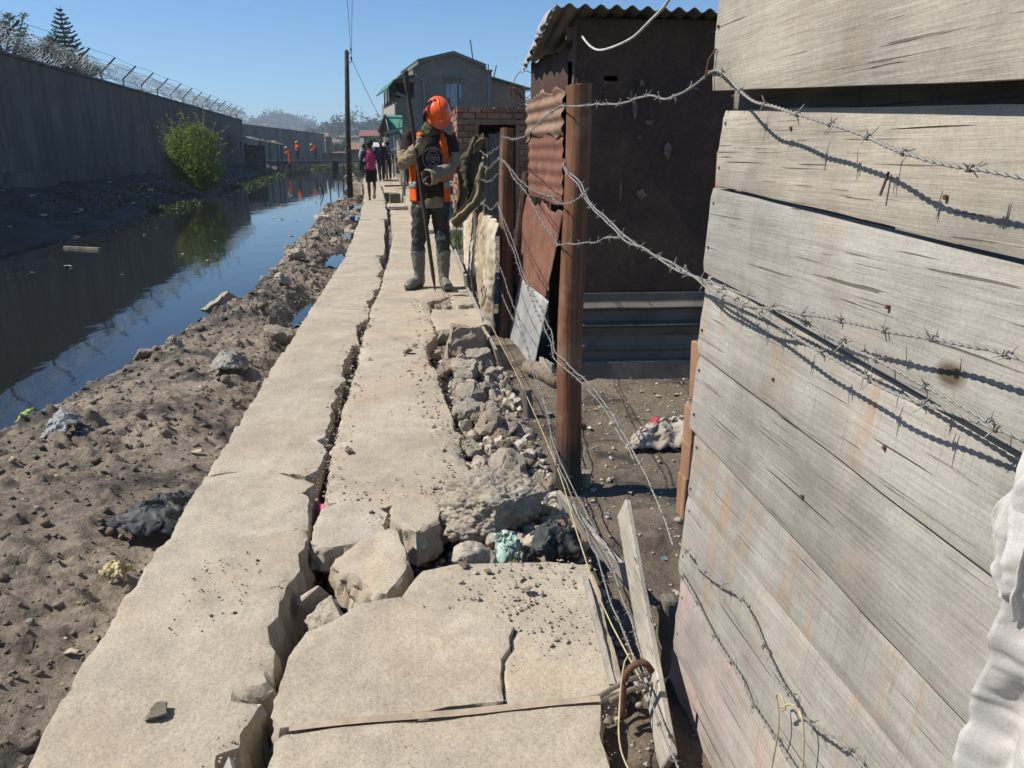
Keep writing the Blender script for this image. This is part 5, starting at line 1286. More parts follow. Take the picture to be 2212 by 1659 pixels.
# boxes of grey rubbish between sacks and shack
mb = MB().tube([(0, 0, 0), (0.22, 0.10, 0.16)], [0.10, 0.10], 14)
tag(mb.build('rolled_sheet', m_simple('grey_fibre', (0.46, 0.47, 0.46), (0.30, 0.32, 0.33), 8, 0.7), None, True, loc=(0.86, 7.0, 0.40)), 'grey rolled sheet resting on the rubbish heap beside the second post', 'rolled sheet')
tag(crumple('plastic_bag', [(0.78, 6.5, 0.0), (1.08, 6.5, 0.0), (1.1, 6.8, 0.38), (0.86, 6.8, 0.40)], m_simple('light_grey_plastic', (0.55, 0.56, 0.55), (0.32, 0.33, 0.34), 8, 0.5), 31, 0.08, 7, 0.06), 'light grey plastic sheet crumpled on the rubbish heap', 'plastic bag')
tag(crumple('plastic_bag', [(0.74, 6.1, -0.08), (1.1, 6.05, -0.08), (1.1, 6.5, 0.10), (0.8, 6.5, 0.08)], m_simple('beige_plastic', (0.48, 0.42, 0.33), (0.26, 0.22, 0.18), 10, 0.6), 32, 0.08, 8, 0.06), 'beige plastic and paper rubbish spilling below the grey sheet', 'plastic bag')

# ------------------------------------------------------------------ small brick hut
BRICK = [m_simple('hand_made_brick_%d' % i, c, tuple(0.72 * q for q in c), 14, 0.92, 0.6, 55, 0.006, var=0.22) for i, c in enumerate([(0.33, 0.165, 0.105), (0.27, 0.135, 0.092), (0.37, 0.215, 0.145), (0.30, 0.17, 0.12)])]
MORTAR = m_simple('clay_mortar', (0.23, 0.155, 0.11), (0.15, 0.105, 0.08), 12, 0.95, 0.6, 40, 0.008)
hut = thing('brick_hut', 'small unplastered brick hut with a grey plank door behind the man', 'hut', (0.79, 13.0, -0.1))
bm_list = []
for k in range(4):
    mb = MB().box((0, 0, 0), (0.178, 0.10, 0.076), None, 0.006)
    me = mesh('brick', mb.v, mb.f); me.materials.append(BRICK[k]); bm_list.append(me)
def brick(x, y, z, rz=0.0, sx=1.0, pr=None):
    o = link('brick', random.choice(bm_list), None, hut, loc=(x, y, z), rot=(random.uniform(-.02, .02), random.uniform(-.02, .02), rz + random.uniform(-.03, .03)))
    o.scale = (sx, 1, random.uniform(0.93, 1.04))
CH = 0.0905; NC = 22
DX0, DX1, DZ = 0.30, 0.97, 1.76
for c in range(NC):
    z = 0.045 + c * CH
    sh = 0.0 if c % 2 else -0.095
    for k in range(-1, 10):
        x0 = sh + k * 0.193; x1 = x0 + 0.178
        a, b2 = max(x0, 0.0), min(x1, 1.50)
        if b2 - a < 0.04: continue
        if z < DZ:
            if a < DX1 and b2 > DX0:
                if a < DX0: b2 = DX0 - 0.01
                elif b2 > DX1: a = DX1 + 0.01
                else: continue
                if b2 - a < 0.04: continue
        brick((a + b2) / 2, 0.0 + random.uniform(-0.006, 0.006), z, 0, (b2 - a) / 0.178)
    for k in range(7):
        y = 0.15 + k * 0.193 + (0.0 if c % 2 else 0.09)
        brick(0.05 + random.uniform(-0.006, 0.006), y, z, R(90))
mo = MB()
mo.box((0.15, 0.02, 0.99), (0.27, 0.09, 1.97)); mo.box((1.24, 0.02, 0.99), (0.50, 0.09, 1.97)); mo.box((0.635, 0.02, 1.86), (0.66, 0.09, 0.20)); mo.box((0.06, 0.78, 0.99), (0.07, 1.40, 1.97)); mo.box((1.46, 0.78, 0.99), (0.06, 1.40, 1.97)); mo.box((0.75, 1.46, 0.99), (1.44, 0.06, 1.97)); mo.box((0.76, 0.78, 1.955), (1.40, 1.36, 0.03))
mo.build('mortar', MORTAR, hut)
FRAME = m_plank('door_frame_wood', (0.24, 0.17, 0.11), (0.13, 0.09, 0.06), streak=False, axis=2)
MB().box((0.30, -0.03, 0.88), (0.075, 0.08, 1.76)).build('door_post', FRAME, hut)
MB().box((0.945, -0.03, 0.88), (0.06, 0.08, 1.76)).build('door_post', FRAME, hut)
MB().box((0.635, -0.045, 1.765), (1.02, 0.085, 0.055)).build('lintel', FRAME, hut)
DOOR = m_plank('grey_door_plank', (0.16, 0.145, 0.125), (0.075, 0.067, 0.06), streak=False, axis=2)
dr = MB().box((0, 0, 0), (0.54, 0.02, 0.06)).build('door', DOOR, hut, loc=(0.625, 0.05, 0.3))
for k, (x, w, h) in enumerate([(-0.20, 0.135, 1.52), (-0.062, 0.13, 1.57), (0.075, 0.135, 1.60), (0.21, 0.125, 1.60)]):
    MB().box((0, 0, h / 2), (w, 0.022, h), None, 0.004).build('door_plank', DOOR, dr, loc=(x, -0.025, -0.28))
MB().box((0, 0, 0), (0.54, 0.02, 0.06)).build('door_batten', DOOR, dr, loc=(0, 0, 1.0))
# loose wire bundle on the hut roof
wb = MB()
for k in range(7):
    pts = [(1.15 + 0.32 * math.sin(a * (1 + 0.15 * k) + k) * random.uniform(0.7, 1.1), 0.3 + 0.1 * math.cos(a + k), 1.99 + 0.16 + 0.15 * math.sin(1.7 * a + 2 * k)) for a in np.linspace(0, 5.5, 14)]
    wb.tube(smoothline(pts, 0.08), 0.005, 4)
wb.tube(smoothline([(1.0, 0.3, 2.1), (0.92, 0.3, 2.35), (1.05, 0.3, 2.55), (1.25, 0.3, 2.5)], 0.08), 0.006, 4)
tag(wb.build('wire_tangle', RUSTIRON, loc=(0.79, 13.0, -0.1)), 'loose tangle of thin wire on top of the brick hut', 'wire')
# rough slab ledge and grass beside the hut
g_ = MB()
for k in range(90):
    x = 0.66 + random.uniform(-0.07, 0.10); y = 11.8 + random.uniform(-1.2, 1.0); h = random.uniform(0.08, 0.28)
    a = random.uniform(0, 6.28); t = random.uniform(0.02, 0.12)
    p = Vector((x, y, -0.05)); q = p + Vector((math.cos(a) * t, math.sin(a) * t, h)); sd = Vector((-math.sin(a), math.cos(a), 0)) * 0.009
    g_.add([p - sd, p + sd, q], [(0, 1, 2)])
struct(g_.build('grass', m_leaf('grass_blades', (0.06, 0.10, 0.025), (0.09, 0.13, 0.035))), 'stuff')
# ------------------------------------------------------------------ people
SKIN = m_simple('dark_skin', (0.075, 0.042, 0.028), (0.06, 0.034, 0.023), 8, 0.55, 0.1, 80, 0.001)
HAIR = m_simple('black_hair', (0.008, 0.007, 0.007), (0.014, 0.012, 0.011), 60, 0.7, 0.8, 120, 0.004)
def remesh(o, vox, smooth=4, fac=0.5):
    m = o.modifiers.new('remesh', 'REMESH'); m.mode = 'VOXEL'; m.voxel_size = vox; m.use_smooth_shade = True
    if smooth:
        m2 = o.modifiers.new('smooth', 'SMOOTH'); m2.iterations = smooth; m2.factor = fac
    return o
def wrinkle(o, strength, size, name='wrinkles'):
    t = bpy.data.textures.get('%s_%.3f' % (name, size)) or bpy.data.textures.new('%s_%.3f' % (name, size), 'CLOUDS')
    t.noise_scale = size; t.noise_depth = 2
    m = o.modifiers.new('wrinkles', 'DISPLACE'); m.texture = t; m.strength = strength; m.mid_level = 0.5; m.texture_coords = 'GLOBAL'
    return o
def ball(mb, c, r, n=14, m_=9):
    r = r if hasattr(r, '__len__') else (r,) * 3
    pts = []; rad = []
    for i in range(m_ + 1):
        a = math.pi * i / m_
        pts.append((c[0], c[1], c[2] - r[2] * math.cos(a))); rad.append((max(1e-4, r[0] * math.sin(a)), max(1e-4, r[1] * math.sin(a))))
    # straight stack of ellipses
    v, f = [], []
    for p, q in zip(pts, rad):
        for k in range(n):
            t = 2 * math.pi * k / n; v.append((p[0] + q[0] * math.cos(t), p[1] + q[1] * math.sin(t), p[2]))
    for i in range(m_):
        for k in range(n):
            f.append((i * n + k, i * n + (k + 1) % n, (i + 1) * n + (k + 1) % n, (i + 1) * n + k))
    f.append(tuple(range(n - 1, -1, -1))); f.append(tuple(m_ * n + k for k in range(n)))
    mb.add(v, f)
def hand(mb, w, d, nrm, s=1.0, curl=0.7, thumb=1):
    """palm from the wrist w along d, palm facing nrm; four fingers and a thumb"""
    w, d, nrm = Vector(w), Vector(d).normalized(), Vector(nrm)
    nrm = (nrm - d * nrm.dot(d)).normalized(); sd = d.cross(nrm)
    mb.tube([w, w + d * 0.03 * s, w + d * 0.065 * s, w + d * 0.09 * s], [(0.024 * s, 0.02 * s), (0.036 * s, 0.017 * s), (0.042 * s, 0.015 * s), (0.038 * s, 0.011 * s)], 10, True, sd)
    for k, (o, L) in enumerate(((-0.030, 0.070), (-0.010, 0.080), (0.010, 0.076), (0.030, 0.060))):
        p = w + d * 0.085 * s + sd * (o * s); dr = d.copy(); pts = [p - d * 0.015 * s]; a = 0.25 * curl
        for q, fr in enumerate((0.42, 0.32, 0.26)):
            dr = (d * math.cos(a) + nrm * math.sin(a)); pts.append(p + dr * (L * fr * s)); p = pts[-1]; a += 0.9 * curl
        mb.tube(pts, [0.0095 * s, 0.0092 * s, 0.0082 * s, 0.006 * s], 7)
    p = w + d * 0.03 * s + sd * (0.032 * s * thumb)
    q = p + (d * 0.6 + sd * thumb * 0.6 + nrm * 0.4).normalized() * 0.035 * s
    mb.tube([p - sd * thumb * 0.012 * s, q, q + (d + nrm * (0.8 * curl)).normalized() * 0.03 * s], [0.012 * s, 0.010 * s, 0.007 * s], 7)
def head(mb, c, tilt=0.0, turn=0.0, roll=0.0, s=1.0):
    """head with brow, nose, lips, chin and ears; faces -Y before rotation; c = centre"""
    t = MB()
    ball(t, (0, 0, 0.012), (0.076, 0.094, 0.108), 18, 12)
    ball(t, (0, -0.028, -0.062), (0.052, 0.058, 0.052), 14, 8)
    t.tube([(0, -0.086, 0.022), (0, -0.098, -0.006), (0, -0.112, -0.026), (0, -0.092, -0.034)], [(0.010, 0.008), (0.012, 0.010), (0.019, 0.012), (0.012, 0.006)], 8)
    for q in (-1, 1):
        ball(t, (q * 0.032, -0.082, 0.030), (0.020, 0.012, 0.008), 8, 5)
        ball(t, (q * 0.030, -0.083, 0.012), (0.011, 0.008, 0.008), 8, 5)
        ball(t, (q * 0.078, 0.012, -0.005), (0.010, 0.019, 0.032), 8, 6)
    t.tube([(-0.026, -0.078, -0.058), (0, -0.094, -0.054), (0.026, -0.078, -0.058)], [(0.004, 0.006), (0.007, 0.010), (0.004, 0.006)], 8)
    ball(t, (0, -0.07, -0.095), (0.024, 0.020, 0.018), 8, 6)
    M = Matrix.Rotation(turn, 3, 'Z') @ Matrix.Rotation(roll, 3, 'Y') @ Matrix.Rotation(tilt, 3, 'X')
    mb.add([Vector(c) + M @ (Vector(v) * s) for v in t.v], t.f)
    return M

# ---- the man with the digging bar
MX, MY = 0.20, 7.45
man = thing('person', 'person in orange hard hat and orange vest gripping an upright iron bar, head bowed', 'person', (MX, MY, 0.0))
# body (skin): one surface
b = MB()
HC = Vector((0.085, -0.145, 1.505))
Mh = head(b, HC, R(48), R(6), R(-8))
b.tube([(0.01, -0.01, 1.33), (0.03, -0.04, 1.40), (0.055, -0.085, 1.46)], [0.062, 0.055, 0.055], 12)
b.tube([(0.0, 0.0, 0.80), (0, 0, 1.0), (0.005, 0, 1.2), (0.01, 0, 1.34)], [(0.13, 0.09), (0.12, 0.085), (0.145, 0.095), (0.12, 0.07)], 16)
sL, eL, wL = Vector((-0.165, 0.01, 1.375)), Vector((-0.215, -0.06, 1.12)), Vector((-0.092, -0.225, 1.265))
sR, eR, wR = Vector((0.195, 0.01, 1.345)), Vector((0.215, -0.03, 1.10)), Vector((0.045, -0.215, 1.015))
for s_, e_, w_ in ((sL, eL, wL), (sR, eR, wR)):
    b.tube([Vector((s_.x * 0.6, 0.0, 1.33)), s_, s_.lerp(e_, 0.5), e_], [0.06, 0.055, 0.046, 0.040], 10)
    b.tube([e_, e_.lerp(w_, 0.35), w_], [0.040, 0.042, 0.028], 10)
hand(b, wL, (0.25, -0.2, 0.9), (1, -0.3, -0.2), 1.0, 1.35, -1)
hand(b, wR, (-0.75, -0.4, -0.15), (0, -0.4, -0.8), 1.0, 0.8, 1)
for q, fx, fy in ((-1, -0.125, 0.03), (1, 0.105, -0.06)):
    b.tube([(0.075 * q, 0, 0.84), (0.09 * q, -0.01, 0.6), (fx * 0.95, fy - 0.01, 0.45), (fx, fy, 0.25), (fx, fy + 0.01, 0.07)], [0.085, 0.075, 0.052, 0.048, 0.035], 12)
remesh(b.build('body', SKIN, man, True), 0.008, 3)
# trousers
JEAN = m_cloth('dark_grey_trousers', (0.040, 0.045, 0.042), (0.060, 0.066, 0.060), 7)
b = MB()
b.tube([(0, 0, 0.96), (0, 0, 0.90), (0, 0.005, 0.80)], [(0.145, 0.105), (0.152, 0.112), (0.155, 0.11)], 16)
for q, fx, fy in ((-1, -0.125, 0.03), (1, 0.105, -0.06)):
    b.tube([(0.070 * q, 0.0, 0.86), (0.085 * q, -0.005, 0.72), (0.095 * q - 0.003, 0.0, 0.58), (fx * 0.95, fy - 0.015, 0.44), (fx, fy, 0.33), (fx, fy, 0.30)], [0.092, 0.088, 0.076, 0.068, 0.062, 0.060], 14)
wrinkle(remesh(b.build('trousers', JEAN, man, True), 0.008, 3), 0.036, 0.05)
# rubber boots
BOOT = m_simple('green_grey_rubber', (0.155, 0.165, 0.130), (0.12, 0.125, 0.10), 5, 0.5, 0.3, 40, 0.003, spec=0.5)
SOLE = m_simple('dark_sole', (0.07, 0.075, 0.06))
for q, fx, fy, yaw in ((-1, -0.125, 0.03, R(-38)), (1, 0.105, -0.06, R(10))):
    b = MB()
    b.tube([(0, 0, 0.36), (0, 0, 0.33), (0, 0.004, 0.24), (0, 0.008, 0.14), (0, 0.006, 0.085)], [(0.068, 0.070), (0.067, 0.070), (0.060, 0.066), (0.050, 0.056), (0.047, 0.056)], 14)
    b.tube([(0, 0.052, 0.055), (0, 0.0, 0.062), (0, -0.07, 0.055), (0, -0.14, 0.044), (0, -0.185, 0.036), (0, -0.20, 0.030)], [(0.036, 0.046), (0.044, 0.055), (0.044, 0.050), (0.049, 0.042), (0.040, 0.032), (0.02, 0.018)], 14, True, (1, 0, 0))
    bo = b.build('boot', BOOT, man, True, loc=(fx, fy, 0.0), rot=(0, 0, yaw)); remesh(bo, 0.007, 2); wrinkle(bo, 0.016, 0.045)
    sv = MB(); ring = [(0.045 * math.sin(a) * (1.05 if math.cos(a) > 0 else 0.86), -0.075 - 0.13 * math.cos(a)) for a in np.linspace(0, 2 * math.pi, 24, endpoint=False)]
    sv.add([(x, y, 0.003) for x, y in ring] + [(x, y, 0.024) for x, y in ring], [tuple(range(24))[::-1], tuple(range(24, 48))] + [(k, (k + 1) % 24, (k + 1) % 24 + 24, k + 24) for k in range(24)])
    sv.build('sole', SOLE, bo)
# t-shirt, tan undershirt with long sleeves
TEE = m_cloth('brown_black_shirt', (0.030, 0.022, 0.020), (0.045, 0.034, 0.030), 9)
TAN = m_cloth('tan_shirt', (0.31, 0.25, 0.165), (0.24, 0.19, 0.125), 9)
TORSO = [(0, 0.0, 0.78, .158, .118), (0, 0.0, 0.86, .157, .118), (0.0, -0.005, 1.0, .150, .112), (0.005, -0.01, 1.15, .165, .118), (0.01, -0.012, 1.27, .178, .116), (0.015, -0.008, 1.345, .165, .098), (0.018, -0.006, 1.39, .115, .078), (0.022, -0.018, 1.42, .075, .066)]
b = MB(); b.tube([(x, y, z) for x, y, z, _, _ in TORSO], [(a, c) for *_, a, c in TORSO], 22, True, (1, 0, 0))
for s_, e_ in ((sL, eL), (sR, eR)):
    b.tube([Vector((s_.x * 0.55, 0.0, 1.325)), s_, s_.lerp(e_, 0.45), s_.lerp(e_, 0.78)], [0.070, 0.068, 0.066, 0.070], 12)
tee = remesh(b.build('shirt', TEE, man, True), 0.010, 4); wrinkle(tee, 0.022, 0.06)
b = MB(); b.tube([(0, 0, 0.735), (0, 0, 0.76), (0, 0, 0.84)], [(.163, .122), (.165, .124), (.155, .115)], 20, True, (1, 0, 0))
us = remesh(b.build('undershirt', TAN, man, True), 0.010, 2); wrinkle(us, 0.015, 0.05)
# sleeve of the hand on the bar: cuff closed over the fist
b = MB(); d = (wL - eL)
b.tube([eL + Vector((0.01, 0.02, 0.10)), eL + Vector((0, 0, 0.0)), eL.lerp(wL, 0.35), eL.lerp(wL, 0.75), wL + Vector((0.012, -0.01, 0.01)), wL + Vector((0.02, -0.018, 0.05)), wL + Vector((0.02, -0.02, 0.075))], [0.066, 0.070, 0.066, 0.055, 0.050, 0.050, 0.040], 14)
wrinkle(remesh(b.build('sleeve', TAN, man, True), 0.007, 1), 0.038, 0.035)
# open cuff of the other sleeve
b = MB(); cf = wR + Vector((-0.075, -0.055, -0.012))
pts = [eR + Vector((0.0, 0.02, 0.11)), eR, eR.lerp(wR, 0.4), eR.lerp(wR, 0.8), wR + Vector((-0.02, -0.01, 0)), cf]
b.tube(smoothline([tuple(p) for p in pts], 0.02), [0.07 - 0.012 * math.sin(3.14 * t) for t in np.linspace(0, 1, len(smoothline([tuple(p) for p in pts], 0.02)))], 18, False)
slv = b.build('sleeve', TAN, man, True); solidify(slv, 0.006); wrinkle(slv, 0.030, 0.04)
# vest: open shell around the torso
ORANGE = m_cloth('orange_vest', (0.80, 0.135, 0.015), (0.66, 0.095, 0.012), 6, 0.2, 0.8)
SILV = m_simple('silver_tape', (0.34, 0.34, 0.33), (0.24, 0.24, 0.24), 10, 0.4, 0.2)
def shell(zs, gap, grow, n=46, top_gap=None):
    zz = np.linspace(*zs); v, f = [], []
    T = np.array(TORSO)
    for i, z in enumerate(zz):
        cx, cy, a, c = [np.interp(z, T[:, 2], T[:, k]) for k in (0, 1, 3, 4)]
        gp = np.interp(z, [p[0] for p in gap], [p[1] for p in gap])
        for k in range(n):
            t = -math.pi / 2 + gp + (2 * math.pi - 2 * gp) * k / (n - 1)
            w = grow + 0.006 * math.sin(9 * t + z * 12)
            v.append((cx + (a + w) * math.cos(t), cy + (c + w) * math.sin(t), z))
    for i in range(len(zz) - 1):
        for k in range(n - 1):
            xx_ = v[i * n + k][0]; z_ = v[i * n + k][2]
            if z_ > 1.13 and abs(xx_ - 0.01) > np.interp(z_, [1.13, 1.22, 1.36, 1.4], [0.185, 0.145, 0.125, 0.12]): continue      # armholes
            f.append((i * n + k, i * n + k + 1, (i + 1) * n + k + 1, (i + 1) * n + k))
    return v, f
gapz = [(0.78, 0.70), (0.9, 0.74), (1.05, 0.80), (1.2, 0.62), (1.30, 0.42), (1.40, 0.55)]
v, f = shell((0.79, 1.385, 28), gapz, 0.022)
vest = solidify(link('vest', mesh('vest', v, f, True), ORANGE, man), 0.004)
v, f = shell((0.91, 0.965, 4), gapz, 0.027)
solidify(link('reflective_band', mesh('reflective_band', v, f, True), SILV, vest), 0.002)
# emblem on the shirt: ring, band and lettering lying on the chest
PRINT = m_simple('grey_print', (0.42, 0.42, 0.41), (0.30, 0.30, 0.30), 30, 0.8, 0.1)
def chest_y(x, z):
    T = np.array(TORSO); cx, cy, a, c = [np.interp(z, T[:, 2], T[:, k]) for k in (0, 1, 3, 4)]
    return cy - c * math.sqrt(max(0.05, 1 - ((x - cx) / a) ** 2)) - 0.011
EX, EZ = 0.028, 1.165
mbp = MB()
def flat_ring(r0, r1, n=48):
    b0 = len(mbp.v)
    for k in range(n):
        a = 2 * math.pi * k / n
        for r in (r0, r1):
            x, z = EX + r * math.cos(a), EZ + r * 1.06 * math.sin(a); mbp.v.append((x, chest_y(x, z), z))
    for k in range(n):
        k2 = (k + 1) % n; mbp.f.append((b0 + 2 * k, b0 + 2 * k + 1, b0 + 2 * k2 + 1, b0 + 2 * k2))
flat_ring(0.086, 0.092); flat_ring(0.056, 0.060)
for zc, hh, ww in ((EZ + 0.030, 0.002, 0.04), (EZ - 0.014, 0.002, 0.052)):
    b0 = len(mbp.v)
    for k in range(10):
        x = EX + (-1 + 2 * k / 9) * ww
        for s_ in (-hh, hh): mbp.v.append((x, chest_y(x, zc), zc + s_))
    for k in range(9): mbp.f.append((b0 + 2 * k, b0 + 2 * k + 2, b0 + 2 * k + 3, b0 + 2 * k + 1))
emb = mbp.build('emblem', PRINT, tee)
def text_mesh(txt, size):
    cu = bpy.data.curves.new('lettering', 'FONT'); cu.body = txt; cu.size = size; cu.align_x = 'CENTER'; cu.align_y = 'CENTER'; cu.resolution_u = 2
    to = bpy.data.objects.new('lettering', cu); COL.objects.link(to)
    dg = bpy.context.evaluated_depsgraph_get(); dg.update()
    me = bpy.data.meshes.new_from_object(to.evaluated_get(dg))
    bpy.data.objects.remove(to); bpy.data.curves.remove(cu)
    return me
def chest_text(txt, size, fn):
    me = text_mesh(txt, size)
    for v_ in me.vertices:
        x, z = fn(v_.co.x, v_.co.y); v_.co = (x, chest_y(x, z) - 0.001, z)
    link('lettering', me, PRINT, emb)
chest_text('athletics', 0.040, lambda x, y: (EX + x * 0.9, EZ + 0.008 + y))
chest_text('1991', 0.032, lambda x, y: (EX + x, EZ - 0.034 + y))
chest_text('URBAN', 0.026, lambda x, y: (EX + (0.073 + y) * math.sin(x / 0.07), EZ + (0.073 + y) * 1.06 * math.cos(x / 0.07)))
chest_text('SPORTS', 0.026, lambda x, y: (EX + (0.073 - y) * math.sin(x / 0.07), EZ - (0.073 - y) * 1.06 * math.cos(x / 0.07)))
# scarf at the neck
b = MB(); b.tube([(0.02, -0.025, 1.385), (0.03, -0.04, 1.41), (0.045, -0.062, 1.445)], [(0.092, 0.082), (0.086, 0.076), (0.078, 0.07)], 16)
wrinkle(remesh(b.build('scarf', m_cloth('olive_scarf', (0.14, 0.125, 0.08), (0.09, 0.085, 0.055), 12), man, True), 0.008, 1), 0.02, 0.03)
# hard hat
HAT = m_simple('orange_hard_hat', (0.83, 0.115, 0.018), (0.80, 0.10, 0.015), 3, 0.28, 0.02, 30, 0.001, spec=0.55, fine=0.04)
hm = MB()
n = 40
prof = [(0.0, 0.165), (0.045, 0.160), (0.080, 0.143), (0.104, 0.115), (0.118, 0.075), (0.124, 0.03), (0.127, 0.0)]
for (r, z) in prof:
    for k in range(n):
        a = 2 * math.pi * k / n
        ry = r * 1.17; brim = 1.0
        v_ = [r * math.sin(a), -ry * math.cos(a), z]
        hm.v.append(tuple(v_))
b0 = len(prof)
for (gr, z) in ((0.010, -0.004), (0.012, -0.014), (0.002, -0.012)):      # rim, deeper at the front as a peak
    for k in range(n):
        a = 2 * math.pi * k / n
        pk = max(0, math.cos(a)) ** 2 * 0.040
        r = 0.127 + gr
        hm.v.append((r * math.sin(a), -(r * 1.17 + (pk if gr > 0.005 else 0)) * math.cos(a), z - (pk * 0.35 if gr > 0.005 else 0)))
for i in range(len(prof) + 2):
    for k in range(n):
        k2 = (k + 1) % n; hm.f.append((i * n + k, i * n + k2, (i + 1) * n + k2, (i + 1) * n + k))
Mhat = Matrix.Translation(HC + Mh @ Vector((0, 0.005, 0.048))) @ Mh.to_4x4()
hat = link('hard_hat', mesh('hard_hat', hm.v, hm.f, True), HAT, man); hat.matrix_local = Mhat @ Matrix.Diagonal((0.84, 0.84, 0.84, 1))
sb = hat.modifiers.new('sub', 'SUBSURF'); sb.levels = 1; sb.render_levels = 2
for dx in (-0.034, 0.0, 0.034):
    pts = [(dx * (1 - 0.2 * abs(t)), -0.145 * math.sin(t * 1.35), 0.0 + 0.168 * math.cos(t * 1.18) - 0.002 - abs(dx) * 0.35) for t in np.linspace(-0.95, 0.95, 14)]
    rg = MB().tube(pts, [(0.007, 0.006)] * 14, 8); rg.build('ridge', HAT, hat, True)
LBL = m_simple('hat_sticker', (0.75, 0.62, 0.50), None, 30, 0.6)
st = MB()
for k in range(12):
    a = 2 * math.pi * k / 12; x = 0.014 * math.cos(a); z = 0.045 + 0.009 * math.sin(a); st.v.append((x, -0.1455 + abs(x) * 0.10 - 0.006 + (z - 0.045) * 0.25, z))
st.f = [tuple(range(12))]; solidify(st.build('sticker', LBL, hat), 0.001)
EARM = m_simple('black_plastic_strap', (0.03, 0.028, 0.028), None, 20, 0.5)
ea = MB(); ea.tube([(-0.135, 0.0, 0.06), (-0.150, 0.0, 0.0), (-0.145, 0.0, -0.06)], [(0.012, 0.02), (0.018, 0.035), (0.02, 0.04)], 10); ea.build('earmuff', EARM, hat, True)
ea = MB(); ea.tube(smoothline([(-0.128, 0.06, 0.03), (-0.10, 0.03, 0.125), (-0.02, 0.02, 0.172)], 0.03), 0.006, 6); ea.build('strap', EARM, hat, True)
# the iron bar in his hands
BAR = m_rust('dark_iron_bar', (0.07, 0.048, 0.036), (0.04, 0.032, 0.028), (0.13, 0.10, 0.075))
pa, pb = Vector((0.215, 7.205, 0.004)), Vector((0.012, 7.20, 1.868))
bb = MB(); L = (pb - pa).length; nseg = 110
pts = [pa.lerp(pb, t) for t in np.linspace(0, 1, nseg)]
rad = [0.004 + 0.013 * min(1, t * 14) if t < 0.07 else (0.0165 + (0.002 if (int(t * nseg) % 3 == 0) else 0.0) if t < 0.90 else 0.0165 + 0.009 * min(1, (t - 0.90) / 0.05)) for t in np.linspace(0, 1, nseg)]
bb.tube(pts, rad, 10)
tag(bb.build('iron_bar', BAR, None, True), 'long ribbed iron digging bar held upright by the man in orange', 'iron bar')

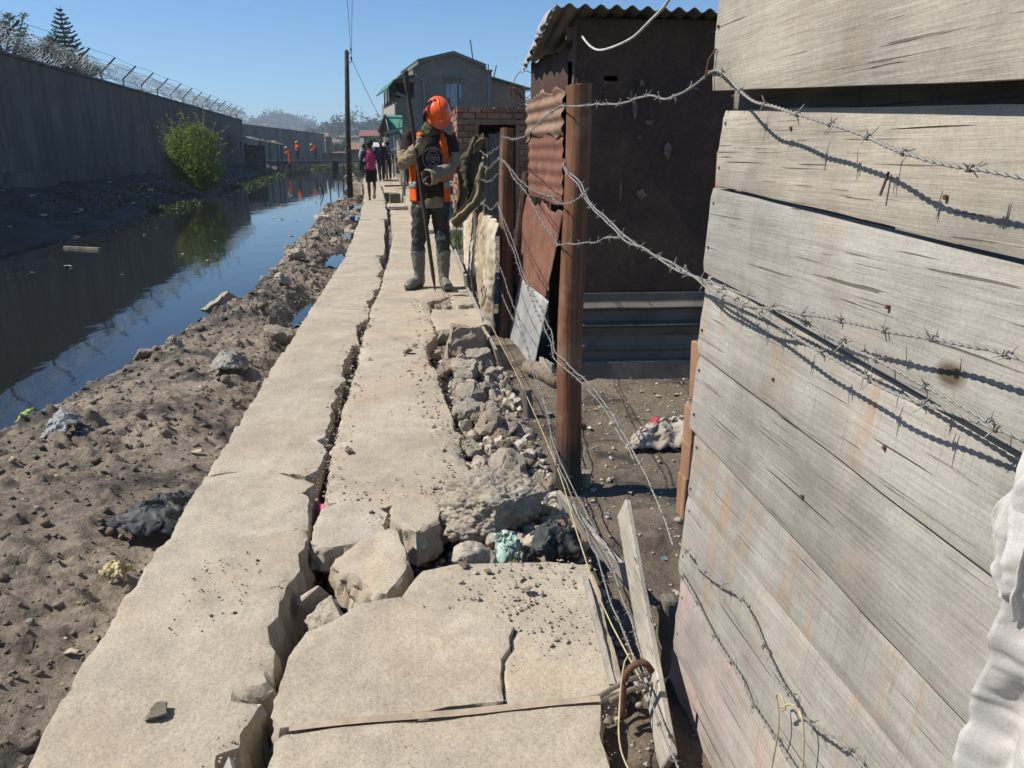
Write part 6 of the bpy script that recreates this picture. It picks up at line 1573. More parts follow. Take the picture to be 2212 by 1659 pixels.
# ---- other people
def figure(label, loc, rz, h, top, bottom, shorts=False, J=None, hat=None, hairr=1.0, sleeves=True, skin=SKIN, panel=None, shoe=None, vestm=None):
    J = J or {}
    k = h / 1.70
    p = thing('person', label, 'person', loc, rz)
    def j(name, d): return Vector(J.get(name, d)) * k
    hipL, hipR = Vector((-0.085, 0, 0.90)) * k, Vector((0.085, 0, 0.90)) * k
    kL, kR = j('kL', (-0.09, -0.02, 0.48)), j('kR', (0.09, -0.02, 0.48))
    aL, aR = j('aL', (-0.09, 0.0, 0.07)), j('aR', (0.09, 0.0, 0.07))
    sL_, sR_ = j('sL', (-0.175, 0, 1.39)), j('sR', (0.175, 0, 1.39))
    eL_, eR_ = j('eL', (-0.24, 0.02, 1.12)), j('eR', (0.24, 0.02, 1.12))
    wL_, wR_ = j('wL', (-0.25, -0.06, 0.87)), j('wR', (0.25, -0.06, 0.87))
    nk = j('neck', (0, -0.01, 1.47)); hc = j('head', (0, -0.02, 1.585)); ch = j('chest', (0, 0, 1.27)); wst = j('waist', (0, 0, 1.03))
    hips = Vector((0, 0, 0.90)) * k
    b = MB()
    head(b, hc, J.get('tilt', R(5)), J.get('turn', 0.0), 0.0, k)
    b.tube([ch.lerp(nk, 0.6), nk, nk.lerp(hc, 0.5)], [0.06 * k, 0.052 * k, 0.05 * k], 10)
    b.tube([hips, wst, ch, ch.lerp(nk, 0.55)], [(0.13 * k, 0.09 * k), (0.115 * k, 0.085 * k), (0.14 * k, 0.09 * k), (0.11 * k, 0.065 * k)], 12, True, (1, 0, 0))
    for s_, e_, w_, q in ((sL_, eL_, wL_, -1), (sR_, eR_, wR_, 1)):
        b.tube([ch.lerp(s_, 0.5), s_, s_.lerp(e_, 0.5), e_], [0.06 * k, 0.05 * k, 0.043 * k, 0.037 * k], 9)
        b.tube([e_, e_.lerp(w_, 0.4), w_], [0.037 * k, 0.037 * k, 0.025 * k], 9)
        hand(b, w_, (w_ - e_), (-q, 0, 0.1), 0.95 * k, 0.6, -q)
    for hp, kn, an in ((hipL, kL, aL), (hipR, kR, aR)):
        b.tube([hp, hp.lerp(kn, 0.5), kn], [0.085 * k, 0.070 * k, 0.050 * k], 10)
        b.tube([kn, kn.lerp(an, 0.35), an], [0.050 * k, 0.054 * k, 0.032 * k], 10)
        ft = (an - kn).normalized(); fwd = Vector((0, -1, 0)); fwd = (fwd - ft * fwd.dot(ft) * 0.8).normalized()
        b.tube([an + Vector((0, 0.03, -0.03)) * k, an + Vector((0, 0, -0.035)) * k, an + fwd * 0.10 * k + Vector((0, 0, -0.045)) * k, an + fwd * 0.17 * k + Vector((0, 0, -0.05)) * k], [0.025 * k, 0.034 * k, 0.036 * k, 0.022 * k], 8)
    remesh(b.build('body', skin, p, True), 0.012, 2)
    # top
    b = MB()
    b.tube([hips + Vector((0, 0, -0.04 * k)), wst, ch, ch.lerp(nk, 0.45), ch.lerp(nk, 0.75)], [(0.155 * k, 0.115 * k), (0.148 * k, 0.11 * k), (0.168 * k, 0.115 * k), (0.14 * k, 0.09 * k), (0.075 * k, 0.068 * k)], 16, True, (1, 0, 0))
    tp = remesh(b.build('top', panel or top, p, True), 0.012, 3); wrinkle(tp, 0.018, 0.08)
    if sleeves:
        b = MB()
        for s_, e_, w_ in ((sL_, eL_, wL_), (sR_, eR_, wR_)):
            b.tube([ch.lerp(s_, 0.72), s_, s_.lerp(e_, 0.5), e_, e_.lerp(w_, 0.55), e_.lerp(w_, 0.9)], [0.076 * k, 0.070 * k, 0.060 * k, 0.056 * k, 0.052 * k, 0.045 * k], 11)
        sl = remesh(b.build('sleeves', top, p, True), 0.012, 2); wrinkle(sl, 0.014, 0.06)
    b = MB()
    b.tube([hips + Vector((0, 0, 0.10 * k)), hips, hips + Vector((0, 0, -0.07 * k))], [(0.142 * k, 0.10 * k), (0.150 * k, 0.112 * k), (0.150 * k, 0.11 * k)], 14, True, (1, 0, 0))
    for hp, kn, an in ((hipL, kL, aL), (hipR, kR, aR)):
        if shorts: b.tube([hp, hp.lerp(kn, 0.5), hp.lerp(kn, 0.92)], [0.10 * k, 0.094 * k, 0.088 * k], 11)
        else: b.tube([hp, hp.lerp(kn, 0.5), kn, kn.lerp(an, 0.5), kn.lerp(an, 0.95)], [0.095 * k, 0.085 * k, 0.068 * k, 0.064 * k, 0.060 * k], 11)
    remesh(b.build('shorts' if shorts else 'trousers', bottom, p, True), 0.012, 2)
    if vestm:
        b = MB(); b.tube([wst + Vector((0, 0, -0.10)) * k, wst, ch, ch.lerp(nk, 0.4)], [(0.165 * k, 0.125 * k), (0.16 * k, 0.122 * k), (0.18 * k, 0.126 * k), (0.15 * k, 0.10 * k)], 16, True, (1, 0, 0))
        remesh(b.build('vest', vestm, p, True), 0.014, 1)
    if hat:
        b = MB(); ball(b, (0, 0, 0), (0.125 * k, 0.145 * k, 0.12 * k), 18, 10); b.tube([(0, 0, -0.02), (0, -0.10 * k, -0.02), (0, -0.18 * k, -0.035)], [(0.10 * k, 0.010), (0.09 * k, 0.010), (0.05 * k, 0.008)], 10, True, (1, 0, 0))
        q = b.build('hard_hat', hat, p, True, loc=hc + Vector((0, 0, 0.05 * k))); q.rotation_euler = (J.get('tilt', 0), 0, 0)
    elif hairr:
        b = MB(); ball(b, hc + Vector((0, 0.018, 0.035)) * k, (0.098 * k * hairr, 0.112 * k * hairr, 0.10 * k * hairr), 16, 10)
        remesh(b.build('hair', HAIR, p, True), 0.010, 1)
    if shoe:
        for an, kn in ((aL, kL), (aR, kR)):
            ft = (an - kn).normalized(); fwd = Vector((0, -1, 0)); fwd = (fwd - ft * fwd.dot(ft) * 0.8).normalized(); dn = ft
            sv = MB().bar(an - fwd * 0.06 * k + dn * 0.068 * k, an + fwd * 0.20 * k + dn * 0.068 * k, 0.085 * k, 0.016, (0, 0, 1)); sv.build('sandal', shoe, p)
    return p
MAROON = m_cloth('maroon_cloth', (0.42, 0.045, 0.115), (0.32, 0.036, 0.09), 6)
NAVY = m_cloth('navy_cloth', (0.035, 0.038, 0.065), (0.028, 0.03, 0.05), 6)
BLACKC = m_cloth('black_cloth', (0.014, 0.018, 0.016), (0.02, 0.022, 0.02), 6)
DARKC = m_cloth('dark_blue_grey_cloth', (0.03, 0.033, 0.042), (0.022, 0.025, 0.032), 6)
WHITEC = m_cloth('white_shirt_cloth', (0.60, 0.60, 0.60), (0.5, 0.5, 0.52), 6)
BROWNC = m_cloth('brown_cloth', (0.12, 0.07, 0.045), None, 6)
SANDAL = m_simple('straw_sandal', (0.28, 0.24, 0.12))
YEL = m_simple('yellow_hard_hat', (0.75, 0.55, 0.02), None, 8, 0.35, 0.02)
figure('person walking away along the kerb in a maroon top with navy sleeves and black shorts', (-0.94, 21.8, 0.0), R(180 + 4), 1.50, NAVY, BLACKC, True,
       {'kR': (0.075, -0.03, 0.48), 'aR': (0.07, 0.0, 0.07), 'kL': (-0.09, -0.03, 0.50), 'aL': (-0.07, 0.20, 0.20), 'eL': (-0.25, 0.03, 1.12), 'wL': (-0.27, -0.02, 0.86), 'eR': (0.27, 0.0, 1.14), 'wR': (0.29, -0.06, 0.84), 'tilt': R(8)}, panel=MAROON, shoe=SANDAL, hairr=1.12)
figure('person in dark clothes walking towards the camera just right of the maroon top', (-1.02, 33.6, 0.06), R(8), 1.62, DARKC, DARKC, False, {'aL': (-0.08, -0.16, 0.07), 'aR': (0.08, 0.12, 0.10)}, hairr=0.9)
figure('person in a white shirt with black hair seen left of the maroon top', (-2.0, 40.0, 0.0), R(160), 1.55, WHITEC, DARKC, False, {}, hairr=1.1)
figure('person in a yellow hard hat half hidden behind the maroon top', (-2.05, 46.0, 0.0), R(180), 1.62, DARKC, DARKC, False, {}, hat=YEL)
figure('person sitting on a low ledge by the pole shacks in dark blue shorts', (-0.30, 30.5, -0.30), R(60), 1.6, BROWNC, NAVY, True, {'kL': (-0.10, -0.42, 0.86), 'kR': (0.10, -0.42, 0.86), 'aL': (-0.10, -0.42, 0.42), 'aR': (0.10, -0.42, 0.42), 'chest': (0, -0.06, 1.26), 'neck': (0, -0.10, 1.44), 'head': (0, -0.16, 1.55), 'wL': (-0.16, -0.34, 0.95), 'wR': (0.16, -0.34, 0.95), 'eL': (-0.24, -0.1, 1.05), 'eR': (0.24, -0.1, 1.05)})
figure('person with a reddish headwrap standing at the pole shack stall', (-0.80, 36.0, 0.06), R(200), 1.6, BROWNC, DARKC, False, {}, hairr=1.1)
OV = m_cloth('orange_overall', (0.70, 0.12, 0.025), (0.5, 0.085, 0.02), 6)
GW = 'workers in orange on the far bank'
tag(figure('worker in orange leaning over, nearest the thatched shelter', (-11.5, 84.0, 0.1), R(-60), 1.65, OV, OV, False, {'chest': (0, -0.10, 1.25), 'neck': (0, -0.20, 1.42), 'head': (0, -0.26, 1.52), 'wL': (-0.18, -0.45, 0.95), 'wR': (0.15, -0.5, 1.0), 'eL': (-0.24, -0.2, 1.1), 'eR': (0.24, -0.2, 1.1)}, hat=m_simple('white_hat', (0.7, 0.6, 0.45))), 'worker in orange leaning over, nearest the thatched shelter', 'person', GW)
tag(figure('worker in orange with a yellow hard hat, tallest against the far wall', (-10.8, 85.0, 0.45), R(-40), 1.75, OV, DARKC, False, {'wR': (0.2, -0.5, 1.0), 'eR': (0.26, -0.2, 1.15)}, hat=YEL, vestm=OV), 'worker in orange with a yellow hard hat, tallest against the far wall', 'person', GW)
tag(figure('worker in orange with a yellow hard hat bending on the footbridge', (-9.1, 85.2, 0.45), R(-70), 1.65, OV, DARKC, False, {'chest': (0, -0.15, 1.22), 'neck': (0, -0.28, 1.37), 'head': (0, -0.36, 1.44), 'wL': (-0.15, -0.5, 0.85), 'wR': (0.15, -0.5, 0.85), 'eL': (-0.24, -0.3, 1.0), 'eR': (0.24, -0.3, 1.0), 'tilt': R(35)}, hat=YEL, vestm=OV), 'worker in orange with a yellow hard hat bending on the footbridge', 'person', GW)
tag(MB().tube([(-10.6, 84.7, 1.55), (-9.9, 84.4, 0.2), (-9.6, 84.3, -0.5)], 0.03, 6).build('long_pole', m_simple('pole_wood', (0.3, 0.22, 0.13))), 'long thin pole pushed into the canal by the tallest worker', 'pole')
# ------------------------------------------------------------------ long concrete wall across the canal
s = NT('stained_wall_concrete'); co = s.co(rnd=False)
col = s.mix(s.ramp(s.noise(co, 0.5, 5, 0.6), [(0.35, 0), (0.65, 1)]), (0.165, 0.155, 0.14), (0.115, 0.108, 0.098))
stv = s.noise(s.n('Mapping', Scale=(1.3, 1.3, 0.16), Vector=co).outputs[0], 1.6, 6, 0.7)
col = s.mix(s.ramp(stv, [(0.42, 0), (0.66, 0.8)]), col, (0.075, 0.072, 0.068))
col = s.mix(s.ramp(s.noise(s.n('Mapping', Scale=(2, 2, 0.2), Vector=co).outputs[0], 2.5, 4, 0.6), [(0.6, 0), (0.75, 0.5)]), col, (0.20, 0.19, 0.172))
WALLM = s.fin(col, 0.95, s.bump(s.noise(co, 6, 6, 0.7), 0.5, 0.04), 0, 0.15)
A, B = Vector((*WALL_A, 0)), Vector((*WALL_B, 0))
dW = (B - A).normalized(); nW = Vector((dW.y, -dW.x, 0))      # nW points towards the canal
cw = thing('concrete_wall', 'long dark concrete wall with razor wire across the canal', 'wall', tuple(A))
def wbox(mb, y0, y1, d0, d1, z0, z1):
    """box along the wall: y0..y1 metres along, d0..d1 towards the canal"""
    v = []
    for t in (y0, y1):
        for d in (d0, d1):
            for z in (z0, z1): v.append(dW * t + nW * d + Vector((0, 0, z)))
    mb.add(v, [(0, 1, 3, 2), (4, 6, 7, 5), (0, 4, 5, 1), (2, 3, 7, 6), (0, 2, 6, 4), (1, 5, 7, 3)])
WL = (B - A).length
pan = 4.3; k = 0
y = -14.0
while y < WL - 0.1:
    e = min(y + pan, WL)
    m_ = MB(); wbox(m_, y + 0.006, e - 0.006, -0.2 + random.uniform(-0.012, 0.012), random.uniform(-0.02, 0.015), -0.3, 4.0)
    m_.build('wall_panel', WALLM, cw)
    y = e
m_ = MB(); wbox(m_, -14, WL, -0.26, 0.07, 4.002, 4.09); m_.build('coping', WALLM, cw)
m_ = MB(); wbox(m_, -14, 34.5, 0.03, 0.24, -0.8, 0.62); m_.build('footing', WALLM, cw)
# second stretch of wall further on, set back
c2 = thing('concrete_wall', 'further paler stretch of concrete wall behind the workers in orange', 'wall', (-16.4, 88.0, 0))
a2, b2 = Vector((-16.4, 88.0, 0)), Vector((-12.75, 134.0, 0)); d2 = (b2 - a2).normalized(); n2_ = Vector((d2.y, -d2.x, 0)); L2 = (b2 - a2).length
WALLM2 = m_simple('paler_wall_concrete', (0.26, 0.25, 0.225), (0.17, 0.165, 0.15), 0.5, 0.95, 0.5, 3, 0.05)
y = 0.0
while y < L2 - 0.1:
    e = min(y + 3.6, L2)
    m_ = MB()
    v = [d2 * t + n2_ * d + Vector((0, 0, z)) for t in (y + 0.02, e - 0.02) for d in (-0.2, random.uniform(-0.03, 0.03)) for z in (-0.5, 3.75)]
    m_.add(v, [(0, 1, 3, 2), (4, 6, 7, 5), (0, 4, 5, 1), (2, 3, 7, 6), (0, 2, 6, 4), (1, 5, 7, 3)])
    m_.build('wall_panel', WALLM2, c2)
    y = e
m_ = MB(); v = [d2 * t + n2_ * d + Vector((0, 0, z)) for t in (0, L2) for d in (-0.3, 0.1) for z in (3.752, 3.95)]
m_.add(v, [(0, 1, 3, 2), (4, 6, 7, 5), (0, 4, 5, 1), (2, 3, 7, 6), (0, 2, 6, 4), (1, 5, 7, 3)]); m_.build('coping', WALLM2, c2)
m_ = MB().box((4.05, 49.0, 1.2), (0.8, 3.0, 4.6)); m_.build('end_pier', m_simple('brown_pier', (0.22, 0.19, 0.155), None, 0.6), c2)
# razor wire: brackets and coil
GALV = m_simple('galvanised_coil', (0.34, 0.34, 0.34), (0.24, 0.24, 0.24), 5, 0.5, 0.05, metal=0.5, spec=0.5)
IRON = m_simple('dark_angle_iron', (0.06, 0.055, 0.05), None, 8, 0.7)
rz = thing('razor_wire', 'silver razor wire coil on slanting brackets along the top of the long wall', 'razor wire', tuple(A))
bk = MB()
bk.bar(Vector((0, 0, 4.08)), Vector((0, 0, 4.45)), 0.05, 0.05)
bk.bar(Vector((0, 0, 4.40)), nW * 0.62 + Vector((0, 0, 4.98)), 0.05, 0.05)
bme = mesh('bracket', bk.v, bk.f); bme.materials.append(IRON)
y = -6.0
while y < WL:
    link('bracket', bme, None, rz, loc=dW * y + nW * -0.1); y += 3.35
coil = MB()
for q in range(2):
    pts = []
    n_ = int((WL + 14) / 0.27) * 11
    t = np.linspace(-12, WL, n_)
    ph = t / (0.27 + 0.03 * q) * 2 * math.pi + q
    rr = 0.29 + 0.05 * np.sin(t * 1.3 + q) + 0.04 * noise3(np.stack([t * 2.1, t * 0, t * 0], 1), 5 + q)
    cxy = 0.12 + 0.10 * q
    P = [dW * float(a) + nW * float(cxy + r * math.cos(p)) + Vector((0, 0, float(4.40 + 0.1 * q + r * math.sin(p) + 0.06 * math.sin(a * 0.9)))) for a, r, p in zip(t, rr, ph)]
    coil.tube(P, 0.0062, 3)
coil.build('coil', GALV, rz, True)
st = MB()
for f_ in (0.25, 0.6, 0.95):
    st.tube([dW * float(a) + nW * (-0.1 + 0.72 * f_) + Vector((0, 0, 4.40 + 0.58 * f_ + 0.03 * math.sin(a))) for a in np.linspace(-10, WL, 90)], 0.008, 3)
st.build('strands', IRON, rz)

# ------------------------------------------------------------------ plants
def leaves(P, size, seed, up=0.3, asp=0.45, D=None):
    """one kite-shaped leaf per point"""
    g = np.random.default_rng(seed); n = len(P)
    d = g.normal(size=(n, 3)); d[:, 2] = np.abs(d[:, 2]) * up
    if D is not None: d = d * 0.6 + D
    d /= np.linalg.norm(d, axis=1, keepdims=True)
    r = g.normal(size=(n, 3)); s_ = np.cross(d, r); s_ /= np.maximum(np.linalg.norm(s_, axis=1, keepdims=True), 1e-6)
    sz = (size * np.exp(g.normal(0, 0.25, n)))[:, None]
    a = P - d * sz * 0.5; c = P + d * sz * 0.5; m_ = P + d * sz * 0.05
    V = np.stack([a, m_ + s_ * sz * asp * 0.5, c, m_ - s_ * sz * asp * 0.5], 1).reshape(-1, 3)
    F = np.arange(4 * n).reshape(n, 4)
    return V, F
def blob_points(n, blobs, seed, shell=0.55):
    g = np.random.default_rng(seed); out = []
    w = np.array([b[3] ** 2 for b in blobs]); w = w / w.sum()
    for (x, y, z, r), q in zip(blobs, w):
        k = int(n * q); d = g.normal(size=(k, 3)); d /= np.linalg.norm(d, axis=1, keepdims=True)
        rr = r * (shell + (1 - shell) * g.uniform(0, 1, k)) * (1 + 0.18 * g.normal(size=k))
        out.append(np.array([x, y, z]) + d * rr[:, None] * np.array([1, 1, 0.85]))
    return np.concatenate(out)
def branchy(mb, base, tips, r0, seed):
    g = np.random.default_rng(seed)
    for t in tips:
        b_, t_ = np.array(base, float), np.array(t, float)
        mid = b_ + (t_ - b_) * 0.5 + g.normal(0, 0.10, 3) * np.linalg.norm(t_ - b_) * 0.6
        mb.tube(smoothline([b_, mid, t_], np.linalg.norm(t_ - b_) / 7), list(np.linspace(r0, r0 * 0.25, len(smoothline([b_, mid, t_], np.linalg.norm(t_ - b_) / 7)))), 6)
BARK = m_simple('bark', (0.12, 0.09, 0.065), (0.07, 0.055, 0.04), 8, 0.95, 0.6, 20, 0.02)
# bright bush on the far bank
g = np.random.default_rng(50)
bx0, by0 = -8.85, 36.0
blobs = [(bx0 + x, by0 + y, z, r) for x, y, z, r in [(-0.35, 0, 1.15, 0.75), (0.35, -0.1, 1.30, 0.72), (0.0, 0.1, 1.75, 0.55), (-0.75, 0, 1.6, 0.45), (0.75, 0.1, 1.75, 0.42), (0.2, -0.2, 0.65, 0.75), (0.55, -0.25, 0.25, 0.55), (0.95, 0, 1.2, 0.35), (-0.3, 0.1, 0.6, 0.6), (0.05, 0.05, 2.1, 0.35), (-0.55, 0.0, 2.0, 0.25), (0.5, 0.0, 2.1, 0.25), (0.25, -0.3, -0.05, 0.45), (-0.55, 0.0, 0.35, 0.6), (0.1, 0.0, 0.15, 0.6), (0.9, -0.2, 0.55, 0.5), (-0.9, 0.1, 1.0, 0.5), (0.7, -0.3, -0.1, 0.4)]]
P = blob_points(19000, blobs, 51, 0.30)
ex = []
for k in range(60):
    b_ = blobs[k % len(blobs)]; d = g.normal(size=3); d[2] = abs(d[2]) + 0.3; d /= np.linalg.norm(d)
    p0 = np.array(b_[:3]) + d * b_[3] * 0.8
    for q in range(22): ex.append(p0 + d * 0.03 * q + g.normal(0, 0.025, 3) + np.array([0, 0, 0]))
P = np.vstack([P, np.array(ex)])
bush = thing('bush', 'bright green leafy bush growing on the far bank under the wall', 'bush', (bx0, by0, -0.3))
V, F = leaves(P - np.array([bx0, by0, -0.3]), 0.085, 52, 0.8, 0.34)
link('foliage', fastmesh('foliage', V, F), m_leaf('bush_leaves', (0.26, 0.33, 0.045), (0.12, 0.19, 0.025), 0.45), bush)
mb = MB(); branchy(mb, (0, 0, 0), [(b_[0] - bx0, b_[1] - by0, b_[2] + 0.3) for b_ in blobs], 0.035, 53)
mb.build('stems', BARK, bush, True)
# low weeds and floating plants on the far waterline
def weeds(name, n, y0, y1, o0, o1, z0, z1, sz, seed, mat, kind='stuff'):
    g = np.random.default_rng(seed)
    yy = y0 + (y1 - y0) * g.uniform(0, 1, n); xx = XL(yy) + o0 + (o1 - o0) * g.uniform(0, 1, n)
    keep = n2(xx, yy, 0.8, 3, seed) > -0.05
    xx, yy = xx[keep], yy[keep]; zz = z0 + (z1 - z0) * g.uniform(0, 1, len(xx)) ** 2
    V, F = leaves(np.stack([xx, yy, zz], 1), sz, seed + 1, 0.9, 0.6)
    return struct(link(name, fastmesh(name, V, F), mat), kind)
HYA = m_leaf('water_plant_leaves', (0.085, 0.125, 0.045), (0.055, 0.085, 0.03), 0.2)
weeds('floating_plants', 5200, 42, 70, -0.4, 1.1, WZ + 0.02, WZ + 0.22, 0.12, 60, HYA)
weeds('floating_plants', 1500, 27, 33, -0.3, 0.7, WZ + 0.02, WZ + 0.16, 0.09, 62, HYA)
weeds('floating_plants', 9000, 88, 126, -1.0, 6.5, WZ + 0.02, WZ + 0.35, 0.24, 64, HYA)
weeds('bank_weeds', 3000, 20, 60, -2.4, -0.2, -0.35, 0.12, 0.09, 66, m_leaf('dry_weeds', (0.10, 0.085, 0.035), (0.06, 0.075, 0.025), 0.2))
# flotsam
tag(MB().bar((-6.72, 16.75, WZ + 0.02), (-5.93, 16.35, WZ + 0.02), 0.07, 0.05).build('floating_plank', m_plank('wet_plank', (0.32, 0.29, 0.24), (0.2, 0.17, 0.14), streak=False)), 'pale plank floating alone in the dark water at the left', 'plank')
x, y, g = scatter(26, 0.05, 0.95, 12.0, 45.0, 70, 1.3)
xx = XR(y) + (XL(y) - XR(y)) * x
scraps('floating_litter', np.stack([xx, y, np.full(len(xx), WZ + 0.006)], 1), g.uniform(0.03, 0.12, len(xx)), [LIT[0], LIT[2], LIT[3]], 71)
x, y, g = scatter(90, 0.0, 1.0, 16.0, 60.0, 72, 1.2)
xx = XL(y) - 0.1 - x * 2.6; zz = np.interp(x, [0, 0.3, 1], [-0.45, -0.1, 0.2])
scraps('far_bank_litter', np.stack([xx, y, zz + 0.12], 1), g.uniform(0.06, 0.25, len(xx)), [LIT[2], LIT[3], LIT[2], LIT[1]], 73)
# stakes standing in the water
for k, (x, y, h, lx, lab) in enumerate([(-3.75, 38.0, 0.55, -0.25, 'leaning twig stake furthest left in the water before the pole'), (-3.55, 38.5, 0.75, 0.02, 'thin upright stake second from left in the water before the pole'), (-3.45, 42.0, 0.75, 0.0, 'stake third from left in the water by the boulder'), (-3.25, 42.5, 0.95, 0.02, 'tallest thin stake standing in the water beside the boulder'), (-4.15, 41.5, 0.45, -0.2, 'short crooked stump poking out of open water')]):
    tag(MB().tube([(0, 0, -0.4), (lx * 0.4, 0, h * 0.4), (lx, 0, h)], [0.03, 0.027, 0.018], 7).build('water_stake', m_simple('wet_stake_%d' % k, (0.05, 0.042, 0.035)), None, True, loc=(x, y, WZ)), lab, 'stake', 'stakes standing in the canal')

# Norfolk-pine-like conifer behind the wall
pine = thing('conifer_tree', 'tall tiered dark conifer rising alone behind the long wall', 'tree', (-22.1, 60.0, 0.3))
mb = MB().tube([(0, 0, 0), (0, 0, 5), (0.05, 0, 10.05)], [0.22, 0.13, 0.015], 9); mb.build('trunk', BARK, pine, True)
g = np.random.default_rng(80)
pts, Dm, br = [], [], MB()
for i in range(19):
    t = i / 18; z = 4.6 + 5.15 * t ** 0.92; L = 1.65 * (1 - t) ** 0.8 + 0.12
    nb = 7 if t < 0.7 else 5
    for k in range(nb):
        a = 2 * math.pi * (k + 0.5 * (i % 2)) / nb + g.uniform(-0.12, 0.12)
        p0 = np.array([0, 0, z]); d = np.array([math.cos(a), math.sin(a), 0.10])
        tip = p0 + d * L + np.array([0, 0, 0.10 * L])
        mid = p0 + d * L * 0.55 - np.array([0, 0, 0.06 * L])
        line = smoothline([p0, mid, tip], 0.08)
        br.tube(line, list(np.linspace(0.022, 0.006, len(line))), 4)
        for q in line[1:]:
            fr = np.linalg.norm(q - p0) / (L + 1e-6)
            for e in range(9):
                sd = np.array([-d[1], d[0], 0]) * g.normal(0, 0.16 * (1 - 0.5 * fr) * min(1, L))
                pts.append(q + sd + np.array([0, 0, g.uniform(-0.02, 0.07)])); Dm.append(d * 0.9 + np.array([0, 0, 0.25]))
struct(br.build('branches', BARK, pine), 'stuff')
V, F = leaves(np.array(pts), 0.16, 81, 0.4, 0.32, np.array(Dm) * 1.3)
link('foliage', fastmesh('foliage', V, F), m_leaf('conifer_needles', (0.030, 0.070, 0.036), (0.045, 0.095, 0.042), 0.1), pine)
# broad trees behind the wall at far left
def tree(name, label, x, y, z0, blobs, n, sz, ca, cb, seed, group=None, r0=0.16, sh=0.35):
    t = thing(name, label, 'tree', (x, y, z0), 0, group)
    mb = MB()
    top = min(b_[2] for b_ in blobs)
    mb.tube([(0, 0, 0), (0.1, 0, top * 0.5), (0, 0, top * 0.85)], [r0, r0 * 0.8, r0 * 0.65], 8)
    branchy(mb, (0, 0, top * 0.8), [b_[:3] for b_ in blobs], r0 * 0.5, seed)
    mb.build('trunk', BARK, t, True)
    V, F = leaves(blob_points(n, blobs, seed, sh), sz, seed + 1, 0.6, 0.5)
    link('crown', fastmesh('crown', V, F), m_leaf('leaves_%d' % seed, ca, cb, 0.3), t)
    return t
GT = 'trees behind the long wall'
tree('broad_tree', 'feathery green tree at the far left edge behind the razor wire', -19.6, 44.5, 1.3, [(-1.0, 0, 5.0, 0.9), (0.2, 0.3, 5.4, 0.8), (1.3, 0, 5.5, 0.55), (-0.2, 0, 4.5, 0.8), (1.0, 0.2, 4.7, 0.7), (-1.9, 0.2, 4.9, 0.9), (0.4, 0.2, 5.9, 0.4), (1.5, 0, 6.2, 0.25), (0.9, 0, 6.15, 0.35)], 3000, 0.14, (0.10, 0.145, 0.05), (0.065, 0.105, 0.035), 90, GT)
tree('broad_tree', 'low bushy tree in front of the tiered conifer behind the wall', -19.4, 50.0, 1.2, [(-0.9, 0, 5.2, 0.75), (-0.1, 0.2, 5.45, 0.7), (0.7, 0, 5.0, 0.65), (1.6, 0, 4.6, 0.7), (2.2, 0.2, 4.4, 0.5), (-1.5, 0, 4.7, 0.7), (0.2, 0, 5.9, 0.35)], 3200, 0.14, (0.085, 0.13, 0.04), (0.05, 0.09, 0.025), 93, GT)

# ------------------------------------------------------------------ thatched shelter, footbridge and low walls across the water
THATCH = m_simple('pale_thatch', (0.34, 0.30, 0.23), (0.17, 0.145, 0.11), 5, 0.95, 0.9, 12, 0.06)
hut2 = thing('thatched_shelter', 'ramshackle open shelter with a pale littered roof on the far bank', 'shelter', (-12.2, 71.5, -0.1))
for (x, y) in ((-1.3, -1.0), (0.3, -1.0), (1.6, -1.0), (-1.3, 1.2), (1.6, 1.2), (1.0, -1.1)):
    MB().tube([(x, y, -0.6), (x + 0.05, y, 2.1)], [0.07, 0.06], 7).build('pole', PL_D, hut2)
def f_th(u, v):
    x = -1.7 + 3.8 * u; y = -1.6 + 3.2 * v
    return np.stack([x, y, 2.55 - 0.17 * (x + 1.7) + 0.10 * n2(x, y, 1.5, 4, 95)], -1)
sheet('roof', f_th, 50, 40, THATCH, hut2, 0.08)
for k in range(16):
    x = -1.5 + 3.4 * random.random(); z = 2.65 - 0.17 * (x + 1.7)
    MB().box((x, -1.3 + random.uniform(-0.2, 1.5), z), (random.uniform(0.2, 0.6), random.uniform(0.1, 0.4), 0.06), random.random() * 3, 0.03).build('roof_scrap', random.choice([THATCH, LIT[0], LIT[1]]), hut2)
for k in range(9):
    MB().box((-1.35 + 0.19 * k, 1.2, 0.9), (0.17, 0.03, 2.0 + random.uniform(-0.2, 0.1)), None, 0.01).build('back_board', PL_D, hut2)
pf = thing('stake_fence', 'row of short upright stakes in the water below the thatched shelter', 'fence', (-11.6, 78.0, WZ))
for k in range(22):
    MB().tube([(0, 0, -0.4), (0.02, 0, random.uniform(0.55, 0.85))], [0.06, 0.05], 6).build('stake', PL_D, pf, loc=(-0.2 + k * 0.135, random.uniform(-0.05, 0.05), 0))
fb = thing('footbridge', 'narrow dark footbridge crossing the canal in the distance', 'bridge', (-9.6, 86.0, 0.0))
for k in range(3):
    MB().box((0, 0, 0), (9.0, 0.35, 0.12), None, 0.01).build('deck_plank', PL_D, fb, loc=(0.0, -0.4 + 0.4 * k, 0.36))
for x in (-2.4, 2.35):
    MB().box((0, 0, -0.6), (0.55, 0.9, 1.85)).build('pier', m_simple('dark_pier_%d' % int(x), (0.055, 0.05, 0.045)), fb, loc=(x, 0, 0.0))
lw = thing('low_wall', 'low brown wall closing the far end of the canal', 'wall', (-8.2, 110.0, 0))
MB().box((0, 0, 0.45), (5.4, 0.3, 1.15)).build('wall_body', m_simple('brown_wall', (0.27, 0.205, 0.14), (0.2, 0.15, 0.105), 1.0), lw)
MB().box((0, 0, 1.06), (5.5, 0.4, 0.07)).build('coping', m_simple('brown_cap', (0.32, 0.27, 0.2)), lw)

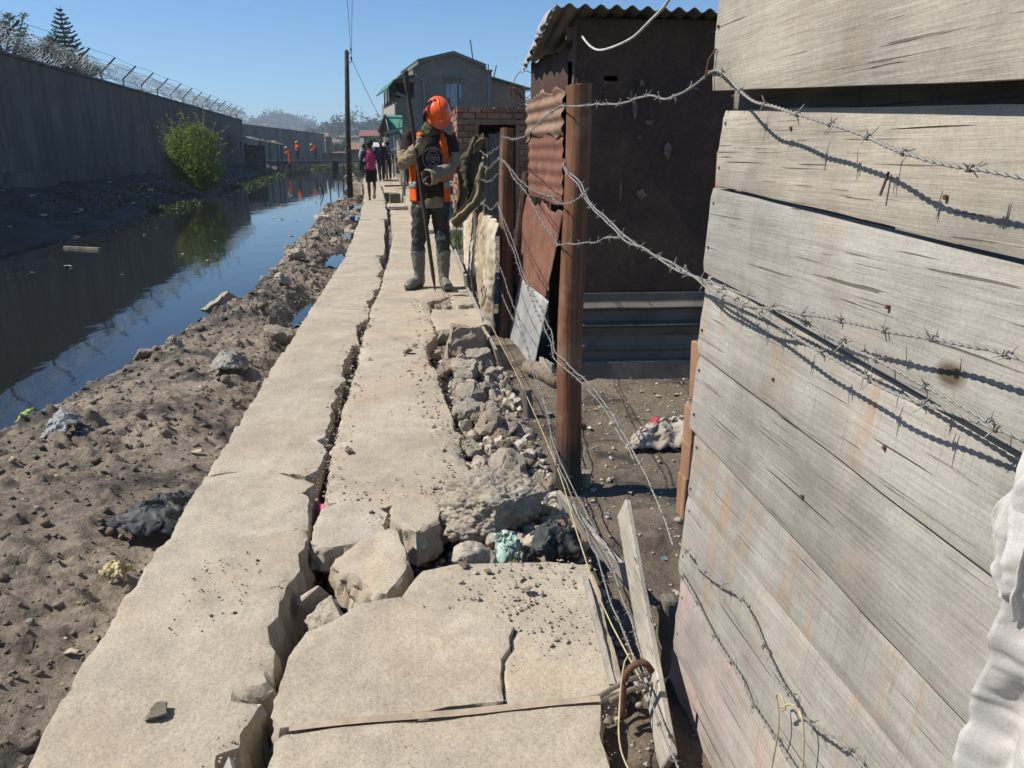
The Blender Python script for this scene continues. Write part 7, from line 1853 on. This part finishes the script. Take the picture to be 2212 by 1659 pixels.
# ------------------------------------------------------------------ utility pole and overhead lines
up = thing('utility_pole', 'tall thin dark utility pole at the canal edge', 'utility pole', (-2.86, 41.6, -0.7))
MB().tube([(0, 0, 0), (0.05, 0, 3), (0.20, 0, 6.52), (0.20, 0, 6.60)], [0.145, 0.125, 0.10, 0.03], 12).build('pole', m_post('tarred_pole', (0.05, 0.045, 0.038), (0.028, 0.026, 0.024), (0.02, 0.02, 0.02), False), up, True)
for z in (6.05, 6.45):
    MB().tube([(0.2, 0, z), (0.33, 0, z - 0.03), (0.40, 0, z), (0.40, 0, z + 0.12)], 0.018, 6).build('insulator_hook', IRON, up)
    MB().tube([(0.40, 0, z + 0.10), (0.40, 0, z + 0.14), (0.40, 0, z + 0.24)], [0.03, 0.05, 0.035], 10).build('insulator', m_simple('porcelain_%d' % int(z * 10), (0.16, 0.15, 0.15), None, 5, 0.3), up, True)
LINE = m_simple('dark_line', (0.03, 0.03, 0.03), None, 5, 0.6)
def sagline(a, b, sag, n=24):
    a, b = Vector(a), Vector(b)
    return [a.lerp(b, t) - Vector((0, 0, 4 * sag * t * (1 - t))) for t in np.linspace(0, 1, n)]
P0 = (-2.46, 41.6, 5.48); P1 = (-2.46, 41.6, 5.88)
for a, b_, sg, r, lab in [(P1, (-0.6, 8.0, 9.3), 0.15, 0.010, 'left one of two thin cables rising from the pole overhead'), (P0, (-0.05, 8.0, 8.6), 0.2, 0.010, 'right one of two thin cables rising from the pole overhead'), (P0, (-1.15, 38.8, 2.72), 0.05, 0.014, 'cable slanting down from the pole to the green-roofed stall')]:
    tag(MB().tube(sagline(a, b_, sg), r, 5).build('overhead_cable', LINE), lab, 'cable')

# ------------------------------------------------------------------ two-storey house by the path
KS = 44.0 / 38.0
def hp(x, z): return (x * KS, (z - 1.22) * KS + 1.22)
RENDER_ = m_simple('grey_render', (0.215, 0.195, 0.17), (0.155, 0.14, 0.125), 0.9, 0.95, 0.4, 12, 0.02)
RENDER_B = m_simple('brown_render', (0.235, 0.19, 0.15), (0.18, 0.145, 0.115), 0.9, 0.95, 0.4, 12, 0.02)
PARA = m_simple('pale_balcony_render', (0.40, 0.37, 0.32), (0.31, 0.285, 0.25), 1.5, 0.95, 0.3, 14, 0.02)
GREENR = m_simple('green_roof_sheet', (0.055, 0.22, 0.14), (0.04, 0.15, 0.10), 2, 0.6, 0.2)
house = thing('house', 'grey two-storey house with a stepped gable and a green-roofed balcony', 'house', (0.0, 44.0, 0.0), R(7.5))
def prism(mb, pts, y0, y1):
    n = len(pts); v = [(x, y0, z) for x, z in pts] + [(x, y1, z) for x, z in pts]
    mb.add(v, [tuple(range(n - 1, -1, -1))[::-1], tuple(range(n, 2 * n))[::-1]] + [(i, i + n, (i + 1) % n + n, (i + 1) % n) for i in range(n)])
    return mb
W_ = [hp(*q) for q in [(0.40, 4.70), (0.661, 4.87), (0.661, 5.02), (2.226, 5.40), (3.676, 4.88), (3.676, 4.70), (3.997, 4.70)]]
xl = hp(-0.38, 0)[0]; xr = hp(3.997, 0)[0]
wx0, wz0 = hp(1.86, 3.52); wx1, wz1 = hp(2.60, 4.20)
# gable wall built around the window opening
gw = MB()
prism(gw, [(xl, -0.2), (xr, -0.2), (xr, wz0), (xl, wz0)], 0, 7)
prism(gw, [(hp(0.45, 0)[0], wz0 + 0.001), (wx0, wz0 + 0.001), (wx0, wz1), (hp(0.45, 0)[0], wz1)], 0, 7)
prism(gw, [(wx1, wz0 + 0.001), (xr, wz0 + 0.001), (xr, wz1), (wx1, wz1)], 0, 7)
prism(gw, [(hp(0.45, 0)[0], wz1 + 0.001), (xr, wz1 + 0.001)] + W_[::-1], 0, 7)
gw.build('wall', RENDER_, house)
MB().box(((wx0 + wx1) / 2, 0.5, (wz0 + wz1) / 2), (wx1 - wx0, 0.02, wz1 - wz0)).build('room_shade_sheet', m_simple('painted_room_shade', (0.02, 0.02, 0.022)), house)  # near-black sheet, painted as the shade of the room inside
win = MB(); xm = (wx0 + wx1) / 2; zm = (wz0 + wz1) / 2; hw = (wx1 - wx0) / 2; hh = (wz1 - wz0) / 2
for (x, z, a, c) in ((xm, wz1 - 0.03, hw, 0.03), (xm, wz0 + 0.03, hw, 0.03), (wx0 + 0.03, zm, 0.03, hh - 0.065), (wx1 - 0.03, zm, 0.03, hh - 0.065)): win.box((x, 0.06, z), (2 * a, 0.08, 2 * c))
wn_ = win.build('window', m_simple('window_frame_blue', (0.16, 0.25, 0.33)), house)
SHUT = m_simple('pale_blue_shutter', (0.26, 0.38, 0.50), (0.20, 0.30, 0.42), 4)
MB().box((wx0 + 0.13, -0.03, zm), (0.22, 0.04, 2 * hh - 0.1)).build('shutter', SHUT, wn_)
MB().box((wx1 - 0.10, -0.05, zm - 0.02), (0.16, 0.04, 2 * hh - 0.1)).build('shutter', SHUT, wn_)
cu = drape('curtain', [((wx0 + 0.26, 43.93, wz1 - 0.05), (wx0 + 0.62, 43.93, wz1 - 0.05)), ((wx0 + 0.24, 43.9, zm), (wx0 + 0.60, 43.9, zm)), ((wx0 + 0.22, 43.88, wz0 - 0.35), (wx0 + 0.56, 43.88, wz0 - 0.55))], m_cloth('pale_curtain', (0.42, 0.43, 0.50), (0.33, 0.33, 0.42), 4), 4, 3, 0.03, 0.01)
cu.parent = wn_; cu.matrix_parent_inverse = Matrix.Translation((0, -44, 0))
hx0, hz0 = hp(1.77, 4.35); hx1, hz1 = hp(2.66, 4.44)
MB().box(((hx0 + hx1) / 2, -0.12, (hz0 + hz1) / 2 + 0.03), (hx1 - hx0, 0.24, 0.10)).build('window_hood', RENDER_, house)
for q, (xx, za, zb) in enumerate(((0.87, 4.24, 2.0), (3.83, 4.27, 2.0))):
    x_, z1_ = hp(xx, za); _, z0_ = hp(xx, zb)
    MB().tube([(x_, -0.08, z0_ - 1.5), (x_, -0.08, z1_), (x_ - (0.30 if q == 0 else 0.0), -0.08, z1_ + 0.18), (x_ - (0.42 if q == 0 else 0.0), -0.08, z1_ + 0.42)], 0.05, 8).build('drain_pipe', m_simple('grey_pipe_%d' % q, (0.24, 0.27, 0.29)), house)
# parapet / roof edge strips
for a, c in zip(W_[:-1], W_[1:]):
    MB().bar((a[0], 3.4, a[1] + 0.05), (c[0], 3.4, c[1] + 0.05), 7.25, 0.09, (0, 0, 1)).build('roof_edge', RENDER_, house)
MB().bar((W_[2][0] - 0.05, 3.4, W_[2][1] + 0.12), (W_[3][0], 3.4, W_[3][1] + 0.12), 7.3, 0.04).build('roof_sheet', GREENR, house)
MB().bar((W_[3][0], 3.4, W_[3][1] + 0.12), (W_[4][0] + 0.05, 3.4, W_[4][1] + 0.12), 7.3, 0.04).build('roof_sheet', GREENR, house)
# side block behind the balcony
sx0, sz0 = hp(-0.20, 4.40); sx1, sz1 = hp(0.36, 4.88)
prism(MB(), [(sx0, hp(0, 3.3)[1]), (hp(0.45, 0)[0] - 0.002, hp(0, 3.3)[1]), (hp(0.45, 0)[0] - 0.002, sz1), (sx1, sz1), (sx0, sz0)], 2.2, 7).build('side_block', RENDER_, house)
# balcony: floor, parapet, posts, lean-to roof
px0, pz0 = hp(-0.87, 2.22); px1, pz1 = hp(-0.38, 3.26)
MB().box((px1 - 0.05, 2.6, (pz0 + pz1) / 2), (0.09, 5.3, pz1 - pz0)).build('balcony_parapet', PARA, house)
MB().box((px1 - 0.05, 2.6, pz0 - 0.06), (0.3, 5.5, 0.11)).build('balcony_floor', GREENR, house)
for k, xx in enumerate((-0.785, -0.65, -0.53, -0.37)):
    x_, z0_ = hp(xx, 3.2); _, z1_ = hp(xx, 4.02)
    MB().box((0, 0, (z0_ + z1_) / 2), (0.06, 0.06, z1_ - z0_ + 0.1)).build('balcony_post', m_simple('green_post_%d' % k, (0.06, 0.10, 0.085)), house, loc=(px1 - 0.05, 5.0 - 1.55 * k, 0))
ra, rb_, rc, rd = hp(-0.80, 3.86), hp(-0.48, 4.24), hp(0.0, 4.38), hp(0.44, 4.48)
for a, c in ((ra, rb_), (rb_, rc), (rc, rd)):
    MB().bar((a[0], 2.4, a[1]), (c[0], 2.4, c[1]), 5.6, 0.05).build('balcony_roof', GREENR, house)
prism(MB(), [(rb_[0], rb_[1] - 0.10), (rd[0] + 0.05, rd[1] - 0.35), (rd[0] + 0.05, rd[1] - 0.10)], -0.3, -0.24).build('gable_board', PL_D, house)
MB().bar((hp(-0.37, 0)[0], 0.1, hp(0, 3.75)[1]), (hp(0.40, 0)[0], 0.1, hp(0, 3.40)[1]), 0.12, 0.16).build('stair_beam', RENDER_, house)
MB().box((hp(0.2, 0)[0], 1.6, hp(0, 3.75)[1]), (0.9, 0.1, 1.2)).build('doorway_shade_panel', m_simple('painted_doorway_shade', (0.025, 0.023, 0.022)), house)  # near-black panel whose colour stands for shade in the doorway
# lower wing on the right
wA, wB = hp(4.0, 4.44), hp(5.66, 4.02)
prism(MB(), [(xr + 0.002, -0.2), (wB[0], -0.2), (wB[0], wB[1] - 0.02), (xr + 0.002, wA[1] - 0.02)], 0.3, 7).build('wing_wall', RENDER_B, house)
MB().bar((xr + 0.003, 3.5, wA[1] + 0.05), (wB[0] + 0.25, 3.5, wB[1] - 0.01), 7.2, 0.06).build('wing_roof', GREENR, house)
for k, ((x0, z0), (x1, z1)) in enumerate((((3.378, 4.9), (3.21, 6.13)), ((4.02, 4.45), (4.05, 5.12)), ((4.267, 4.40), (4.44, 5.08)))):
    a, c = hp(x0, z0), hp(x1, z1)
    MB().tube([(a[0], 1, a[1]), (c[0], 1, c[1])], 0.03, 6).build('roof_rod', IRON, house)
tag(MB().box((3.0, 43.8, 0.9), (7.5, 0.18, 2.2)).build('yard_wall', m_simple('grey_yard_wall', (0.2, 0.185, 0.165), None, 1.0), loc=(1.4, -4.0, 0)), 'grey wall at ground level in front of the two-storey house', 'wall')

# ------------------------------------------------------------------ stalls and pole shacks along the path
stl = thing('market_stall', 'small stall with a green roof and pale blue boards beside the path', 'stall', (-0.9, 40.0, 0.0))
gs_ = MB(); gs_.add([(-0.06, 1.9, 2.95), (0.75, 1.9, 2.95), (0.75, -0.5, 2.00), (0.14, -0.5, 2.00)], [(0, 3, 2, 1)]); solidify(gs_.build('roof_sheet', m_simple('sunlit_green_sheet', (0.07, 0.24, 0.165), (0.055, 0.18, 0.13), 3, 0.7), stl), 0.03)  # green slightly lighter than on the house roof
prism(MB(), [(-0.36, 1.9), (0.12, 1.9), (-0.06, 2.92)], 0.0, 0.06).build('gable_end', m_simple('brown_gable', (0.16, 0.10, 0.065)), stl)
MB().bar((-0.02, 0.6, 2.90), (-0.38, 0.6, 2.10), 2.6, 0.04).build('roof_sheet', m_simple('brown_roof_sheet', (0.19, 0.12, 0.08)), stl)
for x in (-0.25, 0.28):
    MB().box((x, -0.6, 1.05), (0.07, 0.07, 2.1)).build('stall_post', m_simple('orange_brown_post_%d' % int(x * 100), (0.30, 0.15, 0.07)), stl)
MB().box((0.15, 0.2, 1.55), (0.22, 0.05, 0.9)).build('blue_panel', m_simple('pale_blue_board', (0.22, 0.42, 0.55)), stl)
MB().box((0.45, 0.25, 1.35), (0.24, 0.05, 1.3)).build('blue_panel', m_simple('lighter_blue_board', (0.36, 0.52, 0.62)), stl)
MB().box((-0.14, 0.15, 0.95), (0.2, 0.05, 1.1)).build('ochre_panel', m_simple('ochre_board', (0.50, 0.28, 0.05)), stl)
MB().box((0.30, -0.5, 1.02), (0.75, 0.6, 0.06)).build('counter', PL_B, stl)
cn = thing('awning', 'tilted pale green sheet awning below the balcony', 'awning', (-0.60, 36.5, 0.0))
MB().bar((-0.32, 0, 1.98), (0.62, 0, 2.26), 1.6, 0.05).build('awning_sheet', m_simple('pale_green_sheet', (0.22, 0.36, 0.30)), cn)
for x in (-0.25, 0.5):
    MB().tube([(x, -0.5, 0.05), (x, -0.5, 2.05 + 0.2 * (x > 0))], 0.03, 6).build('awning_pole', PL_D, cn)
for k, (x, y, w, lab) in enumerate([(-0.55, 36.0, 0.42, 'white bundle on the stall counter'), (-0.30, 36.2, 0.3, 'smaller cream bundle beside the white one on the counter')]):
    v, f = rock_shape(300 + k, 3, 2, 0.05)
    tag(link('bundle', fastmesh('bundle', v * w * np.array([1, 0.8, 0.55]), f, True), LIT[k], loc=(x, y, 1.30)), lab, 'bundle')
tb = thing('stall_table', 'rough plank table under the pale green awning', 'table', (-0.45, 36.1, 0.0))
MB().box((0, 0, 1.16), (1.0, 0.6, 0.05)).build('table_top', PL_B, tb)
for x in (-0.42, 0.42):
    for y in (-0.22, 0.22): MB().tube([(x, y, 0.0), (x, y, 1.14)], 0.03, 6).build('leg', PL_D, tb)
ps = thing('pole_shack', 'shack side of upright bamboo poles at the right of the path', 'shack', (0.0, 30.0, 0.0))
for k in range(22):
    y = -3.0 + k * 0.36; x = -0.10 - 0.012 * k + random.uniform(-0.04, 0.04)
    MB().tube([(x, y, -0.1), (x + random.uniform(-0.04, 0.04), y, random.uniform(1.35, 1.75))], random.uniform(0.035, 0.055), 6).build('pole', random.choice([PL_B, PL_A, PL_D]), ps)
MB().box((0.6, 0.5, 0.8), (0.9, 6.0, 1.7)).build('interior_shade_block', PL_D, ps)  # solid dark block standing in for the shade inside the shack
MB().bar((-0.2, 0.5, 1.66), (1.2, 0.5, 1.9), 7.4, 0.05).build('roof', m_rust('stall_rust_roof'), ps)
for k, (x, y, w) in enumerate([(-0.40, 33.6, 1.1), (-0.30, 27.3, 0.9)]):
    tag(MB().box((0, 0, 0), (w, 0.30, 0.05), 0.05, 0.01).build('cross_board', PL_D, loc=(x, y, 0.10 + 0.05 * k)), ['dark board laid across beside the pole shacks, further one', 'nearer dark board laid across the raised strip'][k], 'board')
tag(MB().tube([(-0.02, 0, -0.1), (0, 0, 0.42)], 0.05, 8).build('short_post', PL_D, loc=(-0.1, 22.6, 0)), 'short dark post at the edge of the raised strip', 'post')
board('board', (0.45, 24.0, -0.1), (0.50, 14.5, -0.1), 0.9, 0.03, PL_B, 'weathered board fence side running behind the man towards the pole shacks', 9, 0.0)

# ------------------------------------------------------------------ town and hills beyond
def gable_house(name, label, x, y, w, d, h, rh, wall_m, roof_m, wins=(2, 1), z0=0.0, rz_=0.0, ridge_x=True, group=None):
    t = thing(name, label, 'house', (x, y, z0), rz_, group)
    if ridge_x:
        prism(MB(), [(-w / 2, -0.5), (w / 2, -0.5), (w / 2, h), (-w / 2, h)], -d / 2, d / 2).build('wall', wall_m, t)
        mb = MB(); e = 0.06 * w
        mb.add([(-w / 2 - e, -d / 2 - 0.3, h - 0.1), (w / 2 + e, -d / 2 - 0.3, h - 0.1), (w / 2 + e, d / 2 + 0.3, h - 0.1), (-w / 2 - e, d / 2 + 0.3, h - 0.1), (-w / 2 - e, 0, h + rh), (w / 2 + e, 0, h + rh)], [(0, 1, 5, 4), (2, 3, 4, 5), (0, 4, 3), (1, 2, 5), (3, 2, 1, 0)]); mb.build('roof', roof_m, t)
    else:
        prism(MB(), [(-w / 2, -0.5), (w / 2, -0.5), (w / 2, h), (0, h + rh), (-w / 2, h)], -d / 2, d / 2).build('wall', wall_m, t)
        for q in (-1, 1): MB().bar((0, 0, h + rh + 0.08), (q * (w / 2 + 0.3), 0, h - 0.02), d + 0.6, 0.12).build('roof', roof_m, t)
    nx, nz = wins
    for i in range(nx):
        for k in range(nz):
            cx = -w / 2 + w * (i + 0.5) / nx; cz = h * (k + 0.5) / nz + 0.1
            ww, wh = min(0.5 * w / nx, 1.1), min(0.5 * h / nz, 1.3)
            fr = MB().box((cx, -d / 2 - 0.02, cz), (ww + 0.2, 0.12, wh + 0.2)).build('window', wall_m, t)
            MB().box((cx, -d / 2 - 0.06, cz), (ww, 0.08, wh)).build('pane', DARKG, fr)
    return t
DARKG = m_simple('dark_glass', (0.03, 0.033, 0.037), None, 2, 0.3)
CREAM = m_simple('cream_wall', (0.50, 0.46, 0.37), (0.44, 0.40, 0.32), 0.4)
REDR = m_simple('red_roof', (0.26, 0.125, 0.11), (0.20, 0.10, 0.09), 0.6)
ORR = m_simple('orange_roof', (0.28, 0.175, 0.115), (0.23, 0.14, 0.095), 0.6)
GREYW = m_simple('grey_wall', (0.24, 0.23, 0.21), None, 0.4)
BROWNW = m_simple('brown_wall_far', (0.25, 0.16, 0.105), None, 0.4)
WHW = m_simple('white_wall_far', (0.55, 0.53, 0.49), None, 0.4)
gable_house('apartment_block', 'long cream block with two rows of windows in the distance', -21.0, 333.0, 8.9, 6.0, 7.1, 0.15, m_simple('bright_cream_wall', (0.62, 0.57, 0.46), (0.55, 0.50, 0.40), 0.4), CREAM, (12, 3), 0.0)
gable_house('house', 'dark grey house with a pinkish red roof beyond the stalls', -4.75, 120.0, 3.0, 6.0, 3.4, 0.75, GREYW, REDR, (2, 1), 0.0, 0.15)
gable_house('house', 'low house with an orange roof left of the green tree', -8.0, 140.0, 2.6, 4.0, 1.7, 1.0, BROWNW, ORR, (2, 1), 0.0)
gable_house('house', 'tiny whitish house right of the green tree behind the stalls', -3.2, 100.0, 1.6, 3.0, 1.9, 0.4, WHW, m_simple('white_sheet_roof', (0.55, 0.55, 0.54)), (1, 1), 0.0)
gable_house('house', 'far white house above the end of the second wall', -42.0, 430.0, 6.0, 5.0, 9.0, 1.5, WHW, ORR, (3, 2), 0.0)
gable_house('house', 'low red-roofed shed beyond the low brown wall, left', -11.8, 150.0, 4.2, 4.0, 0.75, 0.45, WHW, REDR, (3, 1), 0.0)
gable_house('house', 'low red-roofed shed beyond the low brown wall, right', -7.2, 152.0, 3.4, 4.0, 0.7, 0.45, WHW, ORR, (3, 1), 0.0)
gable_house('house', 'hazy beige house half way up behind the cream block', -36.0, 420.0, 7.0, 5.0, 6.0, 1.2, CREAM, REDR, (3, 2), 0.0)
gable_house('house', 'hazy brown house behind the cream block, right of the pole', -24.0, 450.0, 8.0, 5.0, 8.0, 1.2, BROWNW, ORR, (3, 2), 0.0)
tree('broad_tree', 'round green tree beside the dark grey house with red roof', -4.25, 105.0, 0.0, [(0, 0, 2.1, 0.75), (0.6, 0, 2.0, 0.6), (-0.6, 0.1, 1.7, 0.6), (0.2, 0, 2.6, 0.5), (0.9, 0, 1.5, 0.5)], 3200, 0.2, (0.07, 0.125, 0.035), (0.04, 0.085, 0.025), 110, 'trees in the distance')
tree('broad_tree', 'dark tree left of the pole in front of the cream block', -21.5, 260.0, 0.0, [(0, 0, 2.6, 1.3), (1.5, 0, 2.4, 1.2), (-1.7, 0, 2.0, 1.1), (3.0, 0, 3.4, 1.3)], 2600, 0.5, (0.05, 0.095, 0.03), (0.035, 0.07, 0.025), 112, 'trees in the distance')
tree('broad_tree', 'pale dusty tree between the second wall and the cream block', -29.0, 270.0, 0.0, [(0, 0, 2.2, 1.3), (1.8, 0, 1.8, 1.2), (-1.7, 0, 1.6, 1.1), (-3.4, 0, 1.4, 1.2)], 2600, 0.5, (0.07, 0.11, 0.05), (0.05, 0.085, 0.035), 114, 'trees in the distance')

HILL = m_simple('hill_soil', (0.10, 0.095, 0.055), (0.07, 0.08, 0.04), 0.02, 0.95, 0.1, 0.2)
def hill(name, ridge, y0, y1, seed, trees, tsz, th, leafm):
    """ridge: (x, height) points; a hump between y0 and y1 with its crest in the middle"""
    rx = np.array([p[0] for p in ridge], float); rh = np.array([p[1] for p in ridge], float)
    xs2 = np.linspace(rx[0], rx[-1], 70); ys2 = np.linspace(y0, y1, 26)
    gx2, gy2 = np.meshgrid(xs2, ys2); prof = np.sin(np.pi * (gy2 - y0) / (y1 - y0)) ** 1.2
    gz2 = np.interp(gx2, rx, rh) * prof + n2(gx2, gy2, 0.03, 3, seed) * 1.0 - 0.6
    struct(link(name, fastmesh(name, np.stack([gx2, gy2, gz2], -1).reshape(-1, 3), grid_faces(*gx2.shape), True), HILL))
    g = np.random.default_rng(seed); P = []
    for k in range(trees):
        x = g.uniform(rx[0], rx[-1]); yy = y0 + (y1 - y0) * g.uniform(0.08, 0.6)
        z = float(np.interp(x, rx, rh)) * math.sin(math.pi * (yy - y0) / (y1 - y0)) ** 1.2
        h = th * math.exp(g.normal(0, 0.35)); r = h * g.uniform(0.28, 0.5)
        m_ = 90
        d = g.normal(size=(m_, 3)); d /= np.linalg.norm(d, axis=1, keepdims=True)
        P.append(np.array([x, yy, z + h * 0.55]) + d * np.array([r, r, h * 0.5]) * (0.5 + 0.5 * g.uniform(0, 1, (m_, 1))))
    V, F = leaves(np.concatenate(P), tsz, seed + 1, 0.6, 0.7)
    struct(link('hill_trees', fastmesh('hill_trees', V, F), leafm), 'stuff')
HT = m_leaf('hill_tree_leaves', (0.040, 0.068, 0.032), (0.028, 0.05, 0.025), 0.1)
hill('wooded_hill', [(-95, 0), (-76, 6), (-66, 13), (-55, 16), (-45, 18.5), (-28, 19), (0, 19), (40, 14), (90, 4)], 520, 880, 120, 420, 1.5, 7.0, HT)
hill('distant_hill', [(-330, 20), (-250, 40), (-215, 52), (-190, 50), (-165, 40), (-140, 33), (-110, 22), (-70, 10), (-20, 3)], 1150, 1750, 130, 620, 2.6, 11.0, HT)
hb = [(-217, 1430, 55), (-205, 1420, 53), (-197, 1415, 52), (-180, 1410, 47), (-172, 1400, 43), (-158, 1400, 39), (-230, 1430, 50), (-188, 1400, 49)]
for k, (x, y, z) in enumerate(hb):
    t = thing('hill_building', 'small hazy building on the crest of the distant hill', 'building', (x, y, z - 6), 0, 'buildings on the distant hill')
    w = random.uniform(5, 10); h = random.uniform(9, 14)
    MB().box((0, 0, h / 2), (w, 6, h)).build('wall', random.choice([CREAM, BROWNW, WHW]), t)
    MB().bar((-w * 0.55, 0, h + 0.3), (w * 0.55, 0, h + 0.5), 7, 0.6).build('roof', random.choice([REDR, ORR]), t)
for k, (x, h, lab) in enumerate([(-209, 26, 'tallest thin mast on the distant hill'), (-176, 18, 'second thin mast on the distant hill, right of the tallest'), (-213.5, 15, 'short mast just left of the tallest on the distant hill')]):
    tag(MB().tube([(0, 0, 0), (0, 0, h)], [0.8, 0.35], 5).build('radio_mast', IRON, loc=(x, 1420, 47)), lab, 'mast', 'masts on the distant hill')

# ------------------------------------------------------------------ haze: the air between here and the hills
hz = NT('haze_air')
hz.t.nodes.remove(hz.b)
pv = hz.n('VolumePrincipled', Color=(0.72, 0.84, 1.0, 1), Density=0.00045, Anisotropy=0.2)
hz.t.links.new(pv.outputs[0], hz.out.inputs['Volume'])
mb = MB().box((0, 950, 40.0), (2600, 2100, 86.0))
struct(mb.build('haze', hz.m), 'stuff')
